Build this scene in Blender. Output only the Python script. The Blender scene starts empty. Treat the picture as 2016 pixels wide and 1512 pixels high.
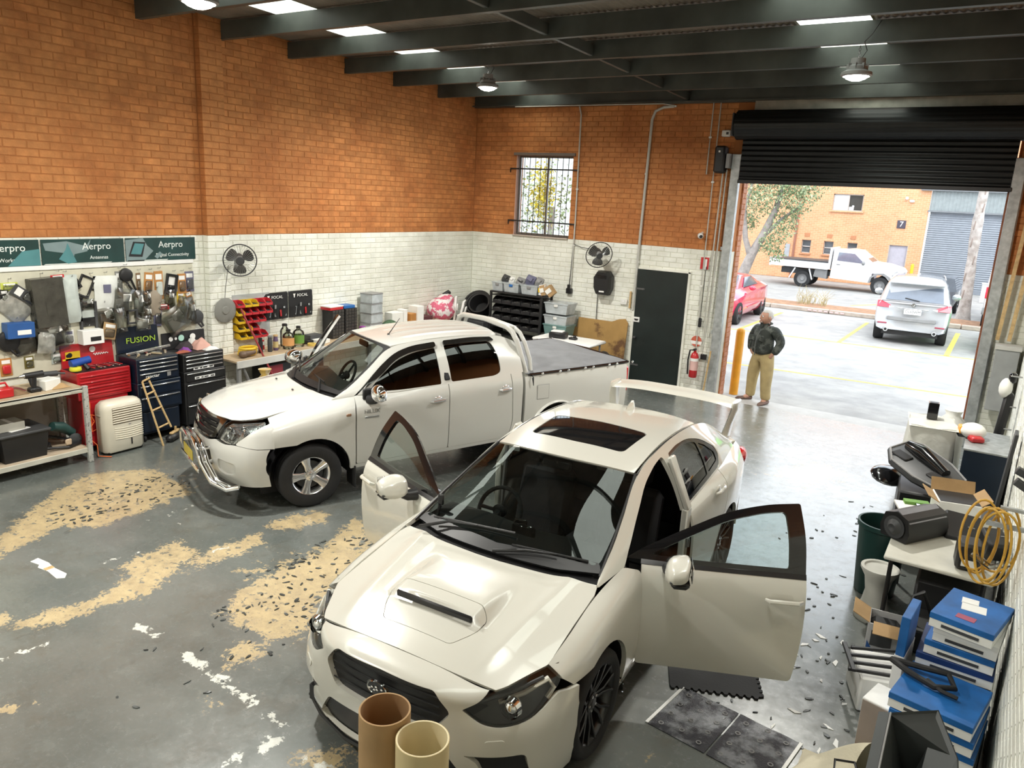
import bpy,math,random
import numpy as np
from mathutils import Vector,Matrix,geometry
random.seed(7)
PI=math.pi
SC=bpy.context.scene
COL=SC.collection
# ------------------------------------------------------------------ camera, world, exposure
cam_data=bpy.data.cameras.new('camera')
cam=bpy.data.objects.new('camera',cam_data)
COL.objects.link(cam)
cam.location=(9.099,-12.597,3.193)
cam.rotation_euler=(math.radians(76.188),math.radians(-2.831),math.radians(33.056))
cam_data.sensor_width=36.0
cam_data.lens=36.0*1493.0/2016.0
cam_data.clip_start=0.05
cam_data.clip_end=300
SC.camera=cam
world=bpy.data.worlds.new('overcast_sky')
SC.world=world
world.use_nodes=True
_wn=world.node_tree.nodes
_bg=_wn['Background']
_bg.inputs['Color'].default_value=(0.84,0.92,1.0,1)
_bg.inputs['Strength'].default_value=3.0
sun_data=bpy.data.lights.new('sun','SUN')
sun_data.energy=1.6
sun_data.angle=math.radians(30)
sun_data.color=(1.0,0.96,0.9)
sun=bpy.data.objects.new('sun',sun_data)
COL.objects.link(sun)
sun.rotation_euler=(math.radians(38),math.radians(12),math.radians(10))
SC.view_settings.view_transform='Standard'
SC.view_settings.look='None'
SC.view_settings.exposure=0.2
SC.view_settings.gamma=1.0
SC.view_settings.use_curve_mapping=False
SC.cycles.max_bounces=10
SC.cycles.diffuse_bounces=5
SC.cycles.glossy_bounces=4
SC.cycles.transmission_bounces=8
SC.cycles.transparent_max_bounces=12
SC.cycles.caustics_reflective=False
SC.cycles.caustics_refractive=False
SC.cycles.sample_clamp_indirect=8.0
SC.cycles.use_denoising=True
# ------------------------------------------------------------------ materials
MATS={}
def mat(name,col=(.5,.5,.5),rough=.5,metal=0.,var=.08,scale=6.,bump=0.,bscale=60.,spec=.5,coat=0.,emit=None,alpha=1.,trans=0.,island=0.,col2=None,mixscale=3.,mixlo=.45,mixhi=.6):
 if name in MATS:return MATS[name]
 m=bpy.data.materials.new(name);m.use_nodes=True
 nt=m.node_tree;N=nt.nodes;L=nt.links
 b=N['Principled BSDF']
 b.inputs['Roughness'].default_value=rough
 b.inputs['Metallic'].default_value=metal
 b.inputs['Specular IOR Level'].default_value=spec
 b.inputs['Coat Weight'].default_value=coat
 b.inputs['Coat Roughness'].default_value=.04
 b.inputs['Transmission Weight'].default_value=trans
 b.inputs['Alpha'].default_value=alpha
 g=N.new('ShaderNodeNewGeometry')
 c=N.new('ShaderNodeRGB');c.outputs[0].default_value=(*col,1)
 cur=c.outputs[0]
 if col2 is not None:
  n2=N.new('ShaderNodeTexNoise');n2.inputs['Scale'].default_value=mixscale;n2.inputs['Detail'].default_value=8;n2.inputs['Roughness'].default_value=.65
  L.new(g.outputs['Position'],n2.inputs['Vector'])
  mr=N.new('ShaderNodeMapRange');mr.inputs['From Min'].default_value=mixlo;mr.inputs['From Max'].default_value=mixhi
  L.new(n2.outputs['Fac'],mr.inputs['Value'])
  mx=N.new('ShaderNodeMix');mx.data_type='RGBA';mx.inputs['B'].default_value=(*col2,1)
  L.new(mr.outputs[0],mx.inputs['Factor']);L.new(cur,mx.inputs['A']);cur=mx.outputs['Result']
 hsv=N.new('ShaderNodeHueSaturation');L.new(cur,hsv.inputs['Color'])
 if var>0 or island>0:
  n=N.new('ShaderNodeTexNoise');n.inputs['Scale'].default_value=scale;n.inputs['Detail'].default_value=4
  L.new(g.outputs['Position'],n.inputs['Vector'])
  ma=N.new('ShaderNodeMapRange');ma.inputs['To Min'].default_value=1-var;ma.inputs['To Max'].default_value=1+var
  ma.inputs['From Min'].default_value=.3;ma.inputs['From Max'].default_value=.7
  L.new(n.outputs['Fac'],ma.inputs['Value']);val=ma.outputs[0]
  if island>0:
   mi=N.new('ShaderNodeMapRange');mi.inputs['To Min'].default_value=1-island;mi.inputs['To Max'].default_value=1+island
   L.new(g.outputs['Random Per Island'],mi.inputs['Value'])
   mu=N.new('ShaderNodeMath');mu.operation='MULTIPLY';L.new(val,mu.inputs[0]);L.new(mi.outputs[0],mu.inputs[1]);val=mu.outputs[0]
  L.new(val,hsv.inputs['Value'])
 L.new(hsv.outputs[0],b.inputs['Base Color'])
 if bump>0:
  nb=N.new('ShaderNodeTexNoise');nb.inputs['Scale'].default_value=bscale;nb.inputs['Detail'].default_value=3
  L.new(g.outputs['Position'],nb.inputs['Vector'])
  bp=N.new('ShaderNodeBump');bp.inputs['Strength'].default_value=bump;bp.inputs['Distance'].default_value=.01
  L.new(nb.outputs['Fac'],bp.inputs['Height']);L.new(bp.outputs[0],b.inputs['Normal'])
 if emit:
  b.inputs['Emission Color'].default_value=(*emit[0],1);b.inputs['Emission Strength'].default_value=emit[1]
 MATS[name]=m
 return m
def glass(name,tint=(.8,.9,.88),a=.15,rough=.02):
 if name in MATS:return MATS[name]
 m=bpy.data.materials.new(name);m.use_nodes=True
 nt=m.node_tree;N=nt.nodes;L=nt.links;N.remove(N['Principled BSDF'])
 t=N.new('ShaderNodeBsdfTransparent');t.inputs[0].default_value=(*tint,1)
 gl=N.new('ShaderNodeBsdfGlossy');gl.inputs['Roughness'].default_value=rough
 fr=N.new('ShaderNodeFresnel');fr.inputs['IOR'].default_value=1.5
 nz=N.new('ShaderNodeTexNoise');nz.inputs['Scale'].default_value=4
 mr=N.new('ShaderNodeMapRange');mr.inputs['To Min'].default_value=a*.4;mr.inputs['To Max'].default_value=a*.6
 L.new(nz.outputs['Fac'],mr.inputs['Value'])
 ad=N.new('ShaderNodeMath');ad.operation='ADD';ad.use_clamp=True;L.new(fr.outputs[0],ad.inputs[0]);L.new(mr.outputs[0],ad.inputs[1])
 mx=N.new('ShaderNodeMixShader');L.new(ad.outputs[0],mx.inputs[0]);L.new(t.outputs[0],mx.inputs[1]);L.new(gl.outputs[0],mx.inputs[2])
 L.new(mx.outputs[0],N['Material Output'].inputs['Surface'])
 MATS[name]=m
 return m
 # ------------------------------------------------------------------ mesh helpers
def V3(a):return np.array(a,float)
def rotm(rx=0,ry=0,rz=0):
 return np.array((Matrix.Rotation(rz,3,'Z')@Matrix.Rotation(ry,3,'Y')@Matrix.Rotation(rx,3,'X')))
class B:
 def __init__(s):s.v=[];s.f=[]
 def add(s,vs,fs):
  o=len(s.v);s.v+=[tuple(map(float,p))for p in vs];s.f+=[tuple(o+i for i in f)for f in fs];return s
 def box(s,c,d,ch=0.,r=None):
  hx,hy,hz=d[0]/2,d[1]/2,d[2]/2
  if r is not None and not isinstance(r,np.ndarray):r=rotm(*r)
  ch=min(ch,hx*.9,hy*.9,hz*.9)
  vs=[];fs=[]
  if ch<=0:
   vs=[(sx*hx,sy*hy,sz*hz)for sx in(-1,1)for sy in(-1,1)for sz in(-1,1)]
   fs=[(0,1,3,2),(4,6,7,5),(0,4,5,1),(2,3,7,6),(0,2,6,4),(1,5,7,3)]
  else:
   idx={}
   for sx in(-1,1):
    for sy in(-1,1):
     for sz in(-1,1):
      for ax in range(3):
       p=[sx*(hx-ch),sy*(hy-ch),sz*(hz-ch)]
       p[ax]=(sx*hx,sy*hy,sz*hz)[ax]
       idx[sx,sy,sz,ax]=len(vs);vs.append(tuple(p))
   def q(*k):fs.append(tuple(idx[i]for i in k))
   for t in(-1,1):
    q((t,-1,-1,0),(t,1,-1,0),(t,1,1,0),(t,-1,1,0))
    q((-1,t,-1,1),(1,t,-1,1),(1,t,1,1),(-1,t,1,1))
    q((-1,-1,t,2),(1,-1,t,2),(1,1,t,2),(-1,1,t,2))
   for a in(-1,1):
    for b in(-1,1):
     q((-1,a,b,1),(1,a,b,1),(1,a,b,2),(-1,a,b,2))
     q((a,-1,b,0),(a,1,b,0),(a,1,b,2),(a,-1,b,2))
     q((a,b,-1,0),(a,b,1,0),(a,b,1,1),(a,b,-1,1))
     for c3 in(-1,1):q((a,b,c3,0),(a,b,c3,1),(a,b,c3,2))
  vs=np.array(vs)
  if r is not None:vs=vs@r.T
  return s.add(vs+V3(c),fs)
 def ring(s,rings,closed=True,cap0=True,cap1=True,loop=False):
  n=len(rings[0]);vs=[p for r in rings for p in r];fs=[]
  m=len(rings)
  for i in range(m if loop else m-1):
   for j in range(n if closed else n-1):
    a=i*n+j;b_=i*n+(j+1)%n;c=((i+1)%m)*n+(j+1)%n;d=((i+1)%m)*n+j
    fs.append((a,b_,c,d))
  if not loop and closed:
   if cap0:fs.append(tuple(range(n-1,-1,-1)))
   if cap1:fs.append(tuple((m-1)*n+j for j in range(n)))
  return s.add(vs,fs)
 def cyl(s,p0,p1,r0,r1=None,n=16,cap=True):
  r1=r0 if r1 is None else r1
  return s.tube([p0,p1],[r0,r1],n,cap=cap)
 def tube(s,pts,r,n=8,closed=False,cap=True):
  P=[V3(p)for p in pts];m=len(P)
  rr=r if isinstance(r,(list,tuple))else[r]*m
  T=[]
  for i in range(m):
   a=P[(i-1)%m]if(closed or i>0)else P[i];b_=P[(i+1)%m]if(closed or i<m-1)else P[i]
   t=b_-a;T.append(t/(np.linalg.norm(t)+1e-12))
  up=V3((0,0,1))if abs(T[0][2])<.9 else V3((1,0,0))
  u=np.cross(T[0],up);u/=np.linalg.norm(u)
  rings=[]
  for i in range(m):
   u=u-T[i]*(u@T[i]);u/=(np.linalg.norm(u)+1e-12);w=np.cross(T[i],u)
   rings.append([P[i]+rr[i]*(math.cos(2*PI*k/n)*u+math.sin(2*PI*k/n)*w)for k in range(n)])
  return s.ring(rings,True,cap,cap,loop=closed)
 def lathe(s,prof,c=(0,0,0),ax='z',n=24,cap=True,r=None):
  rings=[]
  for(rad,h)in prof:
   ring=[]
   for k in range(n):
    a=2*PI*k/n;x,y=rad*math.cos(a),rad*math.sin(a)
    p={'z':(x,y,h),'y':(x,h,-y),'x':(h,x,y)}[ax]
    ring.append(p)
   rings.append(ring)
  R_=np.array(rings)
  if r is not None:R_=R_@(r if isinstance(r,np.ndarray)else rotm(*r)).T
  R_=R_+V3(c)
  return s.ring([list(q)for q in R_],True,cap,cap)
 def prism(s,poly,h0,h1,ax='z',r=None,c=(0,0,0)):
  f={'z':lambda a,b,h:(a,b,h),'y':lambda a,b,h:(a,h,b),'x':lambda a,b,h:(h,a,b)}[ax]
  R_=np.array([[f(a,b,h)for a,b in poly]for h in(h0,h1)])
  if r is not None:R_=R_@(r if isinstance(r,np.ndarray)else rotm(*r)).T
  R_=R_+V3(c)
  return s.ring([list(q)for q in R_])
 def sph(s,c,r,n=16,m=10,rot=None):
  rx,ry,rz=(r,r,r)if not isinstance(r,(tuple,list))else r
  rings=[[(rx*math.sin(PI*i/m)*math.cos(2*PI*k/n),ry*math.sin(PI*i/m)*math.sin(2*PI*k/n),-rz*math.cos(PI*i/m))for k in range(n)]for i in range(m+1)]
  rings[0]=[(p[0]*0+.001*rx*math.cos(2*PI*k/n),.001*ry*math.sin(2*PI*k/n),-rz)for k,p in enumerate(rings[0])]
  rings[-1]=[(.001*rx*math.cos(2*PI*k/n),.001*ry*math.sin(2*PI*k/n),rz)for k in range(n)]
  R_=np.array(rings)
  if rot is not None:R_=R_@rotm(*rot).T
  return s.ring([list(q)for q in R_+V3(c)])
 def grid(s,fn,nu,nv):
  vs=[fn(i/nu,j/nv)for i in range(nu+1)for j in range(nv+1)]
  fs=[(i*(nv+1)+j,(i+1)*(nv+1)+j,(i+1)*(nv+1)+j+1,i*(nv+1)+j+1)for i in range(nu)for j in range(nv)]
  return s.add(vs,fs)
 def mesh(s,name,m,sm=40):
  me=bpy.data.meshes.new(name);me.from_pydata(s.v,[],s.f)
  import bmesh
  bm=bmesh.new();bm.from_mesh(me);bmesh.ops.recalc_face_normals(bm,faces=bm.faces);bm.to_mesh(me);bm.free()
  me.materials.append(m)
  if sm:
   me.shade_smooth();me.set_sharp_from_angle(angle=math.radians(sm))
  return me
 def obj(s,name,m,parent=None,loc=None,sm=40,rot=None):
  return link(name,s.mesh(name,m,sm),parent,loc,rot)
def link(name,me,parent=None,loc=None,rot=None):
 o=bpy.data.objects.new(name,me);COL.objects.link(o)
 if parent is not None:o.parent=parent
 if loc is not None:o.location=loc
 if rot is not None:o.rotation_euler=rot
 return o
def tag(o,label,cat,group=None,kind=None):
 o['label']=label;o['category']=cat
 if group:o['group']=group
 if kind:o['kind']=kind
 return o
def thing(name,label,cat,loc=(0,0,0),rz=0.,group=None,rot=None):
 o=bpy.data.objects.new(name,None);COL.objects.link(o);o.empty_display_size=.1
 o.location=loc;o.rotation_euler=rot if rot else(0,0,rz)
 return tag(o,label,cat,group)
def struct(o):o['kind']='structure';return o
def copy_tree(o,parent=None):
 c=o.copy();COL.objects.link(c);c.parent=parent
 for ch in list(o.children):copy_tree(ch,c)
 return c
def text(name,s,size,m,parent=None,loc=(0,0,0),rot=(0,0,0),ext=.001,align='CENTER',sx=1.):
 cu=bpy.data.curves.new(name,'FONT');cu.body=s;cu.size=size;cu.extrude=ext;cu.align_x=align;cu.align_y='CENTER';cu.resolution_u=3
 tmp=bpy.data.objects.new('tmp_text',cu);COL.objects.link(tmp)
 me=bpy.data.meshes.new_from_object(tmp.evaluated_get(bpy.context.evaluated_depsgraph_get()))
 bpy.data.objects.remove(tmp);bpy.data.curves.remove(cu)
 me.name=name;me.materials.clear();me.materials.append(m)
 o=link(name,me,parent,loc,rot);o.scale=(sx,1,1)
 return o
ROTX={'front':(PI/2,0,0),'px':(PI/2,0,PI/2),'nx':(PI/2,0,-PI/2),'up':(0,0,0)}
# ------------------------------------------------------------------ shared materials
m_mortar_o=mat('mortar_orange',(.40,.15,.048),.9,var=.2)
m_brick_o=mat('brick_orange',(.53,.215,.068),.8,var=.16,scale=9,island=.13,bump=.5,bscale=45,col2=(.43,.155,.045),mixscale=1.3)
m_mortar_w=mat('mortar_white',(.52,.52,.45),.9,var=.1)
m_brick_w=mat('brick_white_paint',(.82,.83,.76),.6,var=.05,island=.04,bump=.35,bscale=45,col2=(.70,.70,.62),mixscale=.9)
m_black=mat('black_plastic',(.012,.012,.013),.45,var=.2)
m_blackg=mat('black_gloss',(.008,.008,.009),.12,var=.1,coat=.5)
m_rubber=mat('rubber',(.016,.016,.017),.75,var=.2,bump=.15)
m_dkgrey=mat('dark_grey_plastic',(.05,.052,.055),.5,var=.15)
m_grey=mat('grey_plastic',(.25,.25,.25),.5)
m_white=mat('white_plastic',(.75,.75,.72),.4,var=.05)
m_steel=mat('steel',(.45,.46,.46),.35,metal=.9,var=.15)
m_galv=mat('galvanised_steel',(.42,.44,.44),.5,metal=.6,var=.2,scale=14)
m_chrome=mat('chrome',(.85,.85,.85),.07,metal=1.,var=.03)
m_alloy=mat('machined_alloy',(.75,.75,.76),.22,metal=.9,var=.05)
m_red=mat('red_paint',(.50,.015,.02),.35,var=.1,coat=.4)
m_yellow=mat('yellow_plastic',(.75,.5,.03),.45)
m_blue=mat('blue_card',(.02,.09,.30),.5,var=.12)
m_card=mat('brown_cardboard',(.42,.27,.13),.85,var=.12,bump=.1)
m_wood=mat('pale_timber',(.55,.38,.18),.6,var=.2,scale=20)
m_paper=mat('white_paper',(.80,.80,.76),.8,var=.04)
m_clear=glass('clear_plastic',(.93,.95,.95),.12,.12)
m_label=mat('white_label',(.85,.85,.83),.6,var=.05)
# ------------------------------------------------------------------ room shell
W=9.50;ZP=2.5
COURSE=ZP/29.0;BL=.24
def wall_slab(name,boxes,m):
 b=B()
 for(c,d)in boxes:b.box(c,d)
 return struct(b.obj(name,m,sm=0))
def boxmm(a,b_):return(((a[0]+b_[0])/2,(a[1]+b_[1])/2,(a[2]+b_[2])/2),(b_[0]-a[0],b_[1]-a[1],b_[2]-a[2]))
def bricks(wall,u0,u1,z0,z1,place,holes,keep,ref,mo,mw,zp=ZP,single=300,wallmat=None):
 items=[]
 nc=int(round((z1-z0)/COURSE))
 for k in range(nc):
  za=z0+k*COURSE;zb=za+COURSE
  off=(k%2)*BL/2
  u=u0-off
  while u<u1-.01:
   a,b_=max(u,u0),min(u+BL,u1)
   u+=BL
   segs=[(a,b_)]
   for(h0,h1,hz0,hz1)in holes:
    if hz0<(za+zb)/2<hz1:
     ns=[]
     for(p,q)in segs:
      if q<=h0 or p>=h1:ns.append((p,q));continue
      if p<h0:ns.append((p,h0))
      if q>h1:ns.append((h1,q))
     segs=ns
   for(p,q)in segs:
    if q-p>.03:items.append((p,q,za,zb))
 rnd=random.Random(len(items))
 items.sort(key=lambda t:(V3(place((t[0]+t[1])/2,(t[2]+t[3])/2,0))-V3(ref))@(V3(place((t[0]+t[1])/2,(t[2]+t[3])/2,0))-V3(ref)))
 cache={}
 bo,bw=B(),B()
 for i,(p,q,za,zb)in enumerate(items):
  white=(za+zb)/2<zp
  g=.0055
  d=.006+rnd.uniform(-.002,.002)
  e=.003
  def corner(uu,zz,dd):return place(uu,zz,dd)
  a,b2,c,dd_=p+g,q-g,za+g,zb-g
  P8=[place(a,c,0),place(b2,c,0),place(b2,dd_,0),place(a,dd_,0),place(a+e,c+e,d),place(b2-e,c+e,d),place(b2-e,dd_-e,d),place(a+e,dd_-e,d)]
  F=[(4,5,6,7),(0,1,5,4),(1,2,6,5),(2,3,7,6),(3,0,4,7)]
  if i<single:
   key=(round(q-p,3),white)
   ctr=V3(place((p+q)/2,(za+zb)/2,0))
   if key not in cache:
    bb=B();bb.add([V3(x)-ctr for x in P8],F)
    cache[key]=bb.mesh('brick',mw if white else mo,0)
   link('brick',cache[key],wall,loc=ctr)
  else:
   (bw if white else bo).add(P8,F)
 for bb,m_,nm in((bo,mo,'brick_field'),(bw,mw,'painted_brick_field')):
  if bb.v:
   o=bb.obj(nm,m_,wall,sm=0);o['kind']='stuff'
def two_tone(name,m1,m2):
 m=m1.copy();m.name=name
 nt=m.node_tree;N=nt.nodes;L=nt.links
 g=N.new('ShaderNodeNewGeometry');s=N.new('ShaderNodeSeparateXYZ');L.new(g.outputs['Position'],s.inputs[0])
 gt=N.new('ShaderNodeMath');gt.operation='GREATER_THAN';gt.inputs[1].default_value=ZP;L.new(s.outputs[2],gt.inputs[0])
 mx=N.new('ShaderNodeMix');mx.data_type='RGBA';mx.inputs['A'].default_value=(.66,.66,.58,1);mx.inputs['B'].default_value=(.40,.152,.048,1)
 L.new(gt.outputs[0],mx.inputs['Factor']);L.new(mx.outputs['Result'],N['Principled BSDF'].inputs['Base Color'])
 return m
m_mortar=two_tone('mortar_two_tone',m_mortar_o,m_mortar_w)
CAMP=(9.1,-12.6,3.2)
wl=wall_slab('wall_left',[boxmm((-.25,-14,0),(0,.25,5.6))],m_mortar)
bricks(wl,-10.2,-6.17,0,66*COURSE,lambda u,z,d:(d,u,z),[],None,(0,-8.2,3.4),m_brick_o,m_brick_w,single=220)
bricks(wl,-5.82,-.004,0,66*COURSE,lambda u,z,d:(d,u,z),[],None,(0,-5.0,3.4),m_brick_o,m_brick_w,single=80)
pil=wall_slab('wall_left_pilaster',[boxmm((0,-6.16,0),(.10,-5.83,5.6))],m_mortar)
bricks(pil,-6.17,-5.82,0,66*COURSE,lambda u,z,d:(.10+d,u,z),[],None,(0,-6,3.4),m_brick_o,m_brick_w,single=130)
bricks(pil,0,.11,0,66*COURSE,lambda u,z,d:(u,-6.16-d,z),[],None,(0,-6,3.4),m_brick_o,m_brick_w,single=60)
WX0,WX1,WZ0,WZ1=.97,2.19,2.51,3.98
DX0,DX1,DZ=5.24,9.0,4.35
wb=wall_slab('wall_back',[boxmm((0,0,0),(WX0,.24,5.6)),boxmm((WX0,0,0),(WX1,.24,WZ0)),boxmm((WX0,0,WZ1),(WX1,.24,5.6)),boxmm((WX1,0,0),(DX0,.24,5.6)),boxmm((DX0,0,DZ),(DX1,.24,5.6)),boxmm((DX1,0,0),(W+.25,.24,5.6))],m_mortar)
holes=[(WX0,WX1,WZ0,WZ1),(DX0-.12,DX1,0,9),(DX1-.01,W,0,.01)]
bricks(wb,.012,W-.012,0,63*COURSE,lambda u,z,d:(u,-d,z),holes,None,(3.2,0,3.3),m_brick_o,m_brick_w,single=300)
m_brick_out=mat('brick_weathered',(.50,.24,.15),.85,var=.15,island=.12,bump=.4)
rev=wall_slab('trim_1',[boxmm((DX0-.25,.24,0),(DX0+.02,.47,4.4)),boxmm((DX1-.02,.24,0),(DX1+.3,.47,4.4))],m_mortar_o)
bricks(rev,.245,.47,0,51*COURSE,lambda u,z,d:(DX0+.02+d,u,z),[],None,(5.2,.3,1.5),m_brick_out,m_brick_out,single=102)
bricks(rev,DX0-.25,DX0+.02,0,51*COURSE,lambda u,z,d:(u,.24-d*.5,z),[],None,(5.2,.3,1.5),m_brick_out,m_brick_out,single=0)
wr=wall_slab('wall_right',[boxmm((W,-14,0),(W+.25,.25,5.6))],m_mortar)
bricks(wr,-10.4,-.004,0,36*COURSE,lambda u,z,d:(W-d,u,z),[],None,(W,-8.6,1.4),m_brick_o,m_brick_w,single=300)
wall_slab('wall_front',[boxmm((-.25,-14.25,0),(W+.25,-14,5.6))],m_brick_w)
PATCHES=[[(1.91,-9.74),(1.3,-9.01),(.99,-8.48),(1.31,-7.94),(2.0,-7.95),(2.3,-8.1),(2.33,-8.71),(2.4,-9.1),(2.1,-9.28),(2.26,-9.73),(2.33,-9.93)],[(3.27,-9.43),(3.15,-8.84),(3.53,-8.86),(3.72,-9.26),(3.85,-9.55),(3.73,-9.92),(3.73,-10.1),(3.56,-10.38),(3.5,-10.32),(3.58,-9.72),(3.48,-9.44)],[(3.56,-8.78),(3.59,-8.25),(3.82,-8.41),(3.8,-8.8),(3.72,-9.16)],[(3.55,-8.16),(3.53,-7.73),(3.75,-7.54),(3.89,-7.7),(3.75,-8.06)],[(4.52,-9.34),(4.35,-9.11),(4.36,-8.7),(4.35,-8.21),(4.05,-7.43),(4.46,-7.67),(4.73,-8.22),(4.95,-8.77),(5.19,-9.12),(5.12,-9.32),(4.84,-9.4)],[(4.96,-9.61),(4.94,-9.47),(5.11,-9.46),(5.2,-9.55),(5.12,-9.77)],[(3.24,-10.37),(3.38,-10.3),(3.46,-10.35),(3.42,-10.45)],[(4.33,-10.83),(4.48,-10.73),(4.49,-10.81),(4.43,-10.88)],[(6.16,-10.05),(6.31,-9.83),(6.48,-9.92),(6.31,-10.14)]]
SOFT=[[(1.03,-7.71),(1.72,-7.68),(2.31,-7.93),(2.34,-8.1),(1.88,-7.89)],[(6.86,-3.35),(7.48,-2.2),(8.04,-2.58),(7.6,-3.4)],[(5.26,-10.04),(5.26,-9.77),(5.47,-9.81),(5.48,-10.12)],[(7.73,-8.84),(7.82,-8.75),(7.9,-8.88),(7.76,-8.98)],[(4.0,-8.9),(4.3,-7.4),(5.2,-7.6),(5.3,-9.4)]]
LINES=[((4.78,-9.84),(5.55,-9.89),.05),((5.74,-9.93),(5.86,-9.93),.05),((4.22,-9.84),(4.44,-9.83),.05),((5.9,-10.31),(5.95,-10.04),.05),((3.86,-10.6),(3.91,-10.35),.04),((3.09,-9.56),(3.13,-9.02),.018),((2.57,-8.83),(2.61,-8.14),.016),((3.04,-8.78),(3.23,-8.86),.02),((6.22,-10.06),(6.44,-9.96),.04),((2.57,-8.55),(3.0,-8.62),.012),((3.6,-9.0),(3.62,-8.6),.02)]
def seg_d(px,py,a,b_):
 ax,ay=a;bx,by=b_;dx,dy=bx-ax,by-ay
 t=np.clip(((px-ax)*dx+(py-ay)*dy)/(dx*dx+dy*dy),0,1)
 return np.hypot(px-ax-t*dx,py-ay-t*dy)
def poly_sd(px,py,poly):
 d=np.full(px.shape,1e9);ins=np.zeros(px.shape,bool);n=len(poly)
 for i in range(n):
  a,b_=poly[i],poly[(i+1)%n]
  d=np.minimum(d,seg_d(px,py,a,b_))
  if a[1]!=b_[1]:
   c=((a[1]>py)!=(b_[1]>py))&(px<(b_[0]-a[0])*(py-a[1])/(b_[1]-a[1])+a[0])
   ins^=c
 return np.where(ins,d,-d)
def build_floor():
 x0,x1,y0,y1,st=-.02,W+.02,-14.0,.02,.04
 xs=np.arange(x0,x1+st,st);ys=np.arange(y0,y1+st,st);xs[-1]=x1;ys[-1]=y1
 X,Y=np.meshgrid(xs,ys,indexing='ij')
 bare=np.full(X.shape,-1.)
 for p in PATCHES:bare=np.maximum(bare,poly_sd(X,Y,p))
 soft=np.full(X.shape,-1.)
 for p in SOFT:soft=np.maximum(soft,poly_sd(X,Y,p))
 wh=np.full(X.shape,1.)
 for a,b_,w in LINES:wh=np.minimum(wh,seg_d(X,Y,a,b_)-w)
 nx,ny=len(xs),len(ys)
 me=bpy.data.meshes.new('floor')
 vs=np.stack([X,Y,np.zeros_like(X)],-1).reshape(-1,3)
 i=np.arange(nx-1)[:,None]*ny+np.arange(ny-1)[None,:]
 fs=np.stack([i,i+ny,i+ny+1,i+1],-1).reshape(-1,4)
 me.from_pydata(vs.tolist(),[],fs.tolist())
 for nm,arr in(('bare',bare),('soft',soft),('white',-wh)):
  at=me.attributes.new(nm,'FLOAT','POINT');at.data.foreach_set('value',np.clip(arr,-1,1).ravel().astype(np.float32))
 m=bpy.data.materials.new('painted_concrete_floor');m.use_nodes=True
 nt=m.node_tree;N=nt.nodes;L=nt.links;b=N['Principled BSDF']
 g=N.new('ShaderNodeNewGeometry')
 def noise(scale,det=6,ro=.6):
  n=N.new('ShaderNodeTexNoise');n.inputs['Scale'].default_value=scale;n.inputs['Detail'].default_value=det;n.inputs['Roughness'].default_value=ro
  L.new(g.outputs['Position'],n.inputs['Vector']);return n.outputs['Fac']
 def attr(nm):
  a=N.new('ShaderNodeAttribute');a.attribute_name=nm;return a.outputs['Fac']
 def math_(op,a,b_=None,clamp=False):
  k=N.new('ShaderNodeMath');k.operation=op;k.use_clamp=clamp
  for i_,q in enumerate((a,b_)):
   if q is None:continue
   if isinstance(q,(int,float)):k.inputs[i_].default_value=q
   else:L.new(q,k.inputs[i_])
  return k.outputs[0]
 def ramp(v,lo,hi):
  r=N.new('ShaderNodeMapRange');r.interpolation_type='SMOOTHSTEP';r.inputs['From Min'].default_value=lo;r.inputs['From Max'].default_value=hi;L.new(v,r.inputs['Value']);return r.outputs[0]
 def mix(f,a,c):
  k=N.new('ShaderNodeMix');k.data_type='RGBA';L.new(f,k.inputs['Factor'])
  if isinstance(a,tuple):k.inputs['A'].default_value=(*a,1)
  else:L.new(a,k.inputs['A'])
  if isinstance(c,tuple):k.inputs['B'].default_value=(*c,1)
  else:L.new(c,k.inputs['B'])
  return k.outputs['Result']
 def ramp2(v,lo,hi):
  r=N.new('ShaderNodeMapRange');r.inputs['From Min'].default_value=.3;r.inputs['From Max'].default_value=.7;r.inputs['To Min'].default_value=lo;r.inputs['To Max'].default_value=hi;L.new(v,r.inputs['Value']);return r.outputs[0]
 n1=noise(1.1,5);n2=noise(9,8,.7);n3=noise(34,5,.7);n4=noise(3.2,6)
 mp=N.new('ShaderNodeMapping');mp.inputs['Scale'].default_value=(5,22,1);mp.inputs['Rotation'].default_value=(0,0,.35);L.new(g.outputs['Position'],mp.inputs['Vector'])
 ns=N.new('ShaderNodeTexNoise');ns.inputs['Scale'].default_value=1.;ns.inputs['Detail'].default_value=6;ns.inputs['Roughness'].default_value=.7;L.new(mp.outputs[0],ns.inputs['Vector'])
 base=mix(ramp(n1,.35,.65),(.112,.126,.118),(.165,.176,.165))
 base=mix(math_('MULTIPLY',ramp(n3,.45,.75),.5),base,(.19,.205,.20))
 base=mix(math_('MULTIPLY',ramp(ns.outputs['Fac'],.60,.74),.55),base,(.27,.28,.27))
 base=mix(math_('MULTIPLY',ramp(n4,.62,.72),.5),base,(.07,.075,.07))
 wob=math_('ADD',math_('MULTIPLY',math_('SUBTRACT',n2,.5),.42),math_('MULTIPLY',math_('SUBTRACT',n3,.5),.34))
 wob=math_('ADD',wob,math_('MULTIPLY',math_('SUBTRACT',n4,.5),.25))
 fb=ramp(math_('ADD',attr('bare'),wob),-.012,.012)
 fs_=ramp(math_('ADD',math_('MULTIPLY',attr('soft'),.35),math_('ADD',math_('MULTIPLY',math_('SUBTRACT',n2,.60),.7),math_('MULTIPLY',math_('SUBTRACT',n3,.5),.3))),0.,.03)
 bare=mix(ramp(n2,.35,.7),(.55,.43,.24),(.40,.31,.18))
 bare=mix(math_('MULTIPLY',ramp(n3,.58,.7),.7),bare,(.17,.15,.11))
 isl=math_('MULTIPLY',ramp(noise(15,4,.6),.585,.62),.8)
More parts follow.
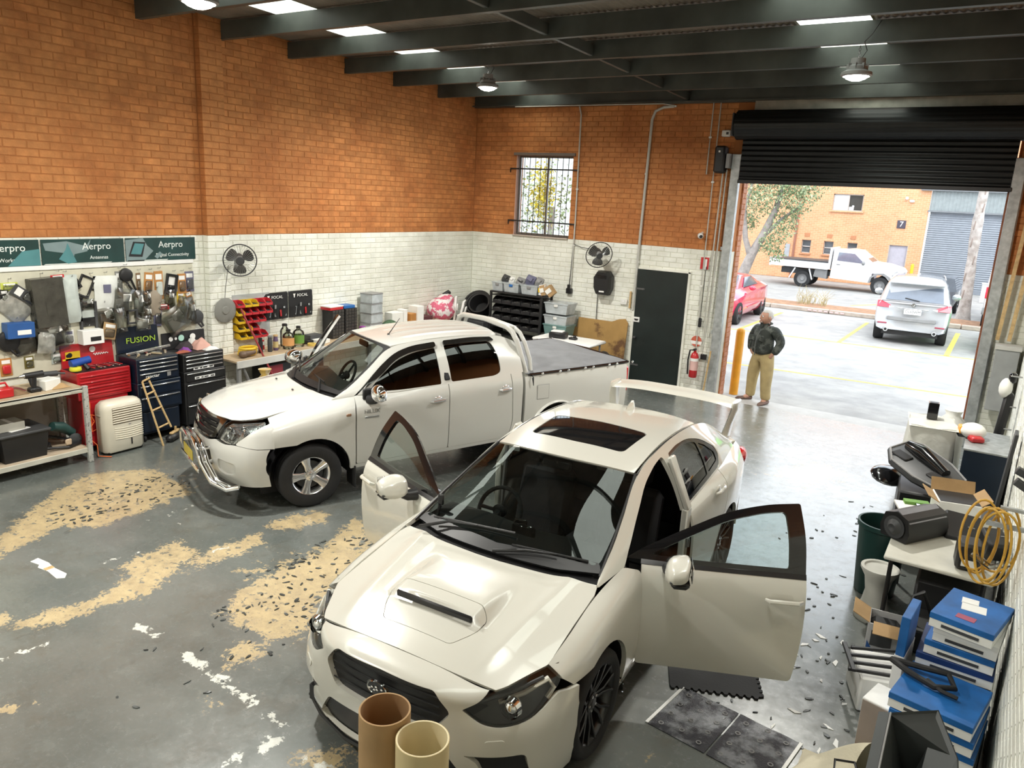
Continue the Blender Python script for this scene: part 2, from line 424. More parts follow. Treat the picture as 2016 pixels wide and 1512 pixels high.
 fb=math_('MULTIPLY',fb,math_('SUBTRACT',1,isl))
 c=mix(fb,base,bare)
 dirt=math_('MULTIPLY',ramp(noise(1.7,8,.75),.5,.68),.45)
 c=mix(dirt,c,(.10,.085,.06))
 c=mix(fs_,c,bare)
 fw=ramp(math_('ADD',attr('white'),math_('MULTIPLY',math_('SUBTRACT',n2,.56),.32)),0.,.012)
 c=mix(fw,c,(.66,.67,.62))
 L.new(c,b.inputs['Base Color']);b.inputs['Coat Weight'].default_value=1.;b.inputs['Coat IOR'].default_value=1.55;L.new(ramp2(n2,.10,.36),b.inputs['Coat Roughness'])
 rr=N.new('ShaderNodeMapRange');rr.inputs['To Min'].default_value=.22;rr.inputs['To Max'].default_value=.46;L.new(n4,rr.inputs['Value'])
 rgh=math_('ADD',rr.outputs[0],math_('MULTIPLY',fb,.25),True)
 L.new(rgh,b.inputs['Roughness'])
 h=math_('SUBTRACT',math_('MULTIPLY',n3,.25),math_('MULTIPLY',fb,.6))
 bp=N.new('ShaderNodeBump');bp.inputs['Strength'].default_value=.35;bp.inputs['Distance'].default_value=.006;L.new(h,bp.inputs['Height']);L.new(bp.outputs[0],b.inputs['Normal'])
 me.materials.append(m)
 o=struct(link('floor',me))
 b2=B();b2.box((W/2,-7,-.1),(W+.5,14.5,.19));s2=struct(b2.obj('floor_slab',mat('concrete',(.35,.34,.31),.8),sm=0))
 return o
build_floor()
def flakes():
 rnd=random.Random(3);b=B()
 zones=[((1.9,-8.6),.75,110),((4.7,-8.5),.95,150),((8.2,-5.6),1.1,45),((8.3,-7.4),.9,50),((8.35,-4.0),1.0,25),((4.9,-9.6),.8,24)]
 for(cx,cy),r,n in zones:
  for _ in range(n):
   a=rnd.uniform(0,2*PI);q=r*math.sqrt(rnd.random());x,y=cx+q*math.cos(a)*(.55 if cx<3 else.6),cy+q*math.sin(a)
   if x>9.3:continue
   L_,w_=rnd.uniform(.012,.05),rnd.uniform(.005,.016);t=rnd.uniform(0,PI)
   k=rnd.randint(5,7);P=[]
   for i in range(k):
    th=2*PI*i/k;u,v=L_*math.cos(th)*rnd.uniform(.7,1.1)/1.3,w_*math.sin(th)*rnd.uniform(.7,1.1)
    P.append((x+u*math.cos(t)-v*math.sin(t),y+u*math.sin(t)+v*math.cos(t)))
   z=rnd.uniform(.002,.006)
   b.ring([[(px,py,.0005)for px,py in P],[(px,py,z+rnd.uniform(0,.004))for px,py in P]])
 o=b.obj('paint_flakes',mat('dark_floor_paint_flake',(.06,.066,.064),.4,var=.3,island=.5),sm=0)
 tag(o,'dark curled flakes of lifted floor paint scattered over the concrete','paint flakes',kind='stuff')
 b=B()
 for _ in range(26):
  x,y=rnd.uniform(8.25,9.0),rnd.uniform(-8.4,-6.6);t=rnd.uniform(0,PI);L_,w_=rnd.uniform(.02,.05),rnd.uniform(.008,.02)
  P=[(x+u*math.cos(t)-v*math.sin(t),y+u*math.sin(t)+v*math.cos(t))for u,v in((-L_,-w_),(L_*.6,-w_*.6),(L_,w_*.5),(-.3*L_,w_))]
  b.ring([[(px,py,.0005)for px,py in P],[(px,py,.005)for px,py in P]])
 o=b.obj('plastic_offcuts',m_label,sm=0)
 tag(o,'small white plastic offcuts strewn on the floor by the open door','offcuts',kind='stuff')
flakes()
def zroof(y):return 5.06+.026*-y
m_roof=mat('roof_sheet',(.19,.165,.135),.6,var=.25,scale=3,bump=.1)
m_purlin=mat('purlin_paint',(.058,.066,.060),.42,var=.35,scale=2.2)
m_sky=bpy.data.materials.new('translucent_roof_sheet');m_sky.use_nodes=True
_N=m_sky.node_tree.nodes;_L=m_sky.node_tree.links;_N.remove(_N['Principled BSDF'])
_t=_N.new('ShaderNodeBsdfTranslucent');_d=_N.new('ShaderNodeBsdfTransparent');_m=_N.new('ShaderNodeMixShader');_nz=_N.new('ShaderNodeTexNoise');_mr=_N.new('ShaderNodeMapRange')
_nz.inputs['Scale'].default_value=3;_mr.inputs['To Min'].default_value=.3;_mr.inputs['To Max'].default_value=.5
_L.new(_nz.outputs['Fac'],_mr.inputs['Value'])
_t.inputs[0].default_value=(.92,.93,.78,1);_d.inputs[0].default_value=(.80,.82,.66,1)
_L.new(_mr.outputs[0],_m.inputs[0]);_L.new(_t.outputs[0],_m.inputs[1]);_L.new(_d.outputs[0],_m.inputs[2]);_L.new(_m.outputs[0],_N['Material Output'].inputs['Surface'])
def corrug(x0,x1,m,name,parent=None,y0=-14.2,y1=.5):
 n=max(2,int((x1-x0)/.019));xs=[x0+(x1-x0)*i/n for i in range(n+1)]
 b=B();b.ring([[(x,y,zroof(y)+.008*math.cos(2*PI*x/.076)+.02)for x in xs]for y in(y0,y1)],closed=False)
 return b.obj(name,m,parent,sm=60)
SKY=[(1.08,1.80),(6.76,7.50)]
ceil=struct(corrug(-.25,SKY[0][0],m_roof,'ceiling'))
corrug(SKY[0][1],SKY[1][0],m_roof,'roof_sheet',ceil);corrug(SKY[1][1],W+.25,m_roof,'roof_sheet',ceil)
for i,(a,b_)in enumerate(SKY):corrug(a-.02,b_+.02,m_sky,'skylight_sheet',ceil)
PUR=[-1.2,-2.39,-3.5,-4.62,-5.8,-6.9,-8.05,-9.2,-10.35,-11.5,-12.7,-13.8]
for i,y in enumerate(PUR):
 zb=4.84-.026*y;h=zroof(y)-zb-.005
 b=B();t=.02
 prof=[(0,0),(.075,0),(.075,.022),(.075-t,.022),(.075-t,t),(t,t),(t,h-t),(.075,h-t),(.075,h),(0,h)]
 b.prism([(y-.037+p,zb+q)for p,q in prof],.0 if y<-.5 else 0,W,'x')
 o=b.obj('purlin',m_purlin,ceil,sm=0)
b=B();b.box((W/2,-.045,4.955),(W,.09,.25),.004);b.box((W/2,-.09,4.85),(W,.16,.02));b.obj('eaves_beam',m_purlin,ceil,sm=0)
ys=[0.]+PUR
for i in range(len(ys)-1):
 ya,yb=ys[i],ys[i+1]
 b=B();ym=(ya+yb)/2;z0=4.87-.026*ym
 b.box((4.29,ym,z0+.065),(.05,ya-yb-.08,.13),.004,r=(.026*-1,0,0));b.obj('bridging_bar',m_purlin,ceil,sm=0)
b=B();b.box((7.2,-.02,4.76),(3.62,.16,.17),.006);struct(b.obj('trim_2',mat('pale_lintel',(.42,.42,.37),.7,var=.2),sm=0))
def high_bay(loc,label,power=150.):
 t=thing('high_bay_lamp',label,'lamp',loc,group='high bay lamps under the roof')
 z=zroof(loc[1])-loc[2]
 b=B();b.lathe([(.03,.17),(.07,.165),(.075,.10),(.10,.085),(.105,.05),(.15,.03),(.155,.0),(.13,-.012),(.128,.004)],n=28,cap=False);b.obj('housing',m_grey,t)
 b=B();b.lathe([(.001,-.055),(.05,-.050),(.095,-.032),(.128,-.004)],n=28,cap=False)
 b.obj('diffuser',mat('lamp_diffuser',(.9,.9,.85),.4,emit=((1,.97,.86),28.)),t)
 for k in range(8):
  a=2*PI*k/8;b=B();b.box((.085*math.cos(a),.085*math.sin(a),.09),(.045,.006,.05),0,r=(0,0,a));b.obj('cooling_fin',m_grey,t,sm=0)
 b=B()
 for k in range(5):b.tube([(.012*math.cos(q)*(k%2),.012*math.cos(q)*(1-k%2),.19+k*.022+.014*math.sin(q))for q in np.linspace(0,2*PI,9)[:-1]],.003,5,closed=True)
 b.obj('hanging_chain',m_dkgrey,t)
 b=B();b.tube([(.02,.03,.17),(.06,.05,.25),(.03,.02,.33),(.09,.03,.40),(.16,.05,z-.02)],.005,6);b.obj('power_cord',m_black,t)
 l=bpy.data.lights.new('lamp_light','AREA');l.shape='DISK';l.size=.24;l.energy=power;l.color=(1,.97,.90);l.spread=math.radians(170)
 lo=bpy.data.objects.new('lamp_light',l);COL.objects.link(lo);lo.parent=t;lo.location=(0,0,-.075)
 return t
high_bay((3.28,-8.42,4.60),'bright round high bay lamp cut by the top edge over the left wall pilaster')
high_bay((2.62,-3.40,4.67),'bright round high bay lamp hanging near the brick corner left of the window')
high_bay((7.45,-3.62,4.60),'bright round high bay lamp hanging in front of the black roller door')
high_bay((7.45,-8.9,4.60),'unseen high bay fill lamp added above the sedan beyond the top edge of the view',45.)  # lamp added out of view as fill light over the sedan
high_bay((3.3,-12.4,4.75),'unseen high bay fill lamp added over the rear end of the workshop behind the viewpoint')  # extra fill lamp put in behind the camera, never in view
def back_window():
 m_fr=mat('window_frame_metal',(.16,.13,.11),.5)
 b=B();cx=(WX0+WX1)/2
 for z in(WZ0+.02,WZ1-.02):b.box((cx,.12,z),(WX1-WX0,.05,.04),.003)
 for x in(WX0+.02,cx+.03,WX1-.02):b.box((x,.12,(WZ0+WZ1)/2),(.035,.045,WZ1-WZ0),.003)
 w=struct(b.obj('window_1',m_fr,sm=0))
 for x0,x1 in((WX0+.04,cx+.012),(cx+.048,WX1-.04)):
  b=B();b.box(((x0+x1)/2,.12,(WZ0+WZ1)/2),(x1-x0,.005,WZ1-WZ0-.08));b.obj('pane',glass('hazy_pane',(.93,.95,.95),.06,.1),w,sm=0)
 b=B();b.box((cx,-.01,WZ1+.02),(WX1-WX0+.1,.06,.05),.003);b.obj('window_head',m_fr,w,sm=0)
 b=B();b.box((cx,.05,WZ0-.012),(WX1-WX0,.2,.024),.003);b.obj('window_sill',mat('sill_paint',(.5,.42,.36),.7),w,sm=0)
 b=B()
 for x,in((WX0+.006,),):b.box((x,.1,(WZ0+WZ1)/2),(.014,.2,WZ1-WZ0));
 b.obj('window_reveal',mat('pink_reveal',(.62,.40,.33),.8),w,sm=0)
 t=thing('window_security_bars','black steel security bars fixed across the barred back window','window bars',(cx,-.035,WZ0))
 for k in range(10):
  x=-.52+k*1.06/9;b=B();b.cyl((x,0,.02),(x,0,1.44),.006,n=6);b.obj('bar',m_black,t)
 for z in(.26,1.22):
  b=B();b.box((0,.004,z),(1.46,.008,.025));b.box((-.73,.02,z-.03),(.02,.012,.08));b.box((.73,.02,z-.03),(.02,.012,.08));b.obj('cross_bar',m_black,t,sm=0)
back_window()
def side_door():
 m_d=mat('door_dark_green',(.010,.016,.015),.4,var=.25,scale=3,col2=(.03,.035,.035),mixscale=2.2,mixlo=.62,mixhi=.8)
 x0,x1,z1=3.66,4.575,2.08
 b=B();b.box(((x0+x1)/2,-.03,z1/2),(x1-x0,.05,z1),.004)
 d=struct(b.obj('door_1',m_d,sm=0))
 b=B();b.box((x0+.055,-.062,1.19),(.12,.03,.09),.006);b.obj('bolt_lock',m_label,d)
 b=B();b.box((x0+.06,-.08,1.19),(.06,.02,.03),.004);b.cyl((x0+.02,-.08,1.2),(x0+.1,-.08,1.2),.008,n=8);b.obj('lock_slot',m_black,d)
 for z in(.37,1.74):
  b=B();b.box((x0+.08,-.058,z),(.16,.008,.03));b.cyl((x0+.13,-.06,z),(x0+.13,-.07,z),.02,n=12);b.obj('hinge_strap',mat('dull_metal',(.12,.12,.12),.5,metal=.5),d)
 b=B();b.cyl((x0+.06,-.055,.87),(x0+.06,-.10,.87),.022,n=14);b.sph((x0+.06,-.105,.87),.027,12,8);b.obj('door_knob',m_dkgrey,d)
 b=B();b.box((x0-.03,-.012,z1/2),(.05,.05,z1+.05));b.box((x1+.025,-.012,z1/2),(.04,.05,z1+.05));b.box(((x0+x1)/2,-.012,z1+.025),(x1-x0+.1,.05,.04));b.obj('door_frame',m_brick_w,d,sm=0)
side_door()
def roller_door():
 t=thing('roller_door','black corrugated steel roller door rolled halfway up over the driveway opening','roller door',(0,0,0))
 m_c=mat('black_roller_steel',(.006,.0065,.007),.36,var=.25,metal=.3)
 n=10
 for k in range(10):
  z0=3.64+k*.0795;prof=[]
  for j in range(n+1):
   u=j/n;prof.append((-.10-.012*(0.5-0.5*math.cos(2*PI*u)),z0+.0795*u))
  b=B();b.ring([[(x,y,z)for y,z in prof]for x in(DX0+.03,DX1-.03)],closed=False);b.obj('slat',m_c,t,sm=60)
 b=B();b.box((7.12,-.11,3.625),(3.72,.05,.06),.008);b.obj('bottom_rail',m_black,t)
 ring=[]
 b=B();N_=60
 prof=[]
 for k in range(N_):
  a=2*PI*k/N_;r=.215+.006*math.cos(a*20);prof.append((-.30+r*math.cos(a),4.46+r*math.sin(a)))
 b.ring([[(x,y,z)for y,z in prof]for x in(DX0-.02,DX1+.04)]);b.obj('drum',m_c,t,sm=60)
 for x in(DX0-.06,DX1+.08):
  b=B();b.box((x,-.28,4.46),(.03,.34,.34),.01);b.obj('drum_bracket',m_dkgrey,t)
 for x,s in((DX0+.02,1),(DX1-.03,-1)):
  b=B();b.box((x-s*.06,-.06,2.02),(.14,.11,4.04),.006);b.box((x-s*.12,-.03,2.02),(.05,.06,4.04),.004);b.obj('guide_rail',m_galv,t,sm=0)
 b=B()
 for z in(1.15,2.55,3.85):b.box((DX0-.11,-.06,z),(.07,.05,.06),.005)
 b.obj('rail_cleat',m_galv,t,sm=0)
 b=B();b.box((8.95,.02,1.9),(.03,.04,3.7));b.obj('rusty_edge_strip',mat('rust',(.28,.10,.05),.9,var=.3),t,sm=0)
roller_door()
# ------------------------------------------------------------------ the man in the doorway
def skin_mesh(name,verts,edges,radii,m,parent,sub=2,root=0):
 me=bpy.data.meshes.new(name);me.from_pydata(verts,edges,[])
 o=link(name,me,parent)
 md=o.modifiers.new('skin','SKIN');md.use_smooth_shade=True;md.branch_smoothing=.6
 sv=me.skin_vertices[0].data
 for i,r in enumerate(radii):
  sv[i].radius=(r,r)if not isinstance(r,tuple)else r
  sv[i].use_root=(i==root)
 s=o.modifiers.new('sub','SUBSURF');s.levels=sub;s.render_levels=sub
 me.materials.append(m)
 return o
def man():
 t=thing('person','grey haired man in dark patterned shirt and khaki trousers standing hands in pockets','person',(5.90,.33,-.005),math.radians(-24));t.scale=(1.14,1.1,1)
 sk=mat('skin',(.50,.27,.19),.55,var=.06)
 V=[(0,.0,.86),(0,-.02,1.0),(0,-.015,1.15),(0,.01,1.28),(0,.0,1.36),(0,-.02,1.42),(.12,.01,1.255),(.255,.05,1.06),(.20,-.03,.89),(.14,-.03,.80),(-.12,.01,1.255),(-.255,.04,1.06),(-.21,-.03,.89),(-.14,-.03,.80),(.10,0,.80),(.13,-.02,.44),(.14,.01,.09),(.15,-.09,.035),(-.10,0,.80),(-.14,.0,.44),(-.16,.02,.09),(-.20,-.08,.035)]
 E=[(0,1),(1,2),(2,3),(3,4),(4,5),(3,6),(6,7),(7,8),(8,9),(3,10),(10,11),(11,12),(12,13),(0,14),(14,15),(15,16),(16,17),(0,18),(18,19),(19,20),(20,21)]
 Rr=[.10,.11,.11,.08,.05,.052,.035,.034,.028,.03,.035,.034,.028,.03,.085,.055,.038,.035,.085,.055,.038,.035]
 skin_mesh('body',V,E,Rr,sk,t)
 b=B();prof=[]
 for i in range(15):
  th=PI*i/14;z=-math.cos(th);k=math.sin(th)
  ring=[]
  for j in range(20):
   a=2*PI*j/20;x,y=math.cos(a),math.sin(a)
   wx=.074*k*(1-.22*max(0,-z));wy=.094*k
   yy=y*wy
   if y<0 and-.75<z<-.1:yy-=.010*k*(1-abs(x))
   if y<-.3 and-.05<z<.2 and abs(x)>.25 and abs(x)<.75:yy+=.010
   ring.append((x*wx,yy,z*.118))
  prof.append(ring)
 b.ring(prof)
 b.lathe([(.001,-.001),(.012,.0),(.017,.012),(.012,.03),(.006,.052),(.001,.056)],(0,-.098,-.03),'z',10)
 for s in(-1,1):b.sph((s*.078,.012,-.01),(.011,.02,.032),8,8)
 hd=b.obj('head',sk,t,loc=(0,-.03,1.475),sm=80,rot=(0,0,math.radians(-20)))
 b=B()
 for s in(-1,1):b.sph((s*.031,-.082,.012),.0125,10,8)
 b.obj('eye',m_label,hd)
 b=B()
 for s in(-1,1):b.sph((s*.031,-.092,.012),.006,8,6)
 b.obj('pupil',m_black,hd)
 b=B();b.sph((0,-.096,-.062),(.026,.008,.007),10,6);b.obj('mouth',mat('lips',(.36,.13,.11),.5),hd)
 m_h=mat('grey_hair',(.55,.53,.50),.9,var=.15,scale=60,bump=.6,bscale=120)
 b=B();b.grid(lambda u,v:(lambda th,a:(.079*math.sin(th)*math.cos(a),.010+.098*math.sin(th)*math.sin(a)+(.02 if math.sin(a)<-.3 and th>1.0 else 0),.006+.122*math.cos(th)))(.001+u*(1.75 if True else 0)*(1-.42*max(0,-math.sin(2*PI*v))),2*PI*v),10,28)
 b.obj('hair',m_h,hd,sm=80)
 b=B()
 for s in(-1,1):b.box((s*.031,-.092,.034),(.03,.01,.007),.003,r=(0,s*.12,0))
 b.obj('eyebrow',m_h,hd)
 b=B();b.sph((0,-.088,-.078),(.038,.018,.022),12,8);b.obj('stubble',mat('stubble',(.42,.30,.25),.8),hd)
 m_k=mat('khaki_cotton',(.40,.31,.15),.9,var=.12,scale=9,bump=.4,bscale=16)
 V=[(0,.01,.88),(0,0,.96),(.10,.0,.78),(.125,-.02,.44),(.14,.012,.055),(-.10,.0,.78),(-.14,.0,.44),(-.16,.02,.055),(.128,-.01,.25),(-.15,.01,.25)]
 skin_mesh('trousers',V,[(1,0),(0,2),(2,3),(3,8),(8,4),(0,5),(5,6),(6,9),(9,7)],[.155,.15,.118,.092,.078,.118,.092,.078,.08,.08],m_k,t)
 m_j=mat('dark_camouflage_cloth',(.030,.036,.032),.85,var=.3,scale=5,bump=.5,bscale=14,col2=(.095,.105,.095),mixscale=9,mixlo=.5,mixhi=.58)
 V=[(0,-.03,.82),(0,-.04,.98),(0,-.03,1.12),(0,.0,1.255),(0,.0,1.33),(.15,.01,1.275),(.262,.05,1.07),(.195,-.03,.865),(-.15,.01,1.275),(-.262,.04,1.07),(-.205,-.03,.865)]
 j=skin_mesh('jacket',V,[(0,1),(1,2),(2,3),(3,4),(3,5),(5,6),(6,7),(3,8),(8,9),(9,10)],[(.165,.15),(.185,.175),(.188,.168),(.15,.125),.075,.098,.07,.058,.098,.07,.058],m_j,t)
 b=B()
 for s in(-1,1):b.prism([(0,0),(s*.075,.035),(s*.06,-.045),(s*.015,-.065)],-.006,.006,'y',r=(-.35,0,0),c=(0,-.062,1.352))
 b.tube([(.06,-.03,1.35),(.07,.03,1.37),(0,.075,1.375),(-.07,.03,1.37),(-.06,-.03,1.35)],.014,8);b.obj('collar',m_j,t)
 b=B();b.tube([(0,-.197,.84),(.002,-.222,.98),(.003,-.205,1.14),(0,-.125,1.28)],[.006,.006,.006,.004],6);b.obj('zip_fly',mat('zip_grey',(.10,.11,.11),.6),t)
 b=B()
 for s in(-1,1):b.box((s*.085,-.200,1.13),(.10,.012,.085),.005,r=(-.1,0,s*-.28))
 b.obj('chest_pocket',m_j,t)
 b=B()
 for s,(x,y)in((1,(.15,-.05)),(-1,(-.19,-.04))):
  rr=(0,0,math.radians(-18 if s>0 else 22)*-1 if s<0 else.1)
  rings=[]
  for k in range(8):
   u=k/7;yy=.075-.25*u;w=.036+.012*math.sin(PI*min(1,u*1.15))-(.02 if k==7 else 0);h=.075-.035*u if k<7 else.022
   rings.append([(w*math.cos(a),yy,.002+max(0,h*(.5+.5*math.sin(a))))for a in np.linspace(0,2*PI,13)[:-1]])
  R_=np.array(rings)@rotm(0,0,.12 if s>0 else-.55).T+V3((x,y+.03,0));b.ring([list(q)for q in R_])
 b.obj('shoes',mat('brown_suede_shoe',(.16,.10,.08),.8),t,sm=70)
man()
# ------------------------------------------------------------------ outside the roller door
def car_park():
 m_as=mat('worn_asphalt',(.30,.295,.285),.9,var=.12,scale=2.5,bump=.25,bscale=30,col2=(.36,.35,.33),mixscale=.8)
 b=B();b.box((5,30.24,-.06),(80,60,.1));g=struct(b.obj('ground',m_as,sm=0))
 b=B();b.box((7.1,.25,-.008),(3.9,.46,.012));struct(b.obj('trim_3',mat('threshold_concrete',(.42,.41,.39),.7),sm=0))
 m_y=mat('yellow_line_paint',(.75,.60,.12),.7,var=.2,scale=14)
 def line(p,q,w):
  p,q=V3(p),V3(q);d=q-p;n=V3((-d[1],d[0]))/np.hypot(*d)*w/2
  b=B();b.prism([tuple(p+n),tuple(p-n),tuple(q-n),tuple(q+n)],-.0105,-.0055);struct(b.obj('road_marking',m_y,g,sm=0))
 line((1.0,3.05),(12,3.9),.09);line((-2,7.75),(14,8.62),.09)
 line((3.22,8.1),(3.22,12.9),.10);line((5.80,8.25),(5.80,12.9),.10);line((8.24,8.3),(8.24,12.9),.12);line((10.7,8.4),(10.7,12.9),.1);line((.7,8.0),(.7,12.9),.1)
 line((4.6,17.2),(5.3,18.6),.10);line((9.0,17.5),(9.3,18.5),.1)
 m_k=mat('kerb_concrete',(.42,.36,.30),.9,var=.15)
 for k in range(12):
  x=-6+k*1.9;b=B();b.box((x,14.05,.055),(1.88,.22,.13),.015);b.obj('kerb_stone',m_k,g)
 b=B();b.box((2,15.0,.03),(24,1.7,.10));b.obj('garden_bed',mat('mulch',(.30,.17,.10),.95,var=.3,bump=.4),g,sm=0)
 t=thing('wheel_stop_markings','faded pink lettering strip painted on the kerb behind the standing man','ground sign',(4.35,13.93,.06))
 for k in range(7):b=B();b.box((-.5+k*.17,-.006,0),(.11,.006,.05));b.obj('painted_dash',mat('faded_pink_paint',(.75,.5,.48),.8),t,sm=0)
 return g
car_park()
def brick_tex(name,c1,c2,mort):
 m=bpy.data.materials.new(name);m.use_nodes=True;nt=m.node_tree;N=nt.nodes;L=nt.links
 g=N.new('ShaderNodeNewGeometry');s=N.new('ShaderNodeSeparateXYZ');c=N.new('ShaderNodeCombineXYZ');L.new(g.outputs['Position'],s.inputs[0]);L.new(s.outputs[0],c.inputs[0]);L.new(s.outputs[2],c.inputs[1])
 t=N.new('ShaderNodeTexBrick');t.inputs['Scale'].default_value=1;t.inputs['Brick Width'].default_value=.24;t.inputs['Row Height'].default_value=.086;t.inputs['Mortar Size'].default_value=.008
 for k,v in(('Color1',c1),('Color2',c2),('Mortar',mort)):t.inputs[k].default_value=(*v,1)
 L.new(c.outputs[0],t.inputs['Vector'])
 n=N.new('ShaderNodeTexNoise');n.inputs['Scale'].default_value=1.2;n.inputs['Detail'].default_value=6;L.new(g.outputs['Position'],n.inputs['Vector'])
 mr=N.new('ShaderNodeMapRange');mr.inputs['To Min'].default_value=.8;mr.inputs['To Max'].default_value=1.2;L.new(n.outputs['Fac'],mr.inputs['Value'])
 h=N.new('ShaderNodeHueSaturation');L.new(t.outputs['Color'],h.inputs['Color']);L.new(mr.outputs[0],h.inputs['Value']);L.new(h.outputs[0],N['Principled BSDF'].inputs['Base Color']);N['Principled BSDF'].inputs['Roughness'].default_value=.9
 return m
def far_building():
 y=27.0
 t=thing('factory_building','orange brick factory unit across the car park with grey roller shutter and number sign','building',(0,y,0))
 m_b=brick_tex('far_brick',(.64,.33,.17),(.58,.28,.14),(.66,.42,.28))
 holes=[(1.62,2.96,3.36,4.13),(.45,.88,1.27,1.9),(1.48,1.92,1.27,1.9),(2.54,2.99,1.27,1.9),(4.35,5.15,0,1.93)]
 xs=sorted({-12.,5.72}|{h[0]for h in holes}|{h[1]for h in holes});zs=sorted({0.,7.5}|{h[2]for h in holes}|{h[3]for h in holes})
 b=B()
 for i in range(len(xs)-1):
  for j in range(len(zs)-1):
   xm,zm=(xs[i]+xs[i+1])/2,(zs[j]+zs[j+1])/2
   if any(h[0]<xm<h[1]and h[2]<zm<h[3]for h in holes):continue
   b.box((xm,.12,zm),(xs[i+1]-xs[i],.24,zs[j+1]-zs[j]))
 b.box((10.2,.2,6.2),(9,.4,2.6));b.box((14.9,.2,3),(.6,.4,6))
 b.obj('brick_wall',m_b,t,sm=0)
 m_f=mat('aluminium_frame',(.45,.40,.36),.5);m_g=mat('far_glass',(.10,.11,.12),.08,var=.3,scale=2);m_w=mat('blind_white',(.75,.76,.78),.6)
 b=B();b.box((2.29,.10,4.11),(1.34,.06,.05));b.box((2.29,.10,3.38),(1.34,.1,.05));b.box((1.64,.10,3.745),(.05,.06,.77));b.box((2.94,.1,3.745),(.05,.06,.77));b.box((2.32,.09,3.745),(.04,.06,.77))
 w=b.obj('upper_window',m_f,t,sm=0)
 b=B();b.box((1.99,.13,3.745),(.64,.02,.70));b.obj('pane',m_w,w,sm=0)
 b=B();b.box((2.63,.15,3.745),(.6,.02,.70));b.obj('pane',mat('far_dark_glass',(.06,.055,.05),.1),w,sm=0)
 b=B();b.box((2.45,.14,3.47),(.22,.05,.18),.02);b.box((2.52,.13,3.58),(.1,.04,.1),.02);b.obj('air_unit',m_w,w)
 b=B();b.box((2.29,-.02,3.33),(1.5,.12,.07));b.obj('sill',m_b,t,sm=0)
 for x0,x1 in((.45,.88),(1.48,1.92),(2.54,2.99)):
  b=B();cx=(x0+x1)/2
  for z in(1.285,1.885,1.58):b.box((cx,.12,z),(x1-x0,.05,.035))
  for x in(x0+.015,x1-.015):b.box((x,.12,1.585),(.03,.05,.63))
  w=b.obj('small_window',m_f,t,sm=0)
  b=B();b.box((cx,.14,1.44),(x1-x0-.05,.01,.27));b.obj('pane',m_g,w,sm=0)
  b=B();b.box((cx,.16,1.735),(x1-x0-.05,.01,.27));b.obj('pane',m_g,w,sm=0)
  b=B();b.box((cx,-.01,2.15),(.24,.02,.17),.003);b.obj('vent_brick',mat('vent_terracotta',(.45,.20,.10),.9),t,sm=0)
  b=B();b.box((cx,-.03,1.23),(x1-x0+.1,.1,.06));b.obj('sill',mat('sill_brick',(.52,.24,.13),.9),t,sm=0)
 b=B();b.box((4.75,.12,.965),(.8,.05,1.93),.004);b.obj('door',mat('far_door_grey',(.40,.38,.43),.6),t,sm=0)
 b=B();b.box((4.35,.06,.97),(.06,.1,1.94));b.box((5.15,.06,.97),(.06,.1,1.94));b.box((4.75,.06,1.95),(.86,.1,.06));b.obj('door_frame',m_f,t,sm=0)
 b=B();b.cyl((.12,-.06,0),(.12,-.06,6),.05,n=10);b.obj('downpipe',mat('downpipe_brown',(.28,.12,.08),.6),t)
 b=B();b.box((-.2,-.02,1.2),(.24,.02,.9));b.obj('meter_cover',mat('meter_grey',(.35,.36,.38),.6),t,sm=0)
 b=B();b.box((4.72,-.02,2.88),(.36,.03,.36),.004);sg=b.obj('number_sign',mat('sign_dark',(.06,.05,.07),.5),t,sm=0)
 text('numeral','7',.34,m_label,sg,(4.72,-.04,2.88),ROTX['front'],.002)
 b=B();b.sph((4.78,-.06,4.05),.07,12,8);b.sph((5.0,-.05,3.93),(.11,.05,.06),12,8);b.obj('wall_light',m_label,t)
 m_s=mat('grey_roller_shutter',(.22,.24,.27),.5,metal=.2,var=.08)
 n=40;prof=[]
 for k in range(36):
  z0=.12+k*.094
  b=B();pr_=[(-.02*(.5-.5*math.cos(2*PI*j/6)),z0+.094*j/6)for j in range(7)]
  b.ring([[(x,y_+.1,z)for y_,z in pr_]for x in(5.80,10.4)],closed=False);b.obj('shutter_slat',m_s,t,sm=60)
 b=B();b.box((8.1,.1,.1),(4.7,.08,.2));b.obj('shutter_foot',m_s,t,sm=0)
 b=B();xs=np.arange(5.74,10.41,.035)
 b.ring([[(x,.02+.018*(i%4<2),z)for i,x in enumerate(xs)]for z in(3.55,4.42)],closed=False);b.obj('corrugated_fascia',mat('fascia_grey',(.26,.29,.29),.6),t,sm=0)
 b=B();b.box((8.1,-.02,3.53),(4.8,.12,.07));b.box((8.0,-.05,4.47),(5.4,.2,.1));b.obj('fascia_flashing',mat('flashing',(.18,.19,.20),.5),t,sm=0)
 b=B();b.cyl((5.5,-.45,0),(5.5,-.45,1.1),.07,n=14);b.sph((5.5,-.45,1.1),.07,14,8)
 o=b.obj('corner_bollard',m_yellow,None,loc=(0,y,0));tag(o,'yellow bollard at the corner of the far brick building beside the shutter','bollard')
 b=B();b.box((9.0,23.5,.4),(1.2,.06,.8),.01);b.box((9.0,23.46,.78),(1.24,.1,.05),.01);o=b.obj('white_barrier',m_label,None);tag(o,'white low barrier between the pale tree trunk and the white van','barrier')
far_building()
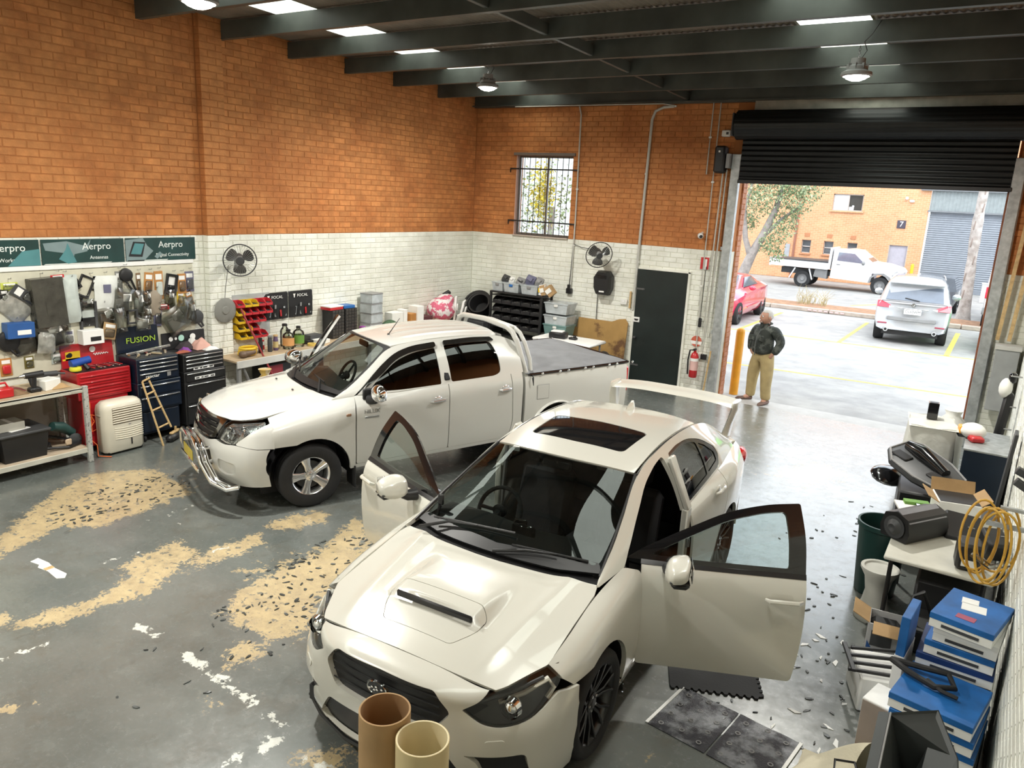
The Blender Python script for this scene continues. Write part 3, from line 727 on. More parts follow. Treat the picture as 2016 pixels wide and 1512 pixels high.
def trees():
 m_tr=mat('pale_bark',(.42,.38,.35),.9,var=.2,scale=5,bump=.5,bscale=12,col2=(.30,.26,.23),mixscale=4)
 t=thing('gum_tree','tall bare pale tree trunk standing in the garden bed beside the silver wagon','tree',(8.17,16.4,.06))
 rnd=random.Random(5);rings=[]
 for i in range(25):
  z=-.05+i*.32;r=.155+.07*math.exp(-z/.35)-.004*z+rnd.uniform(-.012,.012)
  if 8<=i<=10:r+=.012
  cx=-.10*math.sin(z/2.2)+.02*z*.3;rings.append([(cx+r*(1+.10*math.sin(3*a+z*1.3))*math.cos(a),r*(1+.08*math.cos(2*a+z))*math.sin(a),z)for a in np.linspace(0,2*PI,15)[:-1]])
 b=B();b.ring(rings);b.obj('trunk',m_tr,t,sm=80)
 b=B()
 for k in range(7):
  z=.8+k*.55;a=-PI/2+rnd.uniform(-.7,.7);b.box((-.10*math.sin(z/2.2)+.16*math.cos(a),.16*math.sin(a),z),(.035,.02,.28),.008,r=(0,.12,a+PI/2))
 b.obj('peeling_bark',mat('bark_strip',(.26,.20,.17),.9),t)
 m_tr2=mat('grey_bark',(.30,.27,.25),.9,var=.25,bump=.5,bscale=14)
 t=thing('shade_tree','leafy green tree leaning behind the red car across the car park','tree',(.15,18.3,0))
 b=B()
 b.tube([(-.05,0,-.05),(.1,0,.7),(.35,.05,1.5),(.7,.1,2.3),(1.0,.2,3.2),(1.2,.2,4.2)],[.26,.21,.18,.15,.12,.07],10)
 b.tube([(.3,.05,1.35),(.05,-.1,2.1),(-.1,-.2,3.2),(.1,-.2,4.2)],[.13,.11,.09,.05],8)
 b.tube([(.6,.1,2.1),(1.3,.2,2.9),(2.0,.2,3.5)],[.1,.07,.03],8)
 b.obj('trunk',m_tr2,t,sm=80)
 rnd=random.Random(11);b=B()
 blobs=[((.2,0,3.6),.85,900),((1.1,.1,3.9),.9,1000),((1.9,.1,3.9),.75,800),((2.2,.2,4.5),.9,700),((.9,0,4.9),1.3,900),((-.6,0,4.3),1.1,700),((1.35,.1,2.55),.62,520),((.95,0,1.95),.42,300),((1.3,0,1.6),.35,190),((.1,.1,2.75),.4,240),((1.75,.1,3.1),.4,260)]
 for(c,r,n)in blobs:
  for _ in range(n):
   v=V3((rnd.gauss(0,1),rnd.gauss(0,1),rnd.gauss(0,1)));v/=np.linalg.norm(v)+1e-9
   p=V3(c)+v*r*rnd.random()**.45*V3((1,.9,1))
   L_=rnd.uniform(.06,.13);w_=L_*.3;d=V3((rnd.uniform(-.6,.6),rnd.uniform(-.6,.6),rnd.uniform(-1,.1)));d/=np.linalg.norm(d)
   s=np.cross(d,V3((rnd.uniform(-1,1),rnd.uniform(-1,1),rnd.uniform(-1,1))));s/=np.linalg.norm(s)+1e-9
   b.add([p,p+d*L_*.5+s*w_,p+d*L_,p+d*L_*.5-s*w_],[(0,1,2,3)])
 m_l=mat('grey_green_leaves',(.20,.27,.13),.6,var=.2,scale=1.5,island=.45,col2=(.32,.37,.22),mixscale=1.5)
 me=bpy.data.meshes.new('foliage');me.from_pydata(b.v,[],b.f);me.materials.append(m_l)
 o=link('foliage',me,t);o['kind']='stuff'
 b=B();rnd=random.Random(8)
 for k in range(70):
  x,y,z=rnd.uniform(-.5,.5),rnd.uniform(-.3,.3),0;q=[]
  b.tube([(x,y,0),(x+rnd.uniform(-.1,.1),y,.25),(x+rnd.uniform(-.3,.3),y+rnd.uniform(-.2,.2),rnd.uniform(.3,.7))],[.008,.006,.002],4)
 o=b.obj('weeds',mat('dry_weeds',(.42,.36,.20),.9,island=.3),None,loc=(3.6,15.4,.05));tag(o,'dry weeds growing in the garden bed behind the red car','weeds',kind='stuff')
 t=thing('side_hedge','pale green bush and yellow leaves beyond the barred window','bush',(-1.5,5.2,0))
 b=B();b.tube([(0,0,0),(.2,.1,1.5),(.3,0,3)],[.12,.1,.06],8);b.obj('stem',m_tr2,t)
 b=B();rnd=random.Random(12)
 for _ in range(1100):
  p=V3((rnd.gauss(-.2,.8),rnd.gauss(0,.5),rnd.gauss(3.0,.55)));L_=rnd.uniform(.06,.13)
  d=V3((rnd.uniform(-1,1),rnd.uniform(-1,1),rnd.uniform(-1,1)));d/=np.linalg.norm(d);s=np.cross(d,V3((.3,.5,.8)));s/=np.linalg.norm(s)+1e-9
  b.add([p,p+d*L_*.5+s*L_*.35,p+d*L_,p+d*L_*.5-s*L_*.35],[(0,1,2,3)])
 me=bpy.data.meshes.new('bush_leaves');me.from_pydata(b.v,[],b.f);me.materials.append(m_l);o=link('bush_leaves',me,t);o['kind']='stuff'
 b=B()
 for _ in range(900):
  p=V3((rnd.gauss(.30,.13),rnd.gauss(-.5,.2),rnd.gauss(3.35,.38)));L_=rnd.uniform(.06,.12)
  d=V3((rnd.uniform(-1,1),rnd.uniform(-1,1),rnd.uniform(-1,.2)));d/=np.linalg.norm(d);s=np.cross(d,V3((.3,.5,.8)));s/=np.linalg.norm(s)+1e-9
  b.add([p,p+d*L_*.5+s*L_*.3,p+d*L_,p+d*L_*.5-s*L_*.3],[(0,1,2,3)])
 me=bpy.data.meshes.new('yellow_leaves');me.from_pydata(b.v,[],b.f);me.materials.append(mat('yellow_leaf',(.62,.50,.05),.6,island=.3));o=link('yellow_leaves',me,t);o['kind']='stuff'
trees()
b=B();b.box((-5.5,8.6,2.5),(7,.3,5));struct(b.obj('wall_neighbour',mat('pale_render',(.62,.62,.60),.9,var=.1),sm=0))
def bollard():
 b=B();b.lathe([(.075,0),(.075,1.12),(.068,1.16),(.045,1.185),(.001,1.195)],n=22)
 o=b.obj('bollard',mat('orange_yellow_paint',(.72,.32,.02),.45,var=.1),None,loc=(5.40,.62,-.01))
 tag(o,'orange yellow steel bollard standing outside the left edge of the roller door','bollard')
bollard()
# ------------------------------------------------------------------ car body panels: spline surfaces cut along outlines
def spl_w(n,u):
 A=np.zeros((n,n));Bm=np.zeros((n,n));A[0,0]=A[-1,-1]=1
 for i in range(1,n-1):
  A[i,i-1:i+2]=(1,4,1);Bm[i,i-1:i+2]=(6,-12,6)
 M2=np.linalg.solve(A,Bm);x=np.clip(np.asarray(u,float),0,1)*(n-1)
 i=np.minimum(x.astype(int),n-2);a=x-i;I=np.eye(n);q=(1-a)[:,None];a=a[:,None]
 return q*I[i]+a*I[i+1]+((q**3-q)*M2[i]+(a**3-a)*M2[i+1])/6
class Patch:
 def __init__(s,net,center=(1.3,0,.6)):
  s.N=np.array(net,float);s.c=V3(center);s.nt,s.ns=s.N.shape[:2]
  gs,gt=np.linspace(0,1,161),np.linspace(0,1,81)
  S,T=np.meshgrid(gs,gt);s.gS,s.gT=S.ravel(),T.ravel();s.gP=s.ev(s.gS,s.gT)
  G=s.gP.reshape(81,161,3)
  s.Ls=np.linalg.norm(np.diff(G,axis=1),axis=2).sum(1).mean();s.Lt=np.linalg.norm(np.diff(G,axis=0),axis=2).sum(0).mean()
 def ev(s,S,T):
  ws,wt=spl_w(s.ns,S),spl_w(s.nt,T)
  return np.einsum('pi,pj,ijk->pk',wt,ws,s.N)
 def nrm(s,S,T):
  e=1e-3;S0,S1,T0,T1=np.clip(S-e,0,1),np.clip(S+e,0,1),np.clip(T-e,0,1),np.clip(T+e,0,1)
  n=np.cross(s.ev(S1,T)-s.ev(S0,T),s.ev(S,T1)-s.ev(S,T0));n/=np.linalg.norm(n,axis=1)[:,None]+1e-12
  P=s.ev(S,T);sg=np.sign(((P-s.c)*n).sum());return n*(sg if sg else 1)
 def inv(s,pts,ax):
  P=np.array(pts,float)[:,:2];G=s.gP[:,ax]
  k=((P[:,None,:]-G[None])**2).sum(2).argmin(1);S,T=s.gS[k].copy(),s.gT[k].copy()
  for _ in range(6):
   e=1e-4;F=s.ev(S,T)[:,ax];Js=(s.ev(np.clip(S+e,0,1),T)[:,ax]-s.ev(np.clip(S-e,0,1),T)[:,ax]);Jt=(s.ev(S,np.clip(T+e,0,1))[:,ax]-s.ev(S,np.clip(T-e,0,1))[:,ax])
   ds=np.clip(S+e,0,1)-np.clip(S-e,0,1);dt=np.clip(T+e,0,1)-np.clip(T-e,0,1);Js/=ds[:,None];Jt/=dt[:,None]
   r=P-F;det=Js[:,0]*Jt[:,1]-Js[:,1]*Jt[:,0];det=np.where(np.abs(det)<1e-6,1e-6,det)
   dS=(r[:,0]*Jt[:,1]-r[:,1]*Jt[:,0])/det;dT=(Js[:,0]*r[:,1]-Js[:,1]*r[:,0])/det
   S=np.clip(S+np.clip(dS,-.03,.03),0,1);T=np.clip(T+np.clip(dT,-.05,.05),0,1)
  return S,T
AX={'xz':[0,2],'xy':[0,1],'yz':[1,2]}
def rnd_poly(pts,r=.02,step=.03):
 n=len(pts);out=[]
 for i in range(n):
  p=V3(pts[i][:2]);a=V3(pts[i-1][:2]);b_=V3(pts[(i+1)%n][:2]);R_=pts[i][2]if len(pts[i])>2 else r
  da,db=a-p,b_-p;la,lb=np.linalg.norm(da),np.linalg.norm(db);R2=min(R_,la*.45,lb*.45)
  if R2<1e-4:out.append(p);continue
  p0,p1=p+da/la*R2,p+db/lb*R2
  for k in range(5):u=k/4;out.append((1-u)**2*p0+2*u*(1-u)*p+u*u*p1)
 res=[]
 for i in range(len(out)):
  p,q=out[i],out[(i+1)%len(out)];m=max(1,int(np.linalg.norm(q-p)/step))
  for k in range(m):res.append(p+(q-p)*k/m)
 return[tuple(x)for x in res]
def arc(cx,cz,r,a0,a1,n=14):return[(cx+r*math.cos(math.radians(a0+(a1-a0)*k/n)),cz+r*math.sin(math.radians(a0+(a1-a0)*k/n)),0)for k in range(n+1)]
def inpoly(x,y,P):
 c=np.zeros(len(x),bool);n=len(P)
 for i in range(n):
  (x0,y0),(x1,y1)=P[i],P[(i+1)%n]
  if y0!=y1:c^=((y0>y)!=(y1>y))&(x<(x1-x0)*(y-y0)/(y1-y0)+x0)
 return c
def panel(patch,outline,ax,h=.045,rim=.018,off=0.,holes=(),r=.02,disp=None,mirror=False,origin=(0,0,0),back=False,step=.03):
 loops=[]
 for lp in[outline]+list(holes):
  pp=rnd_poly(lp,r,step);S,T=patch.inv(pp,AX[ax]);q=np.stack([S*patch.Ls,T*patch.Lt],1)
  keep=[0]
  for i in range(1,len(q)):
   if np.linalg.norm(q[i]-q[keep[-1]])>2e-3:keep.append(i)
  if np.linalg.norm(q[keep[-1]]-q[keep[0]])<2e-3:keep.pop()
  loops.append(q[keep])
 o=loops[0]
 gx=np.arange(o[:,0].min()+h/2,o[:,0].max(),h);gy=np.arange(o[:,1].min()+h/2,o[:,1].max(),h)
 X,Y=np.meshgrid(gx,gy);X,Y=X.ravel(),Y.ravel();ok=inpoly(X,Y,o)
 for lp in loops[1:]:ok&=~inpoly(X,Y,lp)
 X,Y=X[ok],Y[ok]
 if len(X):
  bd=np.concatenate(loops);d=np.sqrt((X[:,None]-bd[None,:,0])**2+(Y[:,None]-bd[None,:,1])**2).min(1);X,Y=X[d>h*.4],Y[d>h*.4]
 vs=[];es=[]
 for lp in loops:
  b0=len(vs);vs+=[Vector(p)for p in lp];es+=[(b0+i,b0+(i+1)%len(lp))for i in range(len(lp))]
 vs+=[Vector((a,b_))for a,b_ in zip(X,Y)]
 v2,e2,f2,ov,oe,of=geometry.delaunay_2d_cdt(vs,es,[],0,1e-6)
 Q=np.array([tuple(v)for v in v2]);F=[f for f in f2]
 ctr=np.array([Q[list(f)].mean(0)for f in F]);ok=inpoly(ctr[:,0],ctr[:,1],o)
 for lp in loops[1:]:ok&=~inpoly(ctr[:,0],ctr[:,1],lp)
 F=[f for f,k in zip(F,ok)if k]
 S,T=np.clip(Q[:,0]/patch.Ls,0,1),np.clip(Q[:,1]/patch.Lt,0,1);P=patch.ev(S,T);Nn=patch.nrm(S,T)
 if disp is not None:
  e=2e-3
  def full(S,T):p=patch.ev(S,T);return p+patch.nrm(S,T)*disp(p)[:,None]
  d1=full(np.clip(S+e,0,1),T)-full(np.clip(S-e,0,1),T);d2=full(S,np.clip(T+e,0,1))-full(S,np.clip(T-e,0,1))
  n2=np.cross(d1,d2);n2/=np.linalg.norm(n2,axis=1)[:,None]+1e-12;n2*=np.sign((n2*Nn).sum(1))[:,None];P=P+Nn*disp(P)[:,None];Nn=n2
 P=P+Nn*off
 a,b_,c=F[0][:3];
 fl=[]
 for f in F:
  a,b_,c=f[:3];fl.append(f if(np.cross(P[b_]-P[a],P[c]-P[a])@Nn[a])>0 else f[::-1])
 V=list(P);NN=list(Nn);FF=[tuple(f)for f in fl]
 if rim>0:
  ed={}
  for f in fl:
   for i in range(len(f)):ed[(f[i],f[(i+1)%len(f)])]=1
  for(i,j)in list(ed):
   if(j,i)not in ed:
    t=P[j]-P[i];n=np.cross(t,Nn[i]);n/=np.linalg.norm(n)+1e-12;k=len(V)
    V+=[P[i],P[j],P[j]-Nn[j]*rim,P[i]-Nn[i]*rim];NN+=[n]*4;FF.append((k+1,k,k+3,k+2))
 V=np.array(V);NN=np.array(NN)
 if mirror:V=V*(1,-1,1);NN=NN*(1,-1,1);FF=[f[::-1]for f in FF]
 return V-V3(origin),FF,NN
def panel_obj(name,m,parent,pieces):
 if isinstance(pieces,list):
  return[panel_obj(name,m,parent,p)for p in pieces][0]
 V=[];F=[];Nn=[]
 for(v,f,n)in[pieces]:
  o=len(V);V+=v.tolist();Nn+=n.tolist();F+=[tuple(o+i for i in q)for q in f]
 me=bpy.data.meshes.new(name);me.from_pydata(V,[],F);me.materials.append(m);me.shade_smooth()
 me.normals_split_custom_set_from_vertices(Nn)
 return link(name,me,parent)
def both(fn):return[fn(False),fn(True)]
def symrow(half):
 return[(x,-y,z)for x,y,z in half[::-1]]+([(x,y,z)for x,y,z in half[1:]]if half[0][1]==0 else list(half))
def wheel(name,parent,loc,R,rimr,width,side,spokes,m_rim,style='five'):
 t=bpy.data.objects.new(name,None);COL.objects.link(t);t.parent=parent;t.location=loc;t.rotation_euler=(0,0,0 if side>0 else PI)
 w=width/2;b=B()
 b.lathe([(rimr-.005,-w*.9),(rimr+.02,-w*.95),(R-.03,-w),(R-.008,-w*.85),(R,-w*.6),(R,-w*.32),(R-.008,-w*.3),(R-.008,-w*.24),(R,-w*.22),(R,w*.22),(R-.008,w*.24),(R-.008,w*.3),(R,w*.32),(R,w*.6),(R-.008,w*.85),(R-.03,w),(rimr+.035,w*.99),(rimr+.012,w*.93),(rimr-.004,w*.85)],ax='y',n=48,cap=False)
 b.obj('tyre',m_rubber,t,sm=50)
 b=B();b.lathe([(rimr+.004,w*.90),(rimr+.006,w*.86),(rimr-.012,w*.80),(rimr-.028,w*.5),(rimr-.04,-w*.8),(rimr-.002,-w*.9)],ax='y',n=48,cap=False);b.obj('rim',m_rim,t,sm=50)
 b=B();b.lathe([(.03,w*.25),(rimr*.72,w*.25),(rimr*.72,w*.18),(.03,w*.18)],ax='y',n=32);b.obj('brake_disc',m_dkgrey,t,sm=40)
 for k in range(spokes):
  a=2*PI*k/spokes+.3;b=B()
  rm=rotm(0,a,0)
  if style=='five':
   sec=[(.055,.034,w*.62,.05),(rimr*.55,.033,w*.70,.035),(rimr-.012,.050,w*.86,.03)]
   rings=[]
   for rad,hw,yy,dep in sec:rings.append([(-hw,yy-dep,rad),(-hw,yy-.006,rad),(-hw*.75,yy,rad),(-hw*.12,yy,rad),(0,yy-.006,rad),(hw*.12,yy,rad),(hw*.75,yy,rad),(hw,yy-.006,rad),(hw,yy-dep,rad)])
   R_=np.array(rings)@rm.T;b.ring([list(q)for q in R_])
  else:
   for s in(-1,1):
    sec=[(.04,s*.012,.010,w*.50),(rimr*.55,s*.016,.009,w*.72),(rimr-.01,s*.055,.011,w*.88)]
    rings=[]
    for rad,cx,hw,yy in sec:rings.append([(cx-hw,yy-.03,rad),(cx-hw,yy-.004,rad),(cx-hw*.5,yy,rad),(cx+hw*.5,yy,rad),(cx+hw,yy-.004,rad),(cx+hw,yy-.03,rad)])
    R_=np.array(rings)@rm.T;b.ring([list(q)for q in R_])
  b.obj('spoke',m_rim,t,sm=35)
 b=B();b.lathe([(.001,w*.70),(.028,w*.69),(.034,w*.64),(.06,w*.60),(.065,w*.3)],ax='y',n=24);b.obj('hub_cap',m_rim,t)
 b=B()
 for k in range(5):a=2*PI*k/5;b.cyl((.048*math.cos(a),w*.58,.048*math.sin(a)),(.048*math.cos(a),w*.66,.048*math.sin(a)),.009,n=6)
 o=b.obj('wheel_nuts',m_chrome,t);o['kind']='stuff'
 return t
def seat(parent,x,y,z,m,name='seat'):
 b=B();b.box((x,y,z+.06),(.50,.50,.16),.05);b.box((x+.30,y,z+.40),(.15,.48,.62),.05,r=(0,.22,0));b.box((x+.40,y,z+.80),(.09,.26,.18),.04,r=(0,.2,0));b.box((x+.02,y+.23,z+.1),(.5,.07,.18),.03);b.box((x+.02,y-.23,z+.1),(.5,.07,.18),.03)
 return b.obj(name,m,parent)
def steering(parent,c,m):
 b=B();R_=rotm(0,math.radians(-62),0);P=[tuple(R_@V3((.175*math.cos(a),.175*math.sin(a),0))+V3(c))for a in np.linspace(0,2*PI,29)[:-1]];b.tube(P,.016,8,closed=True)
 for a in(0.3,PI-.3,-PI/2):b.tube([c,tuple(R_@V3((.17*math.sin(a+PI/2),.17*math.cos(a+PI/2),0))+V3(c))],.014,6)
 b.sph(c,(.03,.06,.05),10,8);b.cyl(c,(c[0]-.35,c[1],c[2]-.15),.03,n=8)
 return b.obj('steering_wheel',m,parent)
def wiper(parent,pts,m,name='wiper'):
 b=B();b.tube(pts[:2]+[pts[2]],[.012,.009,.006],6);b.tube([pts[3],pts[4]],.008,6);return b.obj(name,m,parent)
# ------------------------------------------------------------------ white sports sedan with both front doors open
def sedan():
 m_p=mat('pearl_white_paint',(.62,.61,.55),.25,var=.015,coat=1.,scale=1.2)
 m_gl=glass('sedan_glass',(.42,.47,.45),.10,.01);m_gd=glass('sedan_tinted_glass',(.08,.085,.09),.12,.01);m_gs=glass('side_glass',(.62,.72,.70),.06,.01)
 m_in=mat('dark_interior',(.016,.016,.018),.8,var=.2);m_trim=m_blackg
 t=thing('sports_sedan','cream white sports sedan with both front doors open, bonnet scoop and tall rear wing','car',(6.656,-9.029,0),math.radians(92.34))
 # ---- surfaces (x to the rear from the front axle, y to the driver side, z up)
 xs=[-.45,-.2,.1,.45,.9,1.5,2.1,2.65,3.05,3.4]
 Y=[[.80,.84,.845,.83,.82,.82,.83,.85,.82,.74],[.83,.888,.894,.872,.862,.862,.875,.895,.85,.78],[.845,.895,.899,.887,.880,.880,.888,.900,.868,.80],[.838,.884,.889,.882,.876,.877,.885,.894,.872,.81],[.805,.84,.856,.858,.852,.853,.858,.855,.835,.79],[.745,.752,.745,.768,.80,.805,.795,.77,.74,.70]]
 Z=[[.17]*10,[.34]*10,[.56]*10,[.72,.73,.74,.75,.75,.76,.77,.78,.78,.78],[.77,.82,.865,.895,.90,.91,.925,.94,.945,.94],[.80,.862,.922,.972,.985,1.0,1.015,1.03,1.05,1.05]]
 SIDE=Patch([[(x,y,z)for x,y,z in zip(xs,yr,zr)]for yr,zr in zip(Y,Z)])
 gx=[.20,.45,.8,1.13,1.6,2.1,2.6,2.95,3.25]
 gb=[(.955,.735),(.972,.768),(.983,.797),(.99,.803),(1.002,.805),(1.015,.795),(1.03,.775),(1.04,.75),(1.05,.72)]
 gt=[(.968,.715),(1.062,.688),(1.222,.632),(1.361,.582),(1.43,.565),(1.44,.565),(1.39,.575),(1.27,.60),(1.115,.64)]
 gm=[((a[0]+b_[0])/2+.006,(a[1]+b_[1])/2+.022*min(1,(b_[0]-a[0])/.3))for a,b_ in zip(gb,gt)]
 GREEN=Patch([[(x,y,z)for x,(z,y)in zip(gx,row)]for row in(gb,gm,gt)])
 ROOF=Patch([symrow(r_)for r_ in([(1.0,0,1.412),(1.035,.33,1.402),(1.13,.574,1.362)],[(1.48,0,1.462),(1.5,.33,1.453),(1.55,.558,1.428)],[(2.05,0,1.474),(2.05,.33,1.465),(2.05,.558,1.442)],[(2.53,0,1.44),(2.52,.33,1.432),(2.5,.566,1.405)])])
 WIND=Patch([symrow(r_)for r_ in([(.145,0,.998),(.175,.36,.995),(.275,.715,.978)],[(.42,0,1.150),(.455,.345,1.14),(.57,.675,1.112)],[(.71,0,1.292),(.745,.335,1.282),(.86,.625,1.245)],[(.99,0,1.408),(1.025,.33,1.397),(1.12,.574,1.357)])])
 HOOD=Patch([symrow(r_)for r_ in([(-.772,0,.787),(-.762,.33,.772),(-.727,.594,.744)],[(-.47,0,.868),(-.46,.40,.852),(-.45,.752,.797)],[(-.1,0,.935),(-.09,.40,.924),(-.08,.745,.884)],[(.07,0,.962),(.10,.40,.955),(.17,.735,.938)],[(.13,0,.975),(.16,.40,.968),(.22,.73,.952)])])
 FR=Patch([symrow(r_)for r_ in([(-.86,0,.15),(-.85,.3,.15),(-.79,.55,.155),(-.68,.73,.16),(-.52,.83,.165),(-.34,.865,.17)],[(-.90,0,.28),(-.89,.3,.28),(-.83,.56,.28),(-.71,.755,.28),(-.53,.85,.28),(-.34,.886,.28)],[(-.925,0,.42),(-.91,.3,.42),(-.848,.56,.42),(-.716,.76,.42),(-.53,.859,.42),(-.34,.893,.42)],[(-.935,0,.56),(-.915,.3,.56),(-.838,.555,.56),(-.70,.75,.56),(-.523,.857,.56),(-.34,.896,.56)],[(-.938,0,.67),(-.915,.31,.665),(-.82,.54,.645),(-.665,.725,.65),(-.495,.842,.66),(-.34,.889,.67)],[(-.915,0,.748),(-.895,.32,.738),(-.80,.55,.70),(-.635,.71,.715),(-.48,.815,.74),(-.34,.872,.755)],[(-.777,0,.785),(-.767,.33,.770),(-.732,.594,.742),(-.585,.69,.778),(-.455,.760,.797),(-.34,.81,.815)])])
 RE=Patch([symrow(r_)for r_ in([(3.60,0,.22),(3.57,.5,.22),(3.4,.80,.22)],[(3.67,0,.5),(3.63,.5,.5),(3.4,.81,.5)],[(3.66,0,.8),(3.61,.5,.8),(3.4,.80,.8)],[(3.60,0,1.05),(3.56,.5,1.05),(3.4,.70,1.05)])])
 BACK=Patch([symrow(r_)for r_ in([(2.54,0,1.436),(2.53,.33,1.428),(2.51,.562,1.40)],[(2.86,0,1.285),(2.85,.33,1.275),(2.80,.585,1.25)],[(3.17,0,1.115),(3.16,.35,1.11),(3.12,.63,1.09)],[(3.35,0,1.085),(3.35,.35,1.08),(3.3,.68,1.06)],[(3.60,0,1.055),(3.58,.4,1.05),(3.42,.70,1.048)])])
 # ---- bonnet with scoop
 def sm(u):u=np.clip(u,0,1);return u*u*(3-2*u)
 def scoop(P):
  x,y=P[:,0],np.abs(P[:,1]);g=1-sm((y-.262)/.085)
  f=sm((x+.462)/.02)*(1-sm((x+.38)/.42))
  ridge=.010*np.exp(-((y-(.50+.1*(x+.3)))/.05)**2)*sm((x+.78)/.3)
  return.058*g*f+ridge
 ins=[(-.63,-.235,.03),(-.63,.235,.03),(-.50,.315,.06),(-.40,.335,.05),(-.345,.27,.05),(-.345,-.27,.05),(-.40,-.335,.05),(-.50,-.315,.06)]
 hood=panel(HOOD,[(-.83,-.0,0),(-.82,.33,0),(-.76,.590,.0),(-.45,.748,.02),(-.09,.738,.1),(.13,.738,.01),(.222,.715,.01),(.205,.62,.1),(.14,.40,.3),(.095,0,.3),(.14,-.40,.3),(.205,-.62,.1),(.222,-.715,.01),(.13,-.738,.01),(-.09,-.738,.1),(-.45,-.748,.02),(-.76,-.590,.0),(-.82,-.33,0)],'xy',holes=[ins],disp=scoop,h=.03)
 panel_obj('bonnet',m_p,t,hood)
 ins2=[(-.627,-.232,.03),(-.627,.232,.03),(-.50,.311,.06),(-.40,.331,.05),(-.349,.267,.05),(-.349,-.267,.05),(-.40,-.331,.05),(-.50,-.311,.06)]
 sc=panel_obj('bonnet_scoop',m_p,t,panel(HOOD,ins2,'xy',disp=scoop,h=.018))
 b=B();b.box((-.4615,0,.897),(.024,.535,.046),.014,r=(0,-.1,0));b.obj('intake_slot',m_black,sc)
 # ---- cowl, windscreen, roof
 panel_obj('cowl',m_black,t,panel(WIND,[(.10,0,0),(.17,.40,.2),(.30,.70,.02),(.36,.66,.02),(.25,.35,.2),(.21,0,0),(.25,-.35,.2),(.36,-.66,.02),(.30,-.70,.02),(.17,-.40,.2)],'xy',off=-.004))
 b=B();b.grid(lambda u,v:(.08+.16*u+.13*abs(2*v-1)**2,-.71+1.42*v,.955+.02*u-.02*abs(2*v-1)**2),3,16);b.obj('cowl_tray',m_black,t,sm=80)
 panel_obj('windscreen',m_gl,t,panel(WIND,[(.215,0,0),(.25,.35,.3),(.335,.665,.05),(.57,.652,.2),(.86,.603,.2),(1.16,.556,.0),(1.1,.33,0),(1.08,0,0),(1.1,-.33,0),(1.16,-.556,.0),(.86,-.603,.2),(.57,-.652,.2),(.335,-.665,.05),(.25,-.35,.3)],'xy',rim=.004,off=-.004,h=.06))
 for s in(1,-1):
  b=B();q=[WIND.N[i][4 if s>0 else 0]for i in range(4)]
  b.tube([tuple(p+V3((0,-s*.012,.002)))for p in q],.011,6);b.obj('windscreen_seal',m_black,t)
 b=B();b.box((1.03,-.01+.36,1.378),(.012,.05,.035));b.box((1.075,-.35,1.36),(.004,.12,.02));b.obj('windscreen_sticker',m_label,t)
 sun=[(1.28,0,0),(1.30,.385,.06),(1.78,.40,.06),(1.80,0,0),(1.78,-.40,.06),(1.30,-.385,.06)]
 rf=[(.93,0,0),(.95,.33,0),(1.09,.553,0),(1.6,.540,.2),(2.1,.540,.2),(2.49,.548,.02),(2.52,.3,.1),(2.53,0,0),(2.52,-.3,.1),(2.49,-.548,.02),(2.1,-.540,.2),(1.6,-.540,.2),(1.09,-.553,0),(.95,-.33,0)]
 panel_obj('roof',m_p,t,panel(ROOF,rf,'xy',holes=[sun]))
 panel_obj('sunroof',mat('sunroof_black_glass',(.008,.008,.009),.04,var=.1,coat=.3),t,panel(ROOF,[(1.287,0,0),(1.307,.377,.055),(1.773,.392,.055),(1.793,0,0),(1.773,-.392,.055),(1.307,-.377,.055)],'xy',off=-.002))
 for s in(1,-1):
  b=B();b.tube([(x,s*(y-.008),z-.004)for x,(z,y)in zip(np.linspace(1.12,2.52,9),[np.array([np.interp(x,gx,[g[0]for g in gt]),np.interp(x,gx,[g[1]for g in gt])])for x in np.linspace(1.12,2.52,9)])],.009,6);b.obj('roof_channel',m_black,t)
 b=B()
 rings=[]
 for h_,x0,x1,w in((0,2.28,2.47,.036),(.025,2.31,2.465,.03),(.055,2.365,2.455,.018),(.075,2.41,2.45,.006)):
  rings.append([(x0,0,1.452-.02*0+h_),((x0+x1)/2,w,1.450+h_),(x1,w*.4,1.446+h_),(x1,-w*.4,1.446+h_),((x0+x1)/2,-w,1.450+h_)])
 b.ring(rings);b.obj('roof_antenna_fin',m_p,t,sm=70)
 panel_obj('rear_window',m_gd,t,panel(BACK,[(2.56,-.50),(2.56,.50),(3.10,.58),(3.12,-.58)],'xy',r=.05,rim=.004))
 panel_obj('boot_lid',m_p,t,panel(BACK,[(2.545,-.545,.0),(2.56,-.52,0),(3.12,-.60,.03),(3.14,0,0),(3.12,.60,.03),(2.56,.52,0),(2.545,.545,0),(3.12,.645,0),(3.42,.70,.02),(3.58,.4,.1),(3.6,0,0),(3.58,-.4,.1),(3.42,-.70,.02),(3.12,-.645,0)],'xy'))
 panel_obj('rear_bumper',m_p,t,panel(RE,[(-.80,.22),(.80,.22),(.80,.8),(.70,1.05),(0,1.06),(-.70,1.05),(-.80,.8)],'yz',r=.01))
 # ---- front bumper
 gr=[(-.335,.735,.03),(0,.742,0),(.335,.735,.03),(.425,.625,.03),(.33,.505,.04),(0,.495,0),(-.33,.505,.04),(-.425,.625,.03)]
 lo=[(-.40,.40,.03),(.40,.40,.03),(.55,.185,.02),(.50,.162,.01),(-.50,.162,.01),(-.55,.185,.02)]
 fg=[(.50,.405,.01),(.775,.43,.03),(.80,.24,.04),(.77,.185,.02),(.63,.18,.02),(.57,.37,.03)]
 hl=[(.480,.655,.012),(.57,.590,.04),(.66,.575,.05),(.775,.60,.05),(.838,.74,.03),(.752,.84,.0),(.735,.84,.0),(.69,.83,.0),(.595,.79,.0),(.55,.70,.03)]
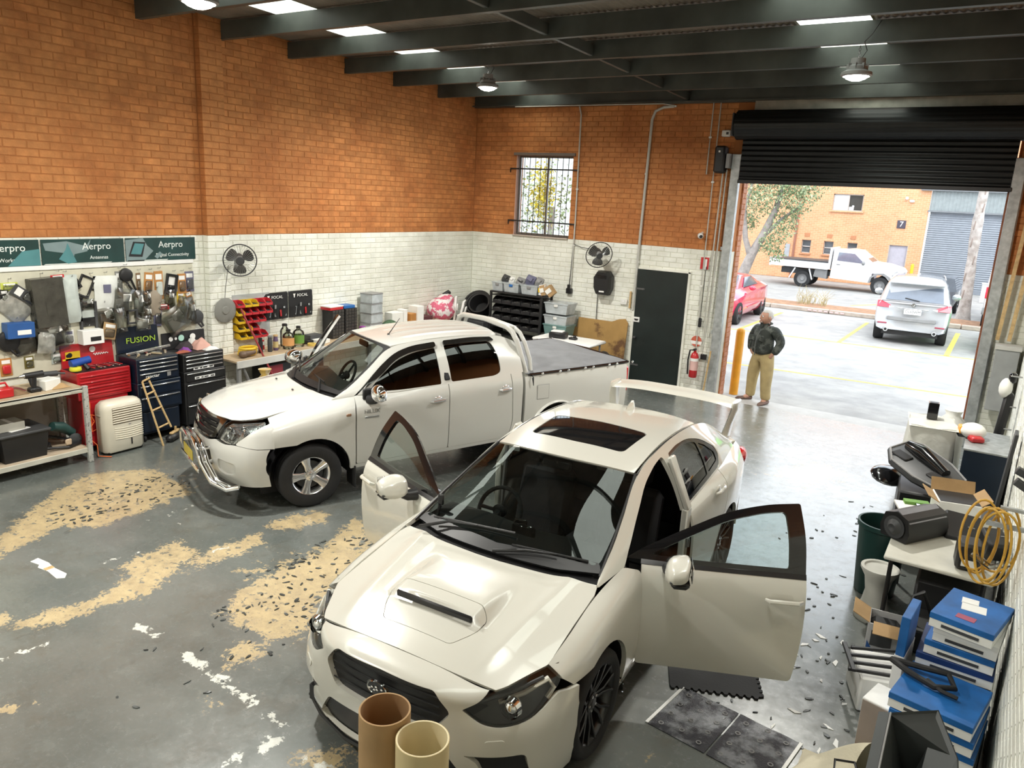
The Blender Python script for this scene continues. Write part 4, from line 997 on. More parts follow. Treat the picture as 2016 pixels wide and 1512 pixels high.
 fl_=[[(-y,z,r_)for y,z,r_ in q]for q in(fg,hl)]
 half=[(.865,.15,0),(.885,.28,0),(.893,.42,0),(.896,.56,0),(.889,.668,0),(.838,.69,.01),(.775,.597,.05),(.66,.572,.05),(.57,.587,.04),(.474,.655,.012),(.55,.70,.03),(.594,.79,0),(.33,.82,0)]
 out=[(0,.148,0)]+half+[(0,.83,0)]+[(-y,z,r_)for y,z,r_ in half[::-1]]
 panel_obj('front_bumper',m_p,t,panel(FR,out,'yz',holes=[gr,lo,fg]+fl_[:1],rim=.03,h=.035,step=.02))
 g=panel_obj('grille',m_black,t,panel(FR,gr,'yz',off=-.03,rim=0))
 for k in range(4):
  b=B();z=.545+k*.05;b.tube([(-.888-.020*(1-(y/.4)**2),y,z)for y in np.linspace(-.36,.36,9)],.004,5);b.obj('grille_bar',m_black,g)
 b=B();b.lathe([(.001,-.012),(.05,-.010),(.06,0),(.05,.008)],(-.945,0,.645),'x',24);me=b.obj('emblem',m_blackg,t)
 me.scale=(1,1.25,.72);me.location=(0,0,.645*.28)
 b=B()
 for(y,z)in((-.03,.655),(.0,.66),(.022,.65),(.01,.632),(.035,.636),(-.005,.64)):b.sph((-.960,y,z),(.004,.007,.007),6,5)
 b.obj('emblem_stars',m_label,me).location=(0,0,0)
 b=B();b.ring([[(-.955-(.004 if k==1 else 0),.062*q*math.cos(a),.645+.037*q*math.sin(a))for a in np.linspace(0,2*PI,25)[:-1]]for k,q in enumerate((1.08,1.04,.96))],cap0=False,cap1=False);b.obj('emblem_ring',m_chrome,t)
 panel_obj('lower_intake',m_black,t,panel(FR,lo,'yz',off=-.035,rim=0))
 panel_obj('fog_recess',m_black,t,both(lambda mm:panel(FR,fg,'yz',off=-.03,rim=0,mirror=mm)))
 for s in(1,-1):b=B();b.tube([(-.885,s*.0,.155),(-.87,s*.3,.15),(-.80,s*.55,.152),(-.70,s*.74,.155),(-.53,s*.84,.16)],.014,6);b.obj('chin_lip',m_black,t)
 panel_obj('washer_cover',m_p,t,both(lambda mm:panel(FR,[(.60,.505),(.685,.515),(.695,.475),(.61,.465)],'yz',off=.004,r=.015,mirror=mm,rim=.006)))
 m_hl=glass('headlight_lens',(.88,.9,.9),.03,.01)
 for mm in(False,True):
  h_=panel_obj('headlight',m_black,t,panel(FR,hl,'yz',off=-.05,rim=0,mirror=mm))
  panel_obj('lens',m_hl,h_,panel(FR,hl,'yz',off=-.007,rim=.003,mirror=mm))
  s=-1 if mm else 1
  b=B();b.sph((-.675,s*.672,.655),(.05,.05,.045),16,10);b.lathe([(.055,-.03),(.062,0),(.05,.01)],(-.69,s*.672,.655),'x',20,cap=False);b.obj('projector',m_chrome,h_)
  b=B();b.tube([(-.70,s*.60,.66),(-.61,s*.70,.705),(-.50,s*.775,.755),(-.475,s*.80,.70),(-.52,s*.785,.655)],.014,8);b.obj('light_guide',mat('light_guide',(.85,.83,.75),.2),h_)
  b=B();b.tube([(-.76,s*.53,.67),(-.66,s*.65,.715),(-.52,s*.76,.768)],.010,6);b.obj('inner_bezel',m_dkgrey,h_)
  # ---- fenders, sills, quarters
 fen=[(-.405,.672,.0)]+arc(0,.33,.385,117,0,14)[0:]+[(.395,.27,.01),(.60,.27,.01),(.605,.60,.1),(.60,.93,.02),(.50,.972,.02),(.35,.99,0),(.10,.99,0),(-.2,.95,0),(-.42,.88,0),(-.44,.76,0)]
 fen=[(-.36,.672,0)]+arc(0,.33,.385,115,0,14)+fen[-10:-2]+[(-.44,.90,0),(-.447,.80,0),(-.445,.745,.01)]
 panel_obj('front_wing',m_p,t,both(lambda mm:panel(SIDE,fen,'xz',mirror=mm,rim=.03)))
 sill=[(.36,.17,0),(.36,.262,.01),(2.27,.262,.01),(2.27,.17,0)]
 panel_obj('side_sill',m_p,t,both(lambda mm:panel(SIDE,sill,'xz',mirror=mm,rim=.04)))
 rdoor=[(1.65,.275,.02),(2.20,.275,.03),(2.26,.42,.05),(2.34,.60,.05),(2.50,.76,.1),(2.56,.90,.05),(2.545,1.05,0),(1.64,1.05,0)]
 panel_obj('rear_door',m_p,t,both(lambda mm:panel(SIDE,rdoor,'xz',mirror=mm)))
 qu=[(2.27,.17,0),(2.27,.30,0),(2.275,.33,0)]+arc(2.65,.33,.375,178,0,16)+[(3.03,.20,.01),(3.4,.22,0),(3.4,1.06,0),(2.555,1.06,0),(2.57,.90,.05),(2.51,.76,.1),(2.35,.60,.05),(2.27,.42,0)]
 panel_obj('rear_quarter',m_p,t,both(lambda mm:panel(SIDE,qu,'xz',mirror=mm,rim=.03)))
 cab=[(.20,.94,0),(.47,.955,0),(.60,1.035,.02),(.82,1.150,.1),(1.13,1.298,.1),(1.38,1.362,.1),(1.555,1.384,.04),(1.565,.98,0),(3.25,1.03,0),(3.25,1.13,0),(2.95,1.30,0),(2.6,1.42,0),(2.1,1.46,0),(1.6,1.45,0),(1.13,1.38,0),(.8,1.24,0),(.45,1.075,0),(.20,.98,0)]
 rwh=[(1.66,1.015,.02),(1.655,1.375,.03),(1.85,1.392,.05),(2.1,1.385,.1),(2.36,1.325,.1),(2.62,1.20,.04),(2.66,1.12,.03),(2.60,1.045,.04)]
 panel_obj('cabin_frame',m_p,t,both(lambda mm:panel(GREEN,cab,'xz',holes=[rwh],mirror=mm,rim=.03,h=.03)))
 panel_obj('rear_window_frame',m_blackg,t,both(lambda mm:panel(GREEN,rwh,'xz',off=-.004,mirror=mm,holes=[[(1.70,1.045,.02),(1.70,1.355,.03),(1.9,1.368,.05),(2.1,1.358,.1),(2.24,1.325,.02),(2.26,1.07,.02)],[(2.30,1.075,.02),(2.285,1.31,.02),(2.40,1.27,.02),(2.57,1.17,.02),(2.585,1.10,.02)]])))
 panel_obj('rear_side_glass',m_gd,t,both(lambda mm:panel(GREEN,[(1.68,1.03),(1.68,1.365),(2.1,1.37),(2.36,1.31),(2.61,1.17),(2.6,1.06)],'xz',off=-.010,mirror=mm,rim=0)))
 for s in(1,-1):
  b=B();b.box((1.60,s*.815,.62),(.10,.05,.78),.01);b.box((1.60,s*.74,1.19),(.09,.04,.42),.01,r=(s*.42,0,0));b.obj('centre_pillar',m_p,t)
  b=B();b.box((1.605,s*.845,.74),(.05,.02,.08),.004);b.cyl((1.59,s*.86,.77),(1.59,s*.86,.71),.008,n=8);b.obj('door_striker',m_steel,t)
  b=B();b.tube([(2.16,s*.885,.955),(2.20,s*.905,.96),(2.34,s*.905,.965),(2.38,s*.885,.965)],[.010,.014,.014,.010],8);b.sph((2.27,s*.868,.955),(.075,.012,.035),14,8);b.obj('rear_door_handle',m_p,t)
 m_tl=mat('red_tail_lens',(.55,.015,.02),.15,coat=.5)
 for s in(1,-1):b=B();b.sph((3.40,s*.745,.90),(.16,.075,.10),16,10);b.obj('tail_light',m_tl,t)
 # ---- front doors
 SG=lambda v:math.copysign(abs(v)**.62,v)
 dsk=[(.615,.275,.03),(1.60,.275,.03),(1.625,.60,.2),(1.615,1.05,0),(.60,1.05,0),(.617,.62,.1)]
 dfr=[(.48,.955,.01),(.60,1.040,.03),(.82,1.155,.2),(1.13,1.303,.2),(1.38,1.367,.1),(1.575,1.39,.015),(1.61,1.20,.1),(1.615,.985,0),(1.0,.975,0)]
 dgl=[(.66,1.015,.02),(.86,1.125,.1),(1.13,1.258,.1),(1.36,1.322,.1),(1.485,1.338,.03),(1.51,1.20,.1),(1.515,1.028,.02),(1.0,1.015,.1)]
 for s in(1,-1):
  mm=s<0;hx,hy=.60,.845*s;O=(hx,hy,0)
  d=panel_obj('front_door',m_p,t,panel(SIDE,dsk,'xz',mirror=mm,origin=O,rim=.05));d.location=O;d.rotation_euler=(0,0,s*math.radians(67.5))
  panel_obj('door_frame',m_blackg,d,panel(GREEN,dfr,'xz',mirror=mm,origin=O,holes=[dgl],rim=.03,h=.03))
  panel_obj('door_glass',m_gs,d,panel(GREEN,[(.64,1.0),(.86,1.14),(1.13,1.275),(1.36,1.335),(1.50,1.35),(1.53,1.01)],'xz',mirror=mm,origin=O,off=-.012,rim=0))
  panel_obj('window_sill_trim',m_black,d,panel(SIDE,[(.60,.958,0),(1.617,.975,0),(1.617,1.06,0),(.60,1.06,0)],'xz',mirror=mm,origin=O,off=.003,rim=.02))
  panel_obj('door_card',m_in,d,panel(SIDE,dsk,'xz',mirror=mm,origin=O,off=-.052,rim=0))
  b=B();b.box((.55,-s*.11,.62),(.55,.09,.08),.03);b.box((.62,-s*.085,.45),(.55,.05,.14),.02);b.obj('armrest',m_in,d)
  b=B();b.tube([(.78,s*.035,.845),(.80,s*.062,.848),(.97,s*.062,.852),(1.0,s*.035,.852)],[.011,.016,.016,.011],8);b.obj('door_handle',m_p,d)
  panel_obj('handle_recess',m_grey if False else mat('recess_shade',(.55,.54,.48),.35,coat=.6),d,panel(SIDE,[(1.41,.83),(1.545,.832),(1.545,.882),(1.41,.88)],'xz',r=.03,mirror=mm,origin=O,off=.0015,rim=0))  # flat patch behind the handle, recess shade put into its darker colour
  b=B();rings=[]
  for k in range(9):
   u=k/8;yy=.075+.215*u;q=math.sin(PI*min(1,max(0,.14+.80*u)))**.36
   rings.append([(.225+.088*q*SG(math.cos(a))*(1 if math.cos(a)<0 else.7),s*yy,1.045+(.078-.016*u)*q*SG(math.sin(a))+.028*q*math.cos(a))for a in np.linspace(0,2*PI,17)[:-1]])
  b.ring(rings);mi=b.obj('door_mirror',m_p,d,sm=70)
  b=B();b.box((.225,s*.19,.985),(.11,.18,.045),.02);b.box((.22,s*.19,1.008),(.12,.19,.012),.004);b.obj('mirror_skirt',m_black,mi)
  b=B();b.tube([(.18,-s*.01,.965),(.19,s*.06,.965),(.21,s*.11,.985)],[.05,.042,.035],10);b.obj('mirror_arm',m_black,mi)
  b=B();b.box((.292,s*.185,1.06),(.006,.16,.10),.002);b.obj('mirror_face',m_chrome,mi)
  # ---- wheels
 m_wb=mat('black_alloy',(.012,.012,.013),.3,var=.1,coat=.3)
 for x in(0,2.65):
  for s in(1,-1):wheel('wheel',t,(x,s*.765,.327),.327,.243,.235,s,7,m_wb,'twin')
  # ---- wheel wells and floor pan
 for x in(0,2.65):
  for s in(1,-1):
   b=B();b.ring([[(x+.40*math.cos(a),s*y,.33+.40*math.sin(a))for a in np.linspace(-.2,PI+.2,15)]for y in(.86,.55)],closed=False)
   b.box((x,s*.55,.42),(.8,.02,.64));b.obj('wheel_arch_liner',m_black,t,sm=60)
 b=B();b.box((1.35,0,.22),(4.2,1.40,.10));b.box((1.35,0,.24),(1.9,1.58,.08));b.box((-.45,0,.45),(.5,1.0,.4));b.box((3.2,0,.5),(.6,1.3,.5));b.obj('floor_pan',m_black,t,sm=0)
 # ---- interior
 b=B();b.grid(lambda u,v:(.25+.52*u+.06*abs(2*v-1),-.70+1.40*v,.955+.02*math.sin(PI*u)-.30*max(0,u-.85)/.15+.035*math.exp(-((v-.75)/.13)**2)*math.sin(PI*min(1,u*1.1))),14,24);b.obj('dashboard',mat('dash_vinyl',(.028,.03,.031),.65),t,sm=80)
 b=B();b.box((.70,0,.72),(.12,1.40,.34),.03);b.box((1.1,0,.42),(1.0,.24,.34),.04);b.obj('console',m_in,t)
 b=B();b.box((.53,-.02,1.0),(.03,.18,.09),.012);b.box((.56,.02,.985),(.02,.10,.16),.008);b.obj('centre_screen',m_blackg,t)
 steering(t,(.86,.37,.93),m_in)
 for s in(1,-1):seat(t,1.30,s*.37,.36,m_in,'front_seat')
 b=B();b.box((2.1,0,.46),(.5,1.3,.2),.06);b.box((2.42,0,.78),(.16,1.3,.62),.06,r=(0,.35,0))
 for y in(-.4,.4):b.box((2.55,y,1.15),(.1,.26,.16),.04)
 b.obj('rear_seat',m_in,t)
 b=B();b.box((1.02,0,1.335),(.03,.23,.07),.02,r=(0,.3,0));b.tube([(.98,0,1.36),(1.02,0,1.345)],.012,6);b.obj('inner_mirror',m_black,t)
 b=B();b.box((1.75,0,1.378),(.9,.80,.02),.005);b.obj('headliner',m_in,t,sm=0)
 b=B();b.tube([(.36,.585,1.0),(.385,.585,1.04),(.38,.57,1.09)],[.02,.012,.015],8);b.box((.38,.565,1.13),(.02,.05,.08),.01);b.obj('phone_holder',m_black,t)
 b=B();b.tube([(1.50,.70,1.25),(1.53,.74,.85),(1.55,.76,.45)],.018,6);b.obj('seat_belt',m_grey,t)
 wiper(t,[(.16,.58,1.005),(.24,.40,1.06),(.255,.18,1.085),(.245,.52,1.062),(.275,-.10,1.100)],m_black)
 wiper(t,[(.135,-.02,1.01),(.20,-.22,1.045),(.25,-.42,1.055),(.205,-.12,1.052),(.325,-.60,1.032)],m_black)
 # ---- rear wing
 b=B();rings=[]
 for k in range(17):
  v=-1+k/8;y=.625*v;z=1.405-.045*abs(v)**3;x0=3.38+.06*v*v
  rings.append([(x0,y,z-.012),(x0+.05,y,z+.012),(x0+.14,y,z+.010),(x0+.24,y,z+.026),(x0+.245,y,z+.018),(x0+.14,y,z-.014),(x0+.04,y,z-.022)])
 b.ring(rings);w=b.obj('rear_wing',m_p,t,sm=60)
 for s in(1,-1):
  b=B();rings=[]
  for(x0,x1,y,z,h_)in((3.34,3.60,.575,1.045,.03),(3.37,3.61,.60,1.18,.022),(3.41,3.66,.632,1.33,.026),(3.43,3.69,.632,1.395,.022)):
   rings.append([(x0,s*y,z),(x0+.06,s*(y+h_),z),(x1-.04,s*(y+h_),z),(x1,s*y,z),(x1-.04,s*(y-h_),z),(x0+.06,s*(y-h_),z)])
  b.ring(rings);b.obj('wing_upright',m_p,w,sm=60)
 return t
sedan()
# ------------------------------------------------------------------ white twin-cab utility with grey tonneau
def pickup():
 m_p=mat('fleet_white_paint',(.60,.60,.565),.28,var=.015,coat=1.,scale=1.2)
 m_gl=glass('ute_glass',(.55,.60,.56),.08,.01);m_gd=glass('ute_tinted_glass',(.035,.035,.04),.10,.01)
 m_in=mat('dark_interior',(.016,.016,.018),.8,var=.2)
 t=thing('pickup_truck','white twin cab utility truck with chrome nudge bar and grey tonneau cover','truck',(2.743,-7.216,0),math.radians(67.65))
 def zz(z,x):return z+.018*(x-.5)
 xs=[-.60,-.46,-.2,.1,.45,.9,1.5,2.1,2.60]
 Y=[[.78,.83,.835,.84,.835,.835,.835,.835,.835],[.825,.855,.86,.862,.858,.855,.855,.855,.853],[.835,.87,.878,.882,.874,.868,.867,.867,.862],[.81,.862,.880,.885,.878,.872,.871,.871,.866],[.745,.82,.835,.845,.858,.865,.866,.866,.860],[.60,.70,.69,.695,.725,.80,.83,.832,.825]]
 Z=[[.34,.34,.34,.34,.345,.35,.36,.37,.38],[.46,.46,.46,.46,.47,.47,.48,.49,.50],[.66,.66,.66,.66,.67,.68,.69,.70,.71],[.77,.80,.82,.83,.85,.87,.89,.90,.91],[.86,.88,.93,.97,1.0,1.03,1.05,1.065,1.075],[.925,.945,1.005,1.055,1.10,1.115,1.14,1.17,1.19]]
 SIDE=Patch([[(x,y,z)for x,y,z in zip(xs,a,b_)]for a,b_ in zip(Y,Z)])
 gx=[.28,.5,.8,1.05,1.5,2.0,2.38,2.62]
 gb=[(1.075,.72),(1.10,.745),(1.11,.795),(1.122,.82),(1.14,.83),(1.165,.832),(1.18,.828),(1.19,.823)]
 gt=[(1.085,.715),(1.20,.675),(1.40,.59),(1.55,.535),(1.605,.555),(1.622,.565),(1.60,.57),(1.52,.59)]
 gm=[((a[0]+b_[0])/2+.006,(a[1]+b_[1])/2+.03*min(1,(b_[0]-a[0])/.3))for a,b_ in zip(gb,gt)]
 GREEN=Patch([[(x,y,z)for x,(z,y)in zip(gx,r_)]for r_ in(gb,gm,gt)])
 ROOF=Patch([symrow(r_)for r_ in([(.915,0,1.598),(.94,.3,1.590),(1.03,.528,1.556)],[(1.45,0,1.648),(1.46,.3,1.64),(1.48,.545,1.606)],[(2.0,0,1.655),(2.0,.3,1.65),(2.0,.556,1.622)],[(2.46,0,1.635),(2.45,.3,1.63),(2.42,.56,1.60)])])
 WIND=Patch([symrow(r_)for r_ in([(.17,0,1.122),(.205,.36,1.118),(.36,.725,1.108)],[(.43,0,1.292),(.46,.34,1.282),(.59,.665,1.257)],[(.69,0,1.462),(.72,.32,1.452),(.82,.59,1.413)],[(.905,0,1.594),(.93,.30,1.586),(1.02,.528,1.552)])])
 HOOD=Patch([symrow(r_)for r_ in([(-.80,0,.945),(-.775,.28,.94),(-.665,.487,.922)],[(-.55,0,1.03),(-.52,.36,1.015),(-.44,.68,.948)],[(-.2,0,1.085),(-.19,.38,1.07),(-.18,.69,1.008)],[(.08,0,1.115),(.12,.40,1.103),(.22,.70,1.068)],[(.15,0,1.12),(.19,.40,1.11),(.34,.71,1.085)])])
 FR=Patch([symrow(r_)for r_ in([(-.80,0,.30),(-.78,.3,.30),(-.72,.55,.30),(-.64,.72,.30),(-.52,.82,.30),(-.37,.855,.30)],[(-.87,0,.42),(-.85,.3,.42),(-.79,.56,.42),(-.69,.745,.42),(-.54,.845,.42),(-.37,.868,.42)],[(-.885,0,.55),(-.865,.3,.55),(-.80,.56,.55),(-.70,.75,.55),(-.55,.855,.55),(-.37,.88,.55)],[(-.87,0,.66),(-.855,.3,.66),(-.79,.55,.66),(-.69,.74,.665),(-.545,.85,.675),(-.37,.881,.69)],[(-.855,0,.75),(-.835,.3,.75),(-.765,.53,.755),(-.67,.715,.765),(-.535,.83,.78),(-.37,.873,.80)],[(-.835,0,.86),(-.81,.3,.86),(-.73,.51,.865),(-.63,.68,.87),(-.50,.80,.885),(-.37,.838,.90)],[(-.805,0,.945),(-.78,.28,.94),(-.67,.487,.922),(-.56,.60,.937),(-.44,.70,.955),(-.36,.74,.975)])])
 hood=[(-.86,0,0),(-.85,.28,0),(-.70,.482,.01),(-.44,.672,.1),(-.18,.684,.1),(.20,.695,.1),(.335,.70,.01),(.24,.45,.3),(.155,0,.3)]
 hood=hood+[(x,-y,r_)for x,y,r_ in hood[-2:0:-1]]
 panel_obj('bonnet',m_p,t,panel(HOOD,hood,'xy',disp=lambda P:.008*np.exp(-((np.abs(P[:,1])-.42)/.07)**2)))
 b=B();b.grid(lambda u,v:(.14+.18*u+.19*abs(2*v-1)**2,-.70+1.40*v,1.103+.03*u-.02*abs(2*v-1)**2),3,14);b.obj('cowl_tray',m_black,t,sm=80)
 ws=[(.18,0,.2),(.215,.36,.3),(.37,.71,.04),(.59,.655,.2),(.82,.58,.2),(1.05,.525,.0),(1.0,.30,0),(.98,0,0)];ws=ws+[(x,-y,r_)for x,y,r_ in ws[-2:0:-1]]
 wi=[(.25,0,.2),(.285,.36,.3),(.40,.675,.05),(.59,.63,.2),(.82,.555,.2),(.965,.505,.04),(.90,.29,.2),(.88,0,.2)];wi=wi+[(x,-y,r_)for x,y,r_ in wi[-2:0:-1]]
 panel_obj('windscreen_surround',m_black,t,panel(WIND,ws,'xy',holes=[wi],rim=.004))
 panel_obj('windscreen',m_gl,t,panel(WIND,[(x,y*.995,r_)for x,y,r_ in wi],'xy',off=-.003,rim=.003,h=.06))
 rf=[(.85,0,0),(.87,.30,0),(1.0,.520,.0),(1.5,.532,.2),(2.0,.54,.2),(2.40,.545,.04),(2.45,.3,.1),(2.46,0,.1)];rf=rf+[(x,-y,r_)for x,y,r_ in rf[-2:0:-1]]
 panel_obj('roof',m_p,t,panel(ROOF,rf,'xy',h=.03,disp=lambda P:.007*np.clip((P[:,0]-1.15)/.15,0,1)*np.clip((2.42-P[:,0])/.1,0,1)*sum(np.exp(-((P[:,1]-c)/.03)**2)for c in(-.36,-.18,0,.18,.36))))
 b=B();b.tube([(1.16,-.20,1.62),(1.30,-.20,1.80)],[.006,.003],6);b.cyl((1.15,-.20,1.60),(1.165,-.20,1.63),.014,n=10);b.obj('radio_aerial',m_black,t)
 b=B();b.ring([[(2.46,y,1.62-abs(y)*.02),(2.62,y,1.20)]for y in(-.55,.55)],closed=False);b.box((2.56,0,.80),(.06,1.6,.80),.01);b.obj('cab_rear_panel',m_p,t,sm=0)
 cab=[(.29,1.06,0),(.50,1.09,0),(.545,1.13,.02),(.80,1.335,.15),(1.03,1.485,.15),(1.25,1.545,.1),(1.55,1.572,.05),(1.55,1.10,0),(2.62,1.15,0),(2.62,1.56,0),(2.38,1.64,0),(2.0,1.65,0),(1.5,1.63,0),(1.05,1.58,0),(.8,1.43,0),(.5,1.22,0),(.28,1.10,0)]
 rwin=[(1.64,1.165,.03),(1.635,1.555,.04),(2.0,1.568,.1),(2.26,1.55,.06),(2.31,1.40,.1),(2.31,1.22,.08),(2.22,1.185,.05)]
 panel_obj('cab_frame',m_p,t,both(lambda mm:panel(GREEN,cab,'xz',holes=[rwin],mirror=mm,rim=.03,h=.03)))
 panel_obj('rear_side_glass',m_gd,t,both(lambda mm:panel(GREEN,rwin,'xz',off=-.008,mirror=mm,rim=0)))
 fen=[(-.385,.70,0)]+arc(.03,.335,.405,116,0,16)+[(.435,.345,0),(.49,.345,.01),(.475,.70,.1),(.475,1.0,.05),(.52,1.12,.02),(.36,1.12,0),(.1,1.10,0),(-.2,1.06,0),(-.37,1.02,0),(-.385,.90,0),(-.39,.78,0)]
 panel_obj('front_wing',m_p,t,both(lambda mm:panel(SIDE,fen,'xz',mirror=mm,rim=.03)))
 b=B();b.box((.40,-.879,.944),(.055,.012,.028),.005);b.obj('side_indicator',mat('amber_smoke',(.30,.17,.10),.3),t)
 sill=[(.49,.345,0),(.49,.385,0),(2.6,.42,0),(2.6,.375,0)]
 panel_obj('side_sill',m_p,t,both(lambda mm:panel(SIDE,sill,'xz',mirror=mm,rim=.04)))
 rdoor=[(1.605,.405,.02),(2.42,.42,.04),(2.47,.60,.1),(2.45,.90,.1),(2.43,1.25,0),(1.60,1.25,0)]
 fdoor=[(.50,.39,.02),(1.595,.405,.02),(1.59,1.25,0),(.54,1.25,0),(.49,1.0,.05),(.487,.70,.1)]
 panel_obj('rear_door',m_p,t,both(lambda mm:panel(SIDE,rdoor,'xz',mirror=mm)))
 panel_obj('cab_corner',m_p,t,both(lambda mm:panel(SIDE,[(2.43,.42,0),(2.6,.42,0),(2.6,1.25,0),(2.44,1.25,0),(2.46,.90,.1),(2.48,.60,.1)],'xz',mirror=mm)))
 fwin=[(.665,1.135,.03),(.80,1.262,.15),(1.03,1.42,.15),(1.25,1.49,.1),(1.52,1.525,.02),(1.515,1.152,.02),(1.05,1.135,.1)]
 ffr=[(.545,1.11,.01),(.81,1.325,.15),(1.03,1.475,.15),(1.25,1.535,.1),(1.555,1.565,.01),(1.575,1.36,.1),(1.578,1.13,0),(1.05,1.115,0)]
 vis=[(.62,1.16,.02),(.80,1.33,.15),(1.03,1.482,.15),(1.25,1.545,.1),(1.53,1.572,.02),(1.53,1.525,.02),(1.25,1.495,.1),(1.03,1.425,.15),(.80,1.262,.15)]
 rvis=[(1.63,1.578,.02),(2.0,1.595,.1),(2.26,1.585,.02),(2.30,1.545,.02),(2.0,1.545,.1),(1.63,1.532,.02)]
 m_v=mat('smoked_visor',(.012,.011,.010),.08,coat=1.)
 panel_obj('rear_weather_shield',m_v,t,both(lambda mm:panel(GREEN,rvis,'xz',mirror=mm,off=.028,rim=.02)))
 for s in(1,-1):
  mm=s<0;O=(.50,.84*s,0)
  d=panel_obj('front_door',m_p,t,panel(SIDE,fdoor,'xz',mirror=mm,origin=O,rim=.05));d.location=O;d.rotation_euler=(0,0,math.radians(56)if s>0 else 0)
  panel_obj('door_frame',m_p,d,panel(GREEN,ffr,'xz',mirror=mm,origin=O,holes=[fwin],rim=.03,h=.03))
  panel_obj('door_glass',m_gd if s<0 else m_gl,d,panel(GREEN,fwin,'xz',mirror=mm,origin=O,off=-.010,rim=0))
  panel_obj('weather_shield',m_v,d,panel(GREEN,vis,'xz',mirror=mm,origin=O,off=.026,rim=.02))
  panel_obj('door_card',m_in,d,panel(SIDE,fdoor,'xz',mirror=mm,origin=O,off=-.055,rim=0))
  b=B();b.tube([(1.36-.5,s*.025,.975),(1.38-.5,s*.055,.98),(1.52-.5,s*.055,.987),(1.55-.5,s*.025,.99)],[.012,.018,.018,.012],8);b.sph((1.45-.5,s*.028,.998),(.05,.012,.035),12,8);b.obj('door_handle',m_alloy,d)
  b=B();rings=[]
  for k in range(9):
   u=k/8;q=math.sin(PI*(.10+.80*u))**.45
   rings.append([(.205+.095*q*math.cos(a)*(1 if math.cos(a)<0 else.5),s*(.03+.20*u),1.16+(.105-.02*u)*q*math.sin(a))for a in np.linspace(0,2*PI,17)[:-1]])
  b.ring(rings);mi=b.obj('door_mirror',m_chrome,d,sm=70)
  b=B();b.tube([(.15,-s*.02,1.07),(.18,s*.06,1.08),(.2,s*.10,1.11)],[.055,.045,.035],10);b.box((.13,-s*.03,1.13),(.10,.03,.12),.012);b.obj('mirror_arm',m_black,mi)
  b=B();b.box((.238,s*.125,1.16),(.006,.15,.12));b.obj('mirror_face',m_blackg,mi)
 for s in(1,-1):
  b=B();b.tube([(2.27,s*.868,1.012),(2.29,s*.892,1.015),(2.40,s*.892,1.02),(2.43,s*.868,1.022)],[.012,.018,.018,.012],8);b.sph((2.35,s*.866,1.035),(.05,.012,.035),12,8);b.obj('rear_door_handle',m_alloy,t)
 text('model_badge','HILUX',.062,m_steel,t,(.66,-.876,.955),(PI/2,0,0),.003)
 b=B();b.box((.66,-.877,.895),(.16,.006,.022),.002);b.obj('badge_strip',m_steel,t)
 gr=[(-.40,.735,.03),(0,.685,.1),(.40,.735,.03),(.47,.86,.03),(.455,.935,.01),(.28,.955,0),(0,.965,0),(-.28,.955,0),(-.455,.935,.01),(-.47,.86,.03)]
 hl=[(.435,.735,.02),(.56,.715,.08),(.69,.735,.08),(.76,.82,.05),(.80,.925,.015),(.70,.965,0),(.60,.945,0),(.50,.925,.01),(.485,.86,.03)]
 inl=[(-.36,.60,.03),(.36,.60,.03),(.40,.45,.03),(-.40,.45,.03)]
 fog=[(.50,.555,.03),(.74,.545,.05),(.735,.44,.06),(.60,.40,.06),(.50,.44,.04)]
 half=[(.85,.30,0),(.865,.42,0),(.875,.55,0),(.877,.69,0),(.79,.715,.02),(.69,.726,.06),(.56,.706,.08),(.42,.728,.02),(.30,.695,.05)]
 out=[(0,.30,0)]+half+[(0,.675,.1)]+[(-y,z,r_)for y,z,r_ in half[::-1]]
 panel_obj('front_bumper',m_p,t,panel(FR,out,'yz',holes=[inl,fog,[(-y,z,r_)for y,z,r_ in fog]],rim=.03,h=.035,step=.02))
 panel_obj('wing_nose',m_p,t,both(lambda mm:panel(FR,[(.882,.695,0),(.876,.80,0),(.845,.90,0),(.74,1.0,0),(.71,1.0,0),(.803,.928,.015),(.764,.818,.05),(.692,.730,.03),(.79,.718,.02)],'yz',mirror=mm)))
 panel_obj('fog_pocket',m_p,t,both(lambda mm:panel(FR,fog,'yz',off=-.022,rim=0,mirror=mm)))
 for s in(1,-1):
  for k in range(4):b=B();b.box((-.715+.012*k,s*(.655+.012*k),.475+.0*k),(.012,.03,.075),.004,r=(0,.2,s*-.6));b.obj('fog_vent_rib',m_p,t)
 panel_obj('lower_intake',m_black,t,panel(FR,inl,'yz',off=-.03,rim=0))
 g=panel_obj('grille_back',m_black,t,panel(FR,gr,'yz',off=-.02,rim=0))
 gri=[(-.36,.75,.04),(0,.715,.1),(.36,.75,.04),(.42,.86,.04),(.40,.915,.03),(0,.93,.1),(-.40,.915,.03),(-.42,.86,.04)]
 panel_obj('grille_surround',mat('dark_chrome',(.30,.29,.28),.12,metal=1.),t,panel(FR,gr,'yz',holes=[gri],rim=.02,off=.004))
 for k in range(3):
  z=.77+k*.055;b=B();b.tube([(-.838+.06*(y/.42)**2+.0*k,y,z)for y in np.linspace(-.40,.40,9)],.010,6);b.obj('grille_bar',m_blackg,g)
 b=B();b.lathe([(.038,-.008),(.05,0),(.038,.01)],(-.875,0,.845),'x',24,cap=False);b.lathe([(.012,-.006),(.022,.0),(.012,.008)],(-.876,0,.845),'x',18,cap=False);b.obj('emblem',m_chrome,g)
 m_hl=glass('headlight_lens',(.88,.9,.9),.06,.01)
 m_rf=mat('headlight_reflector',(.7,.7,.7),.12,metal=.9,var=.3,scale=25,bump=.6,bscale=20)
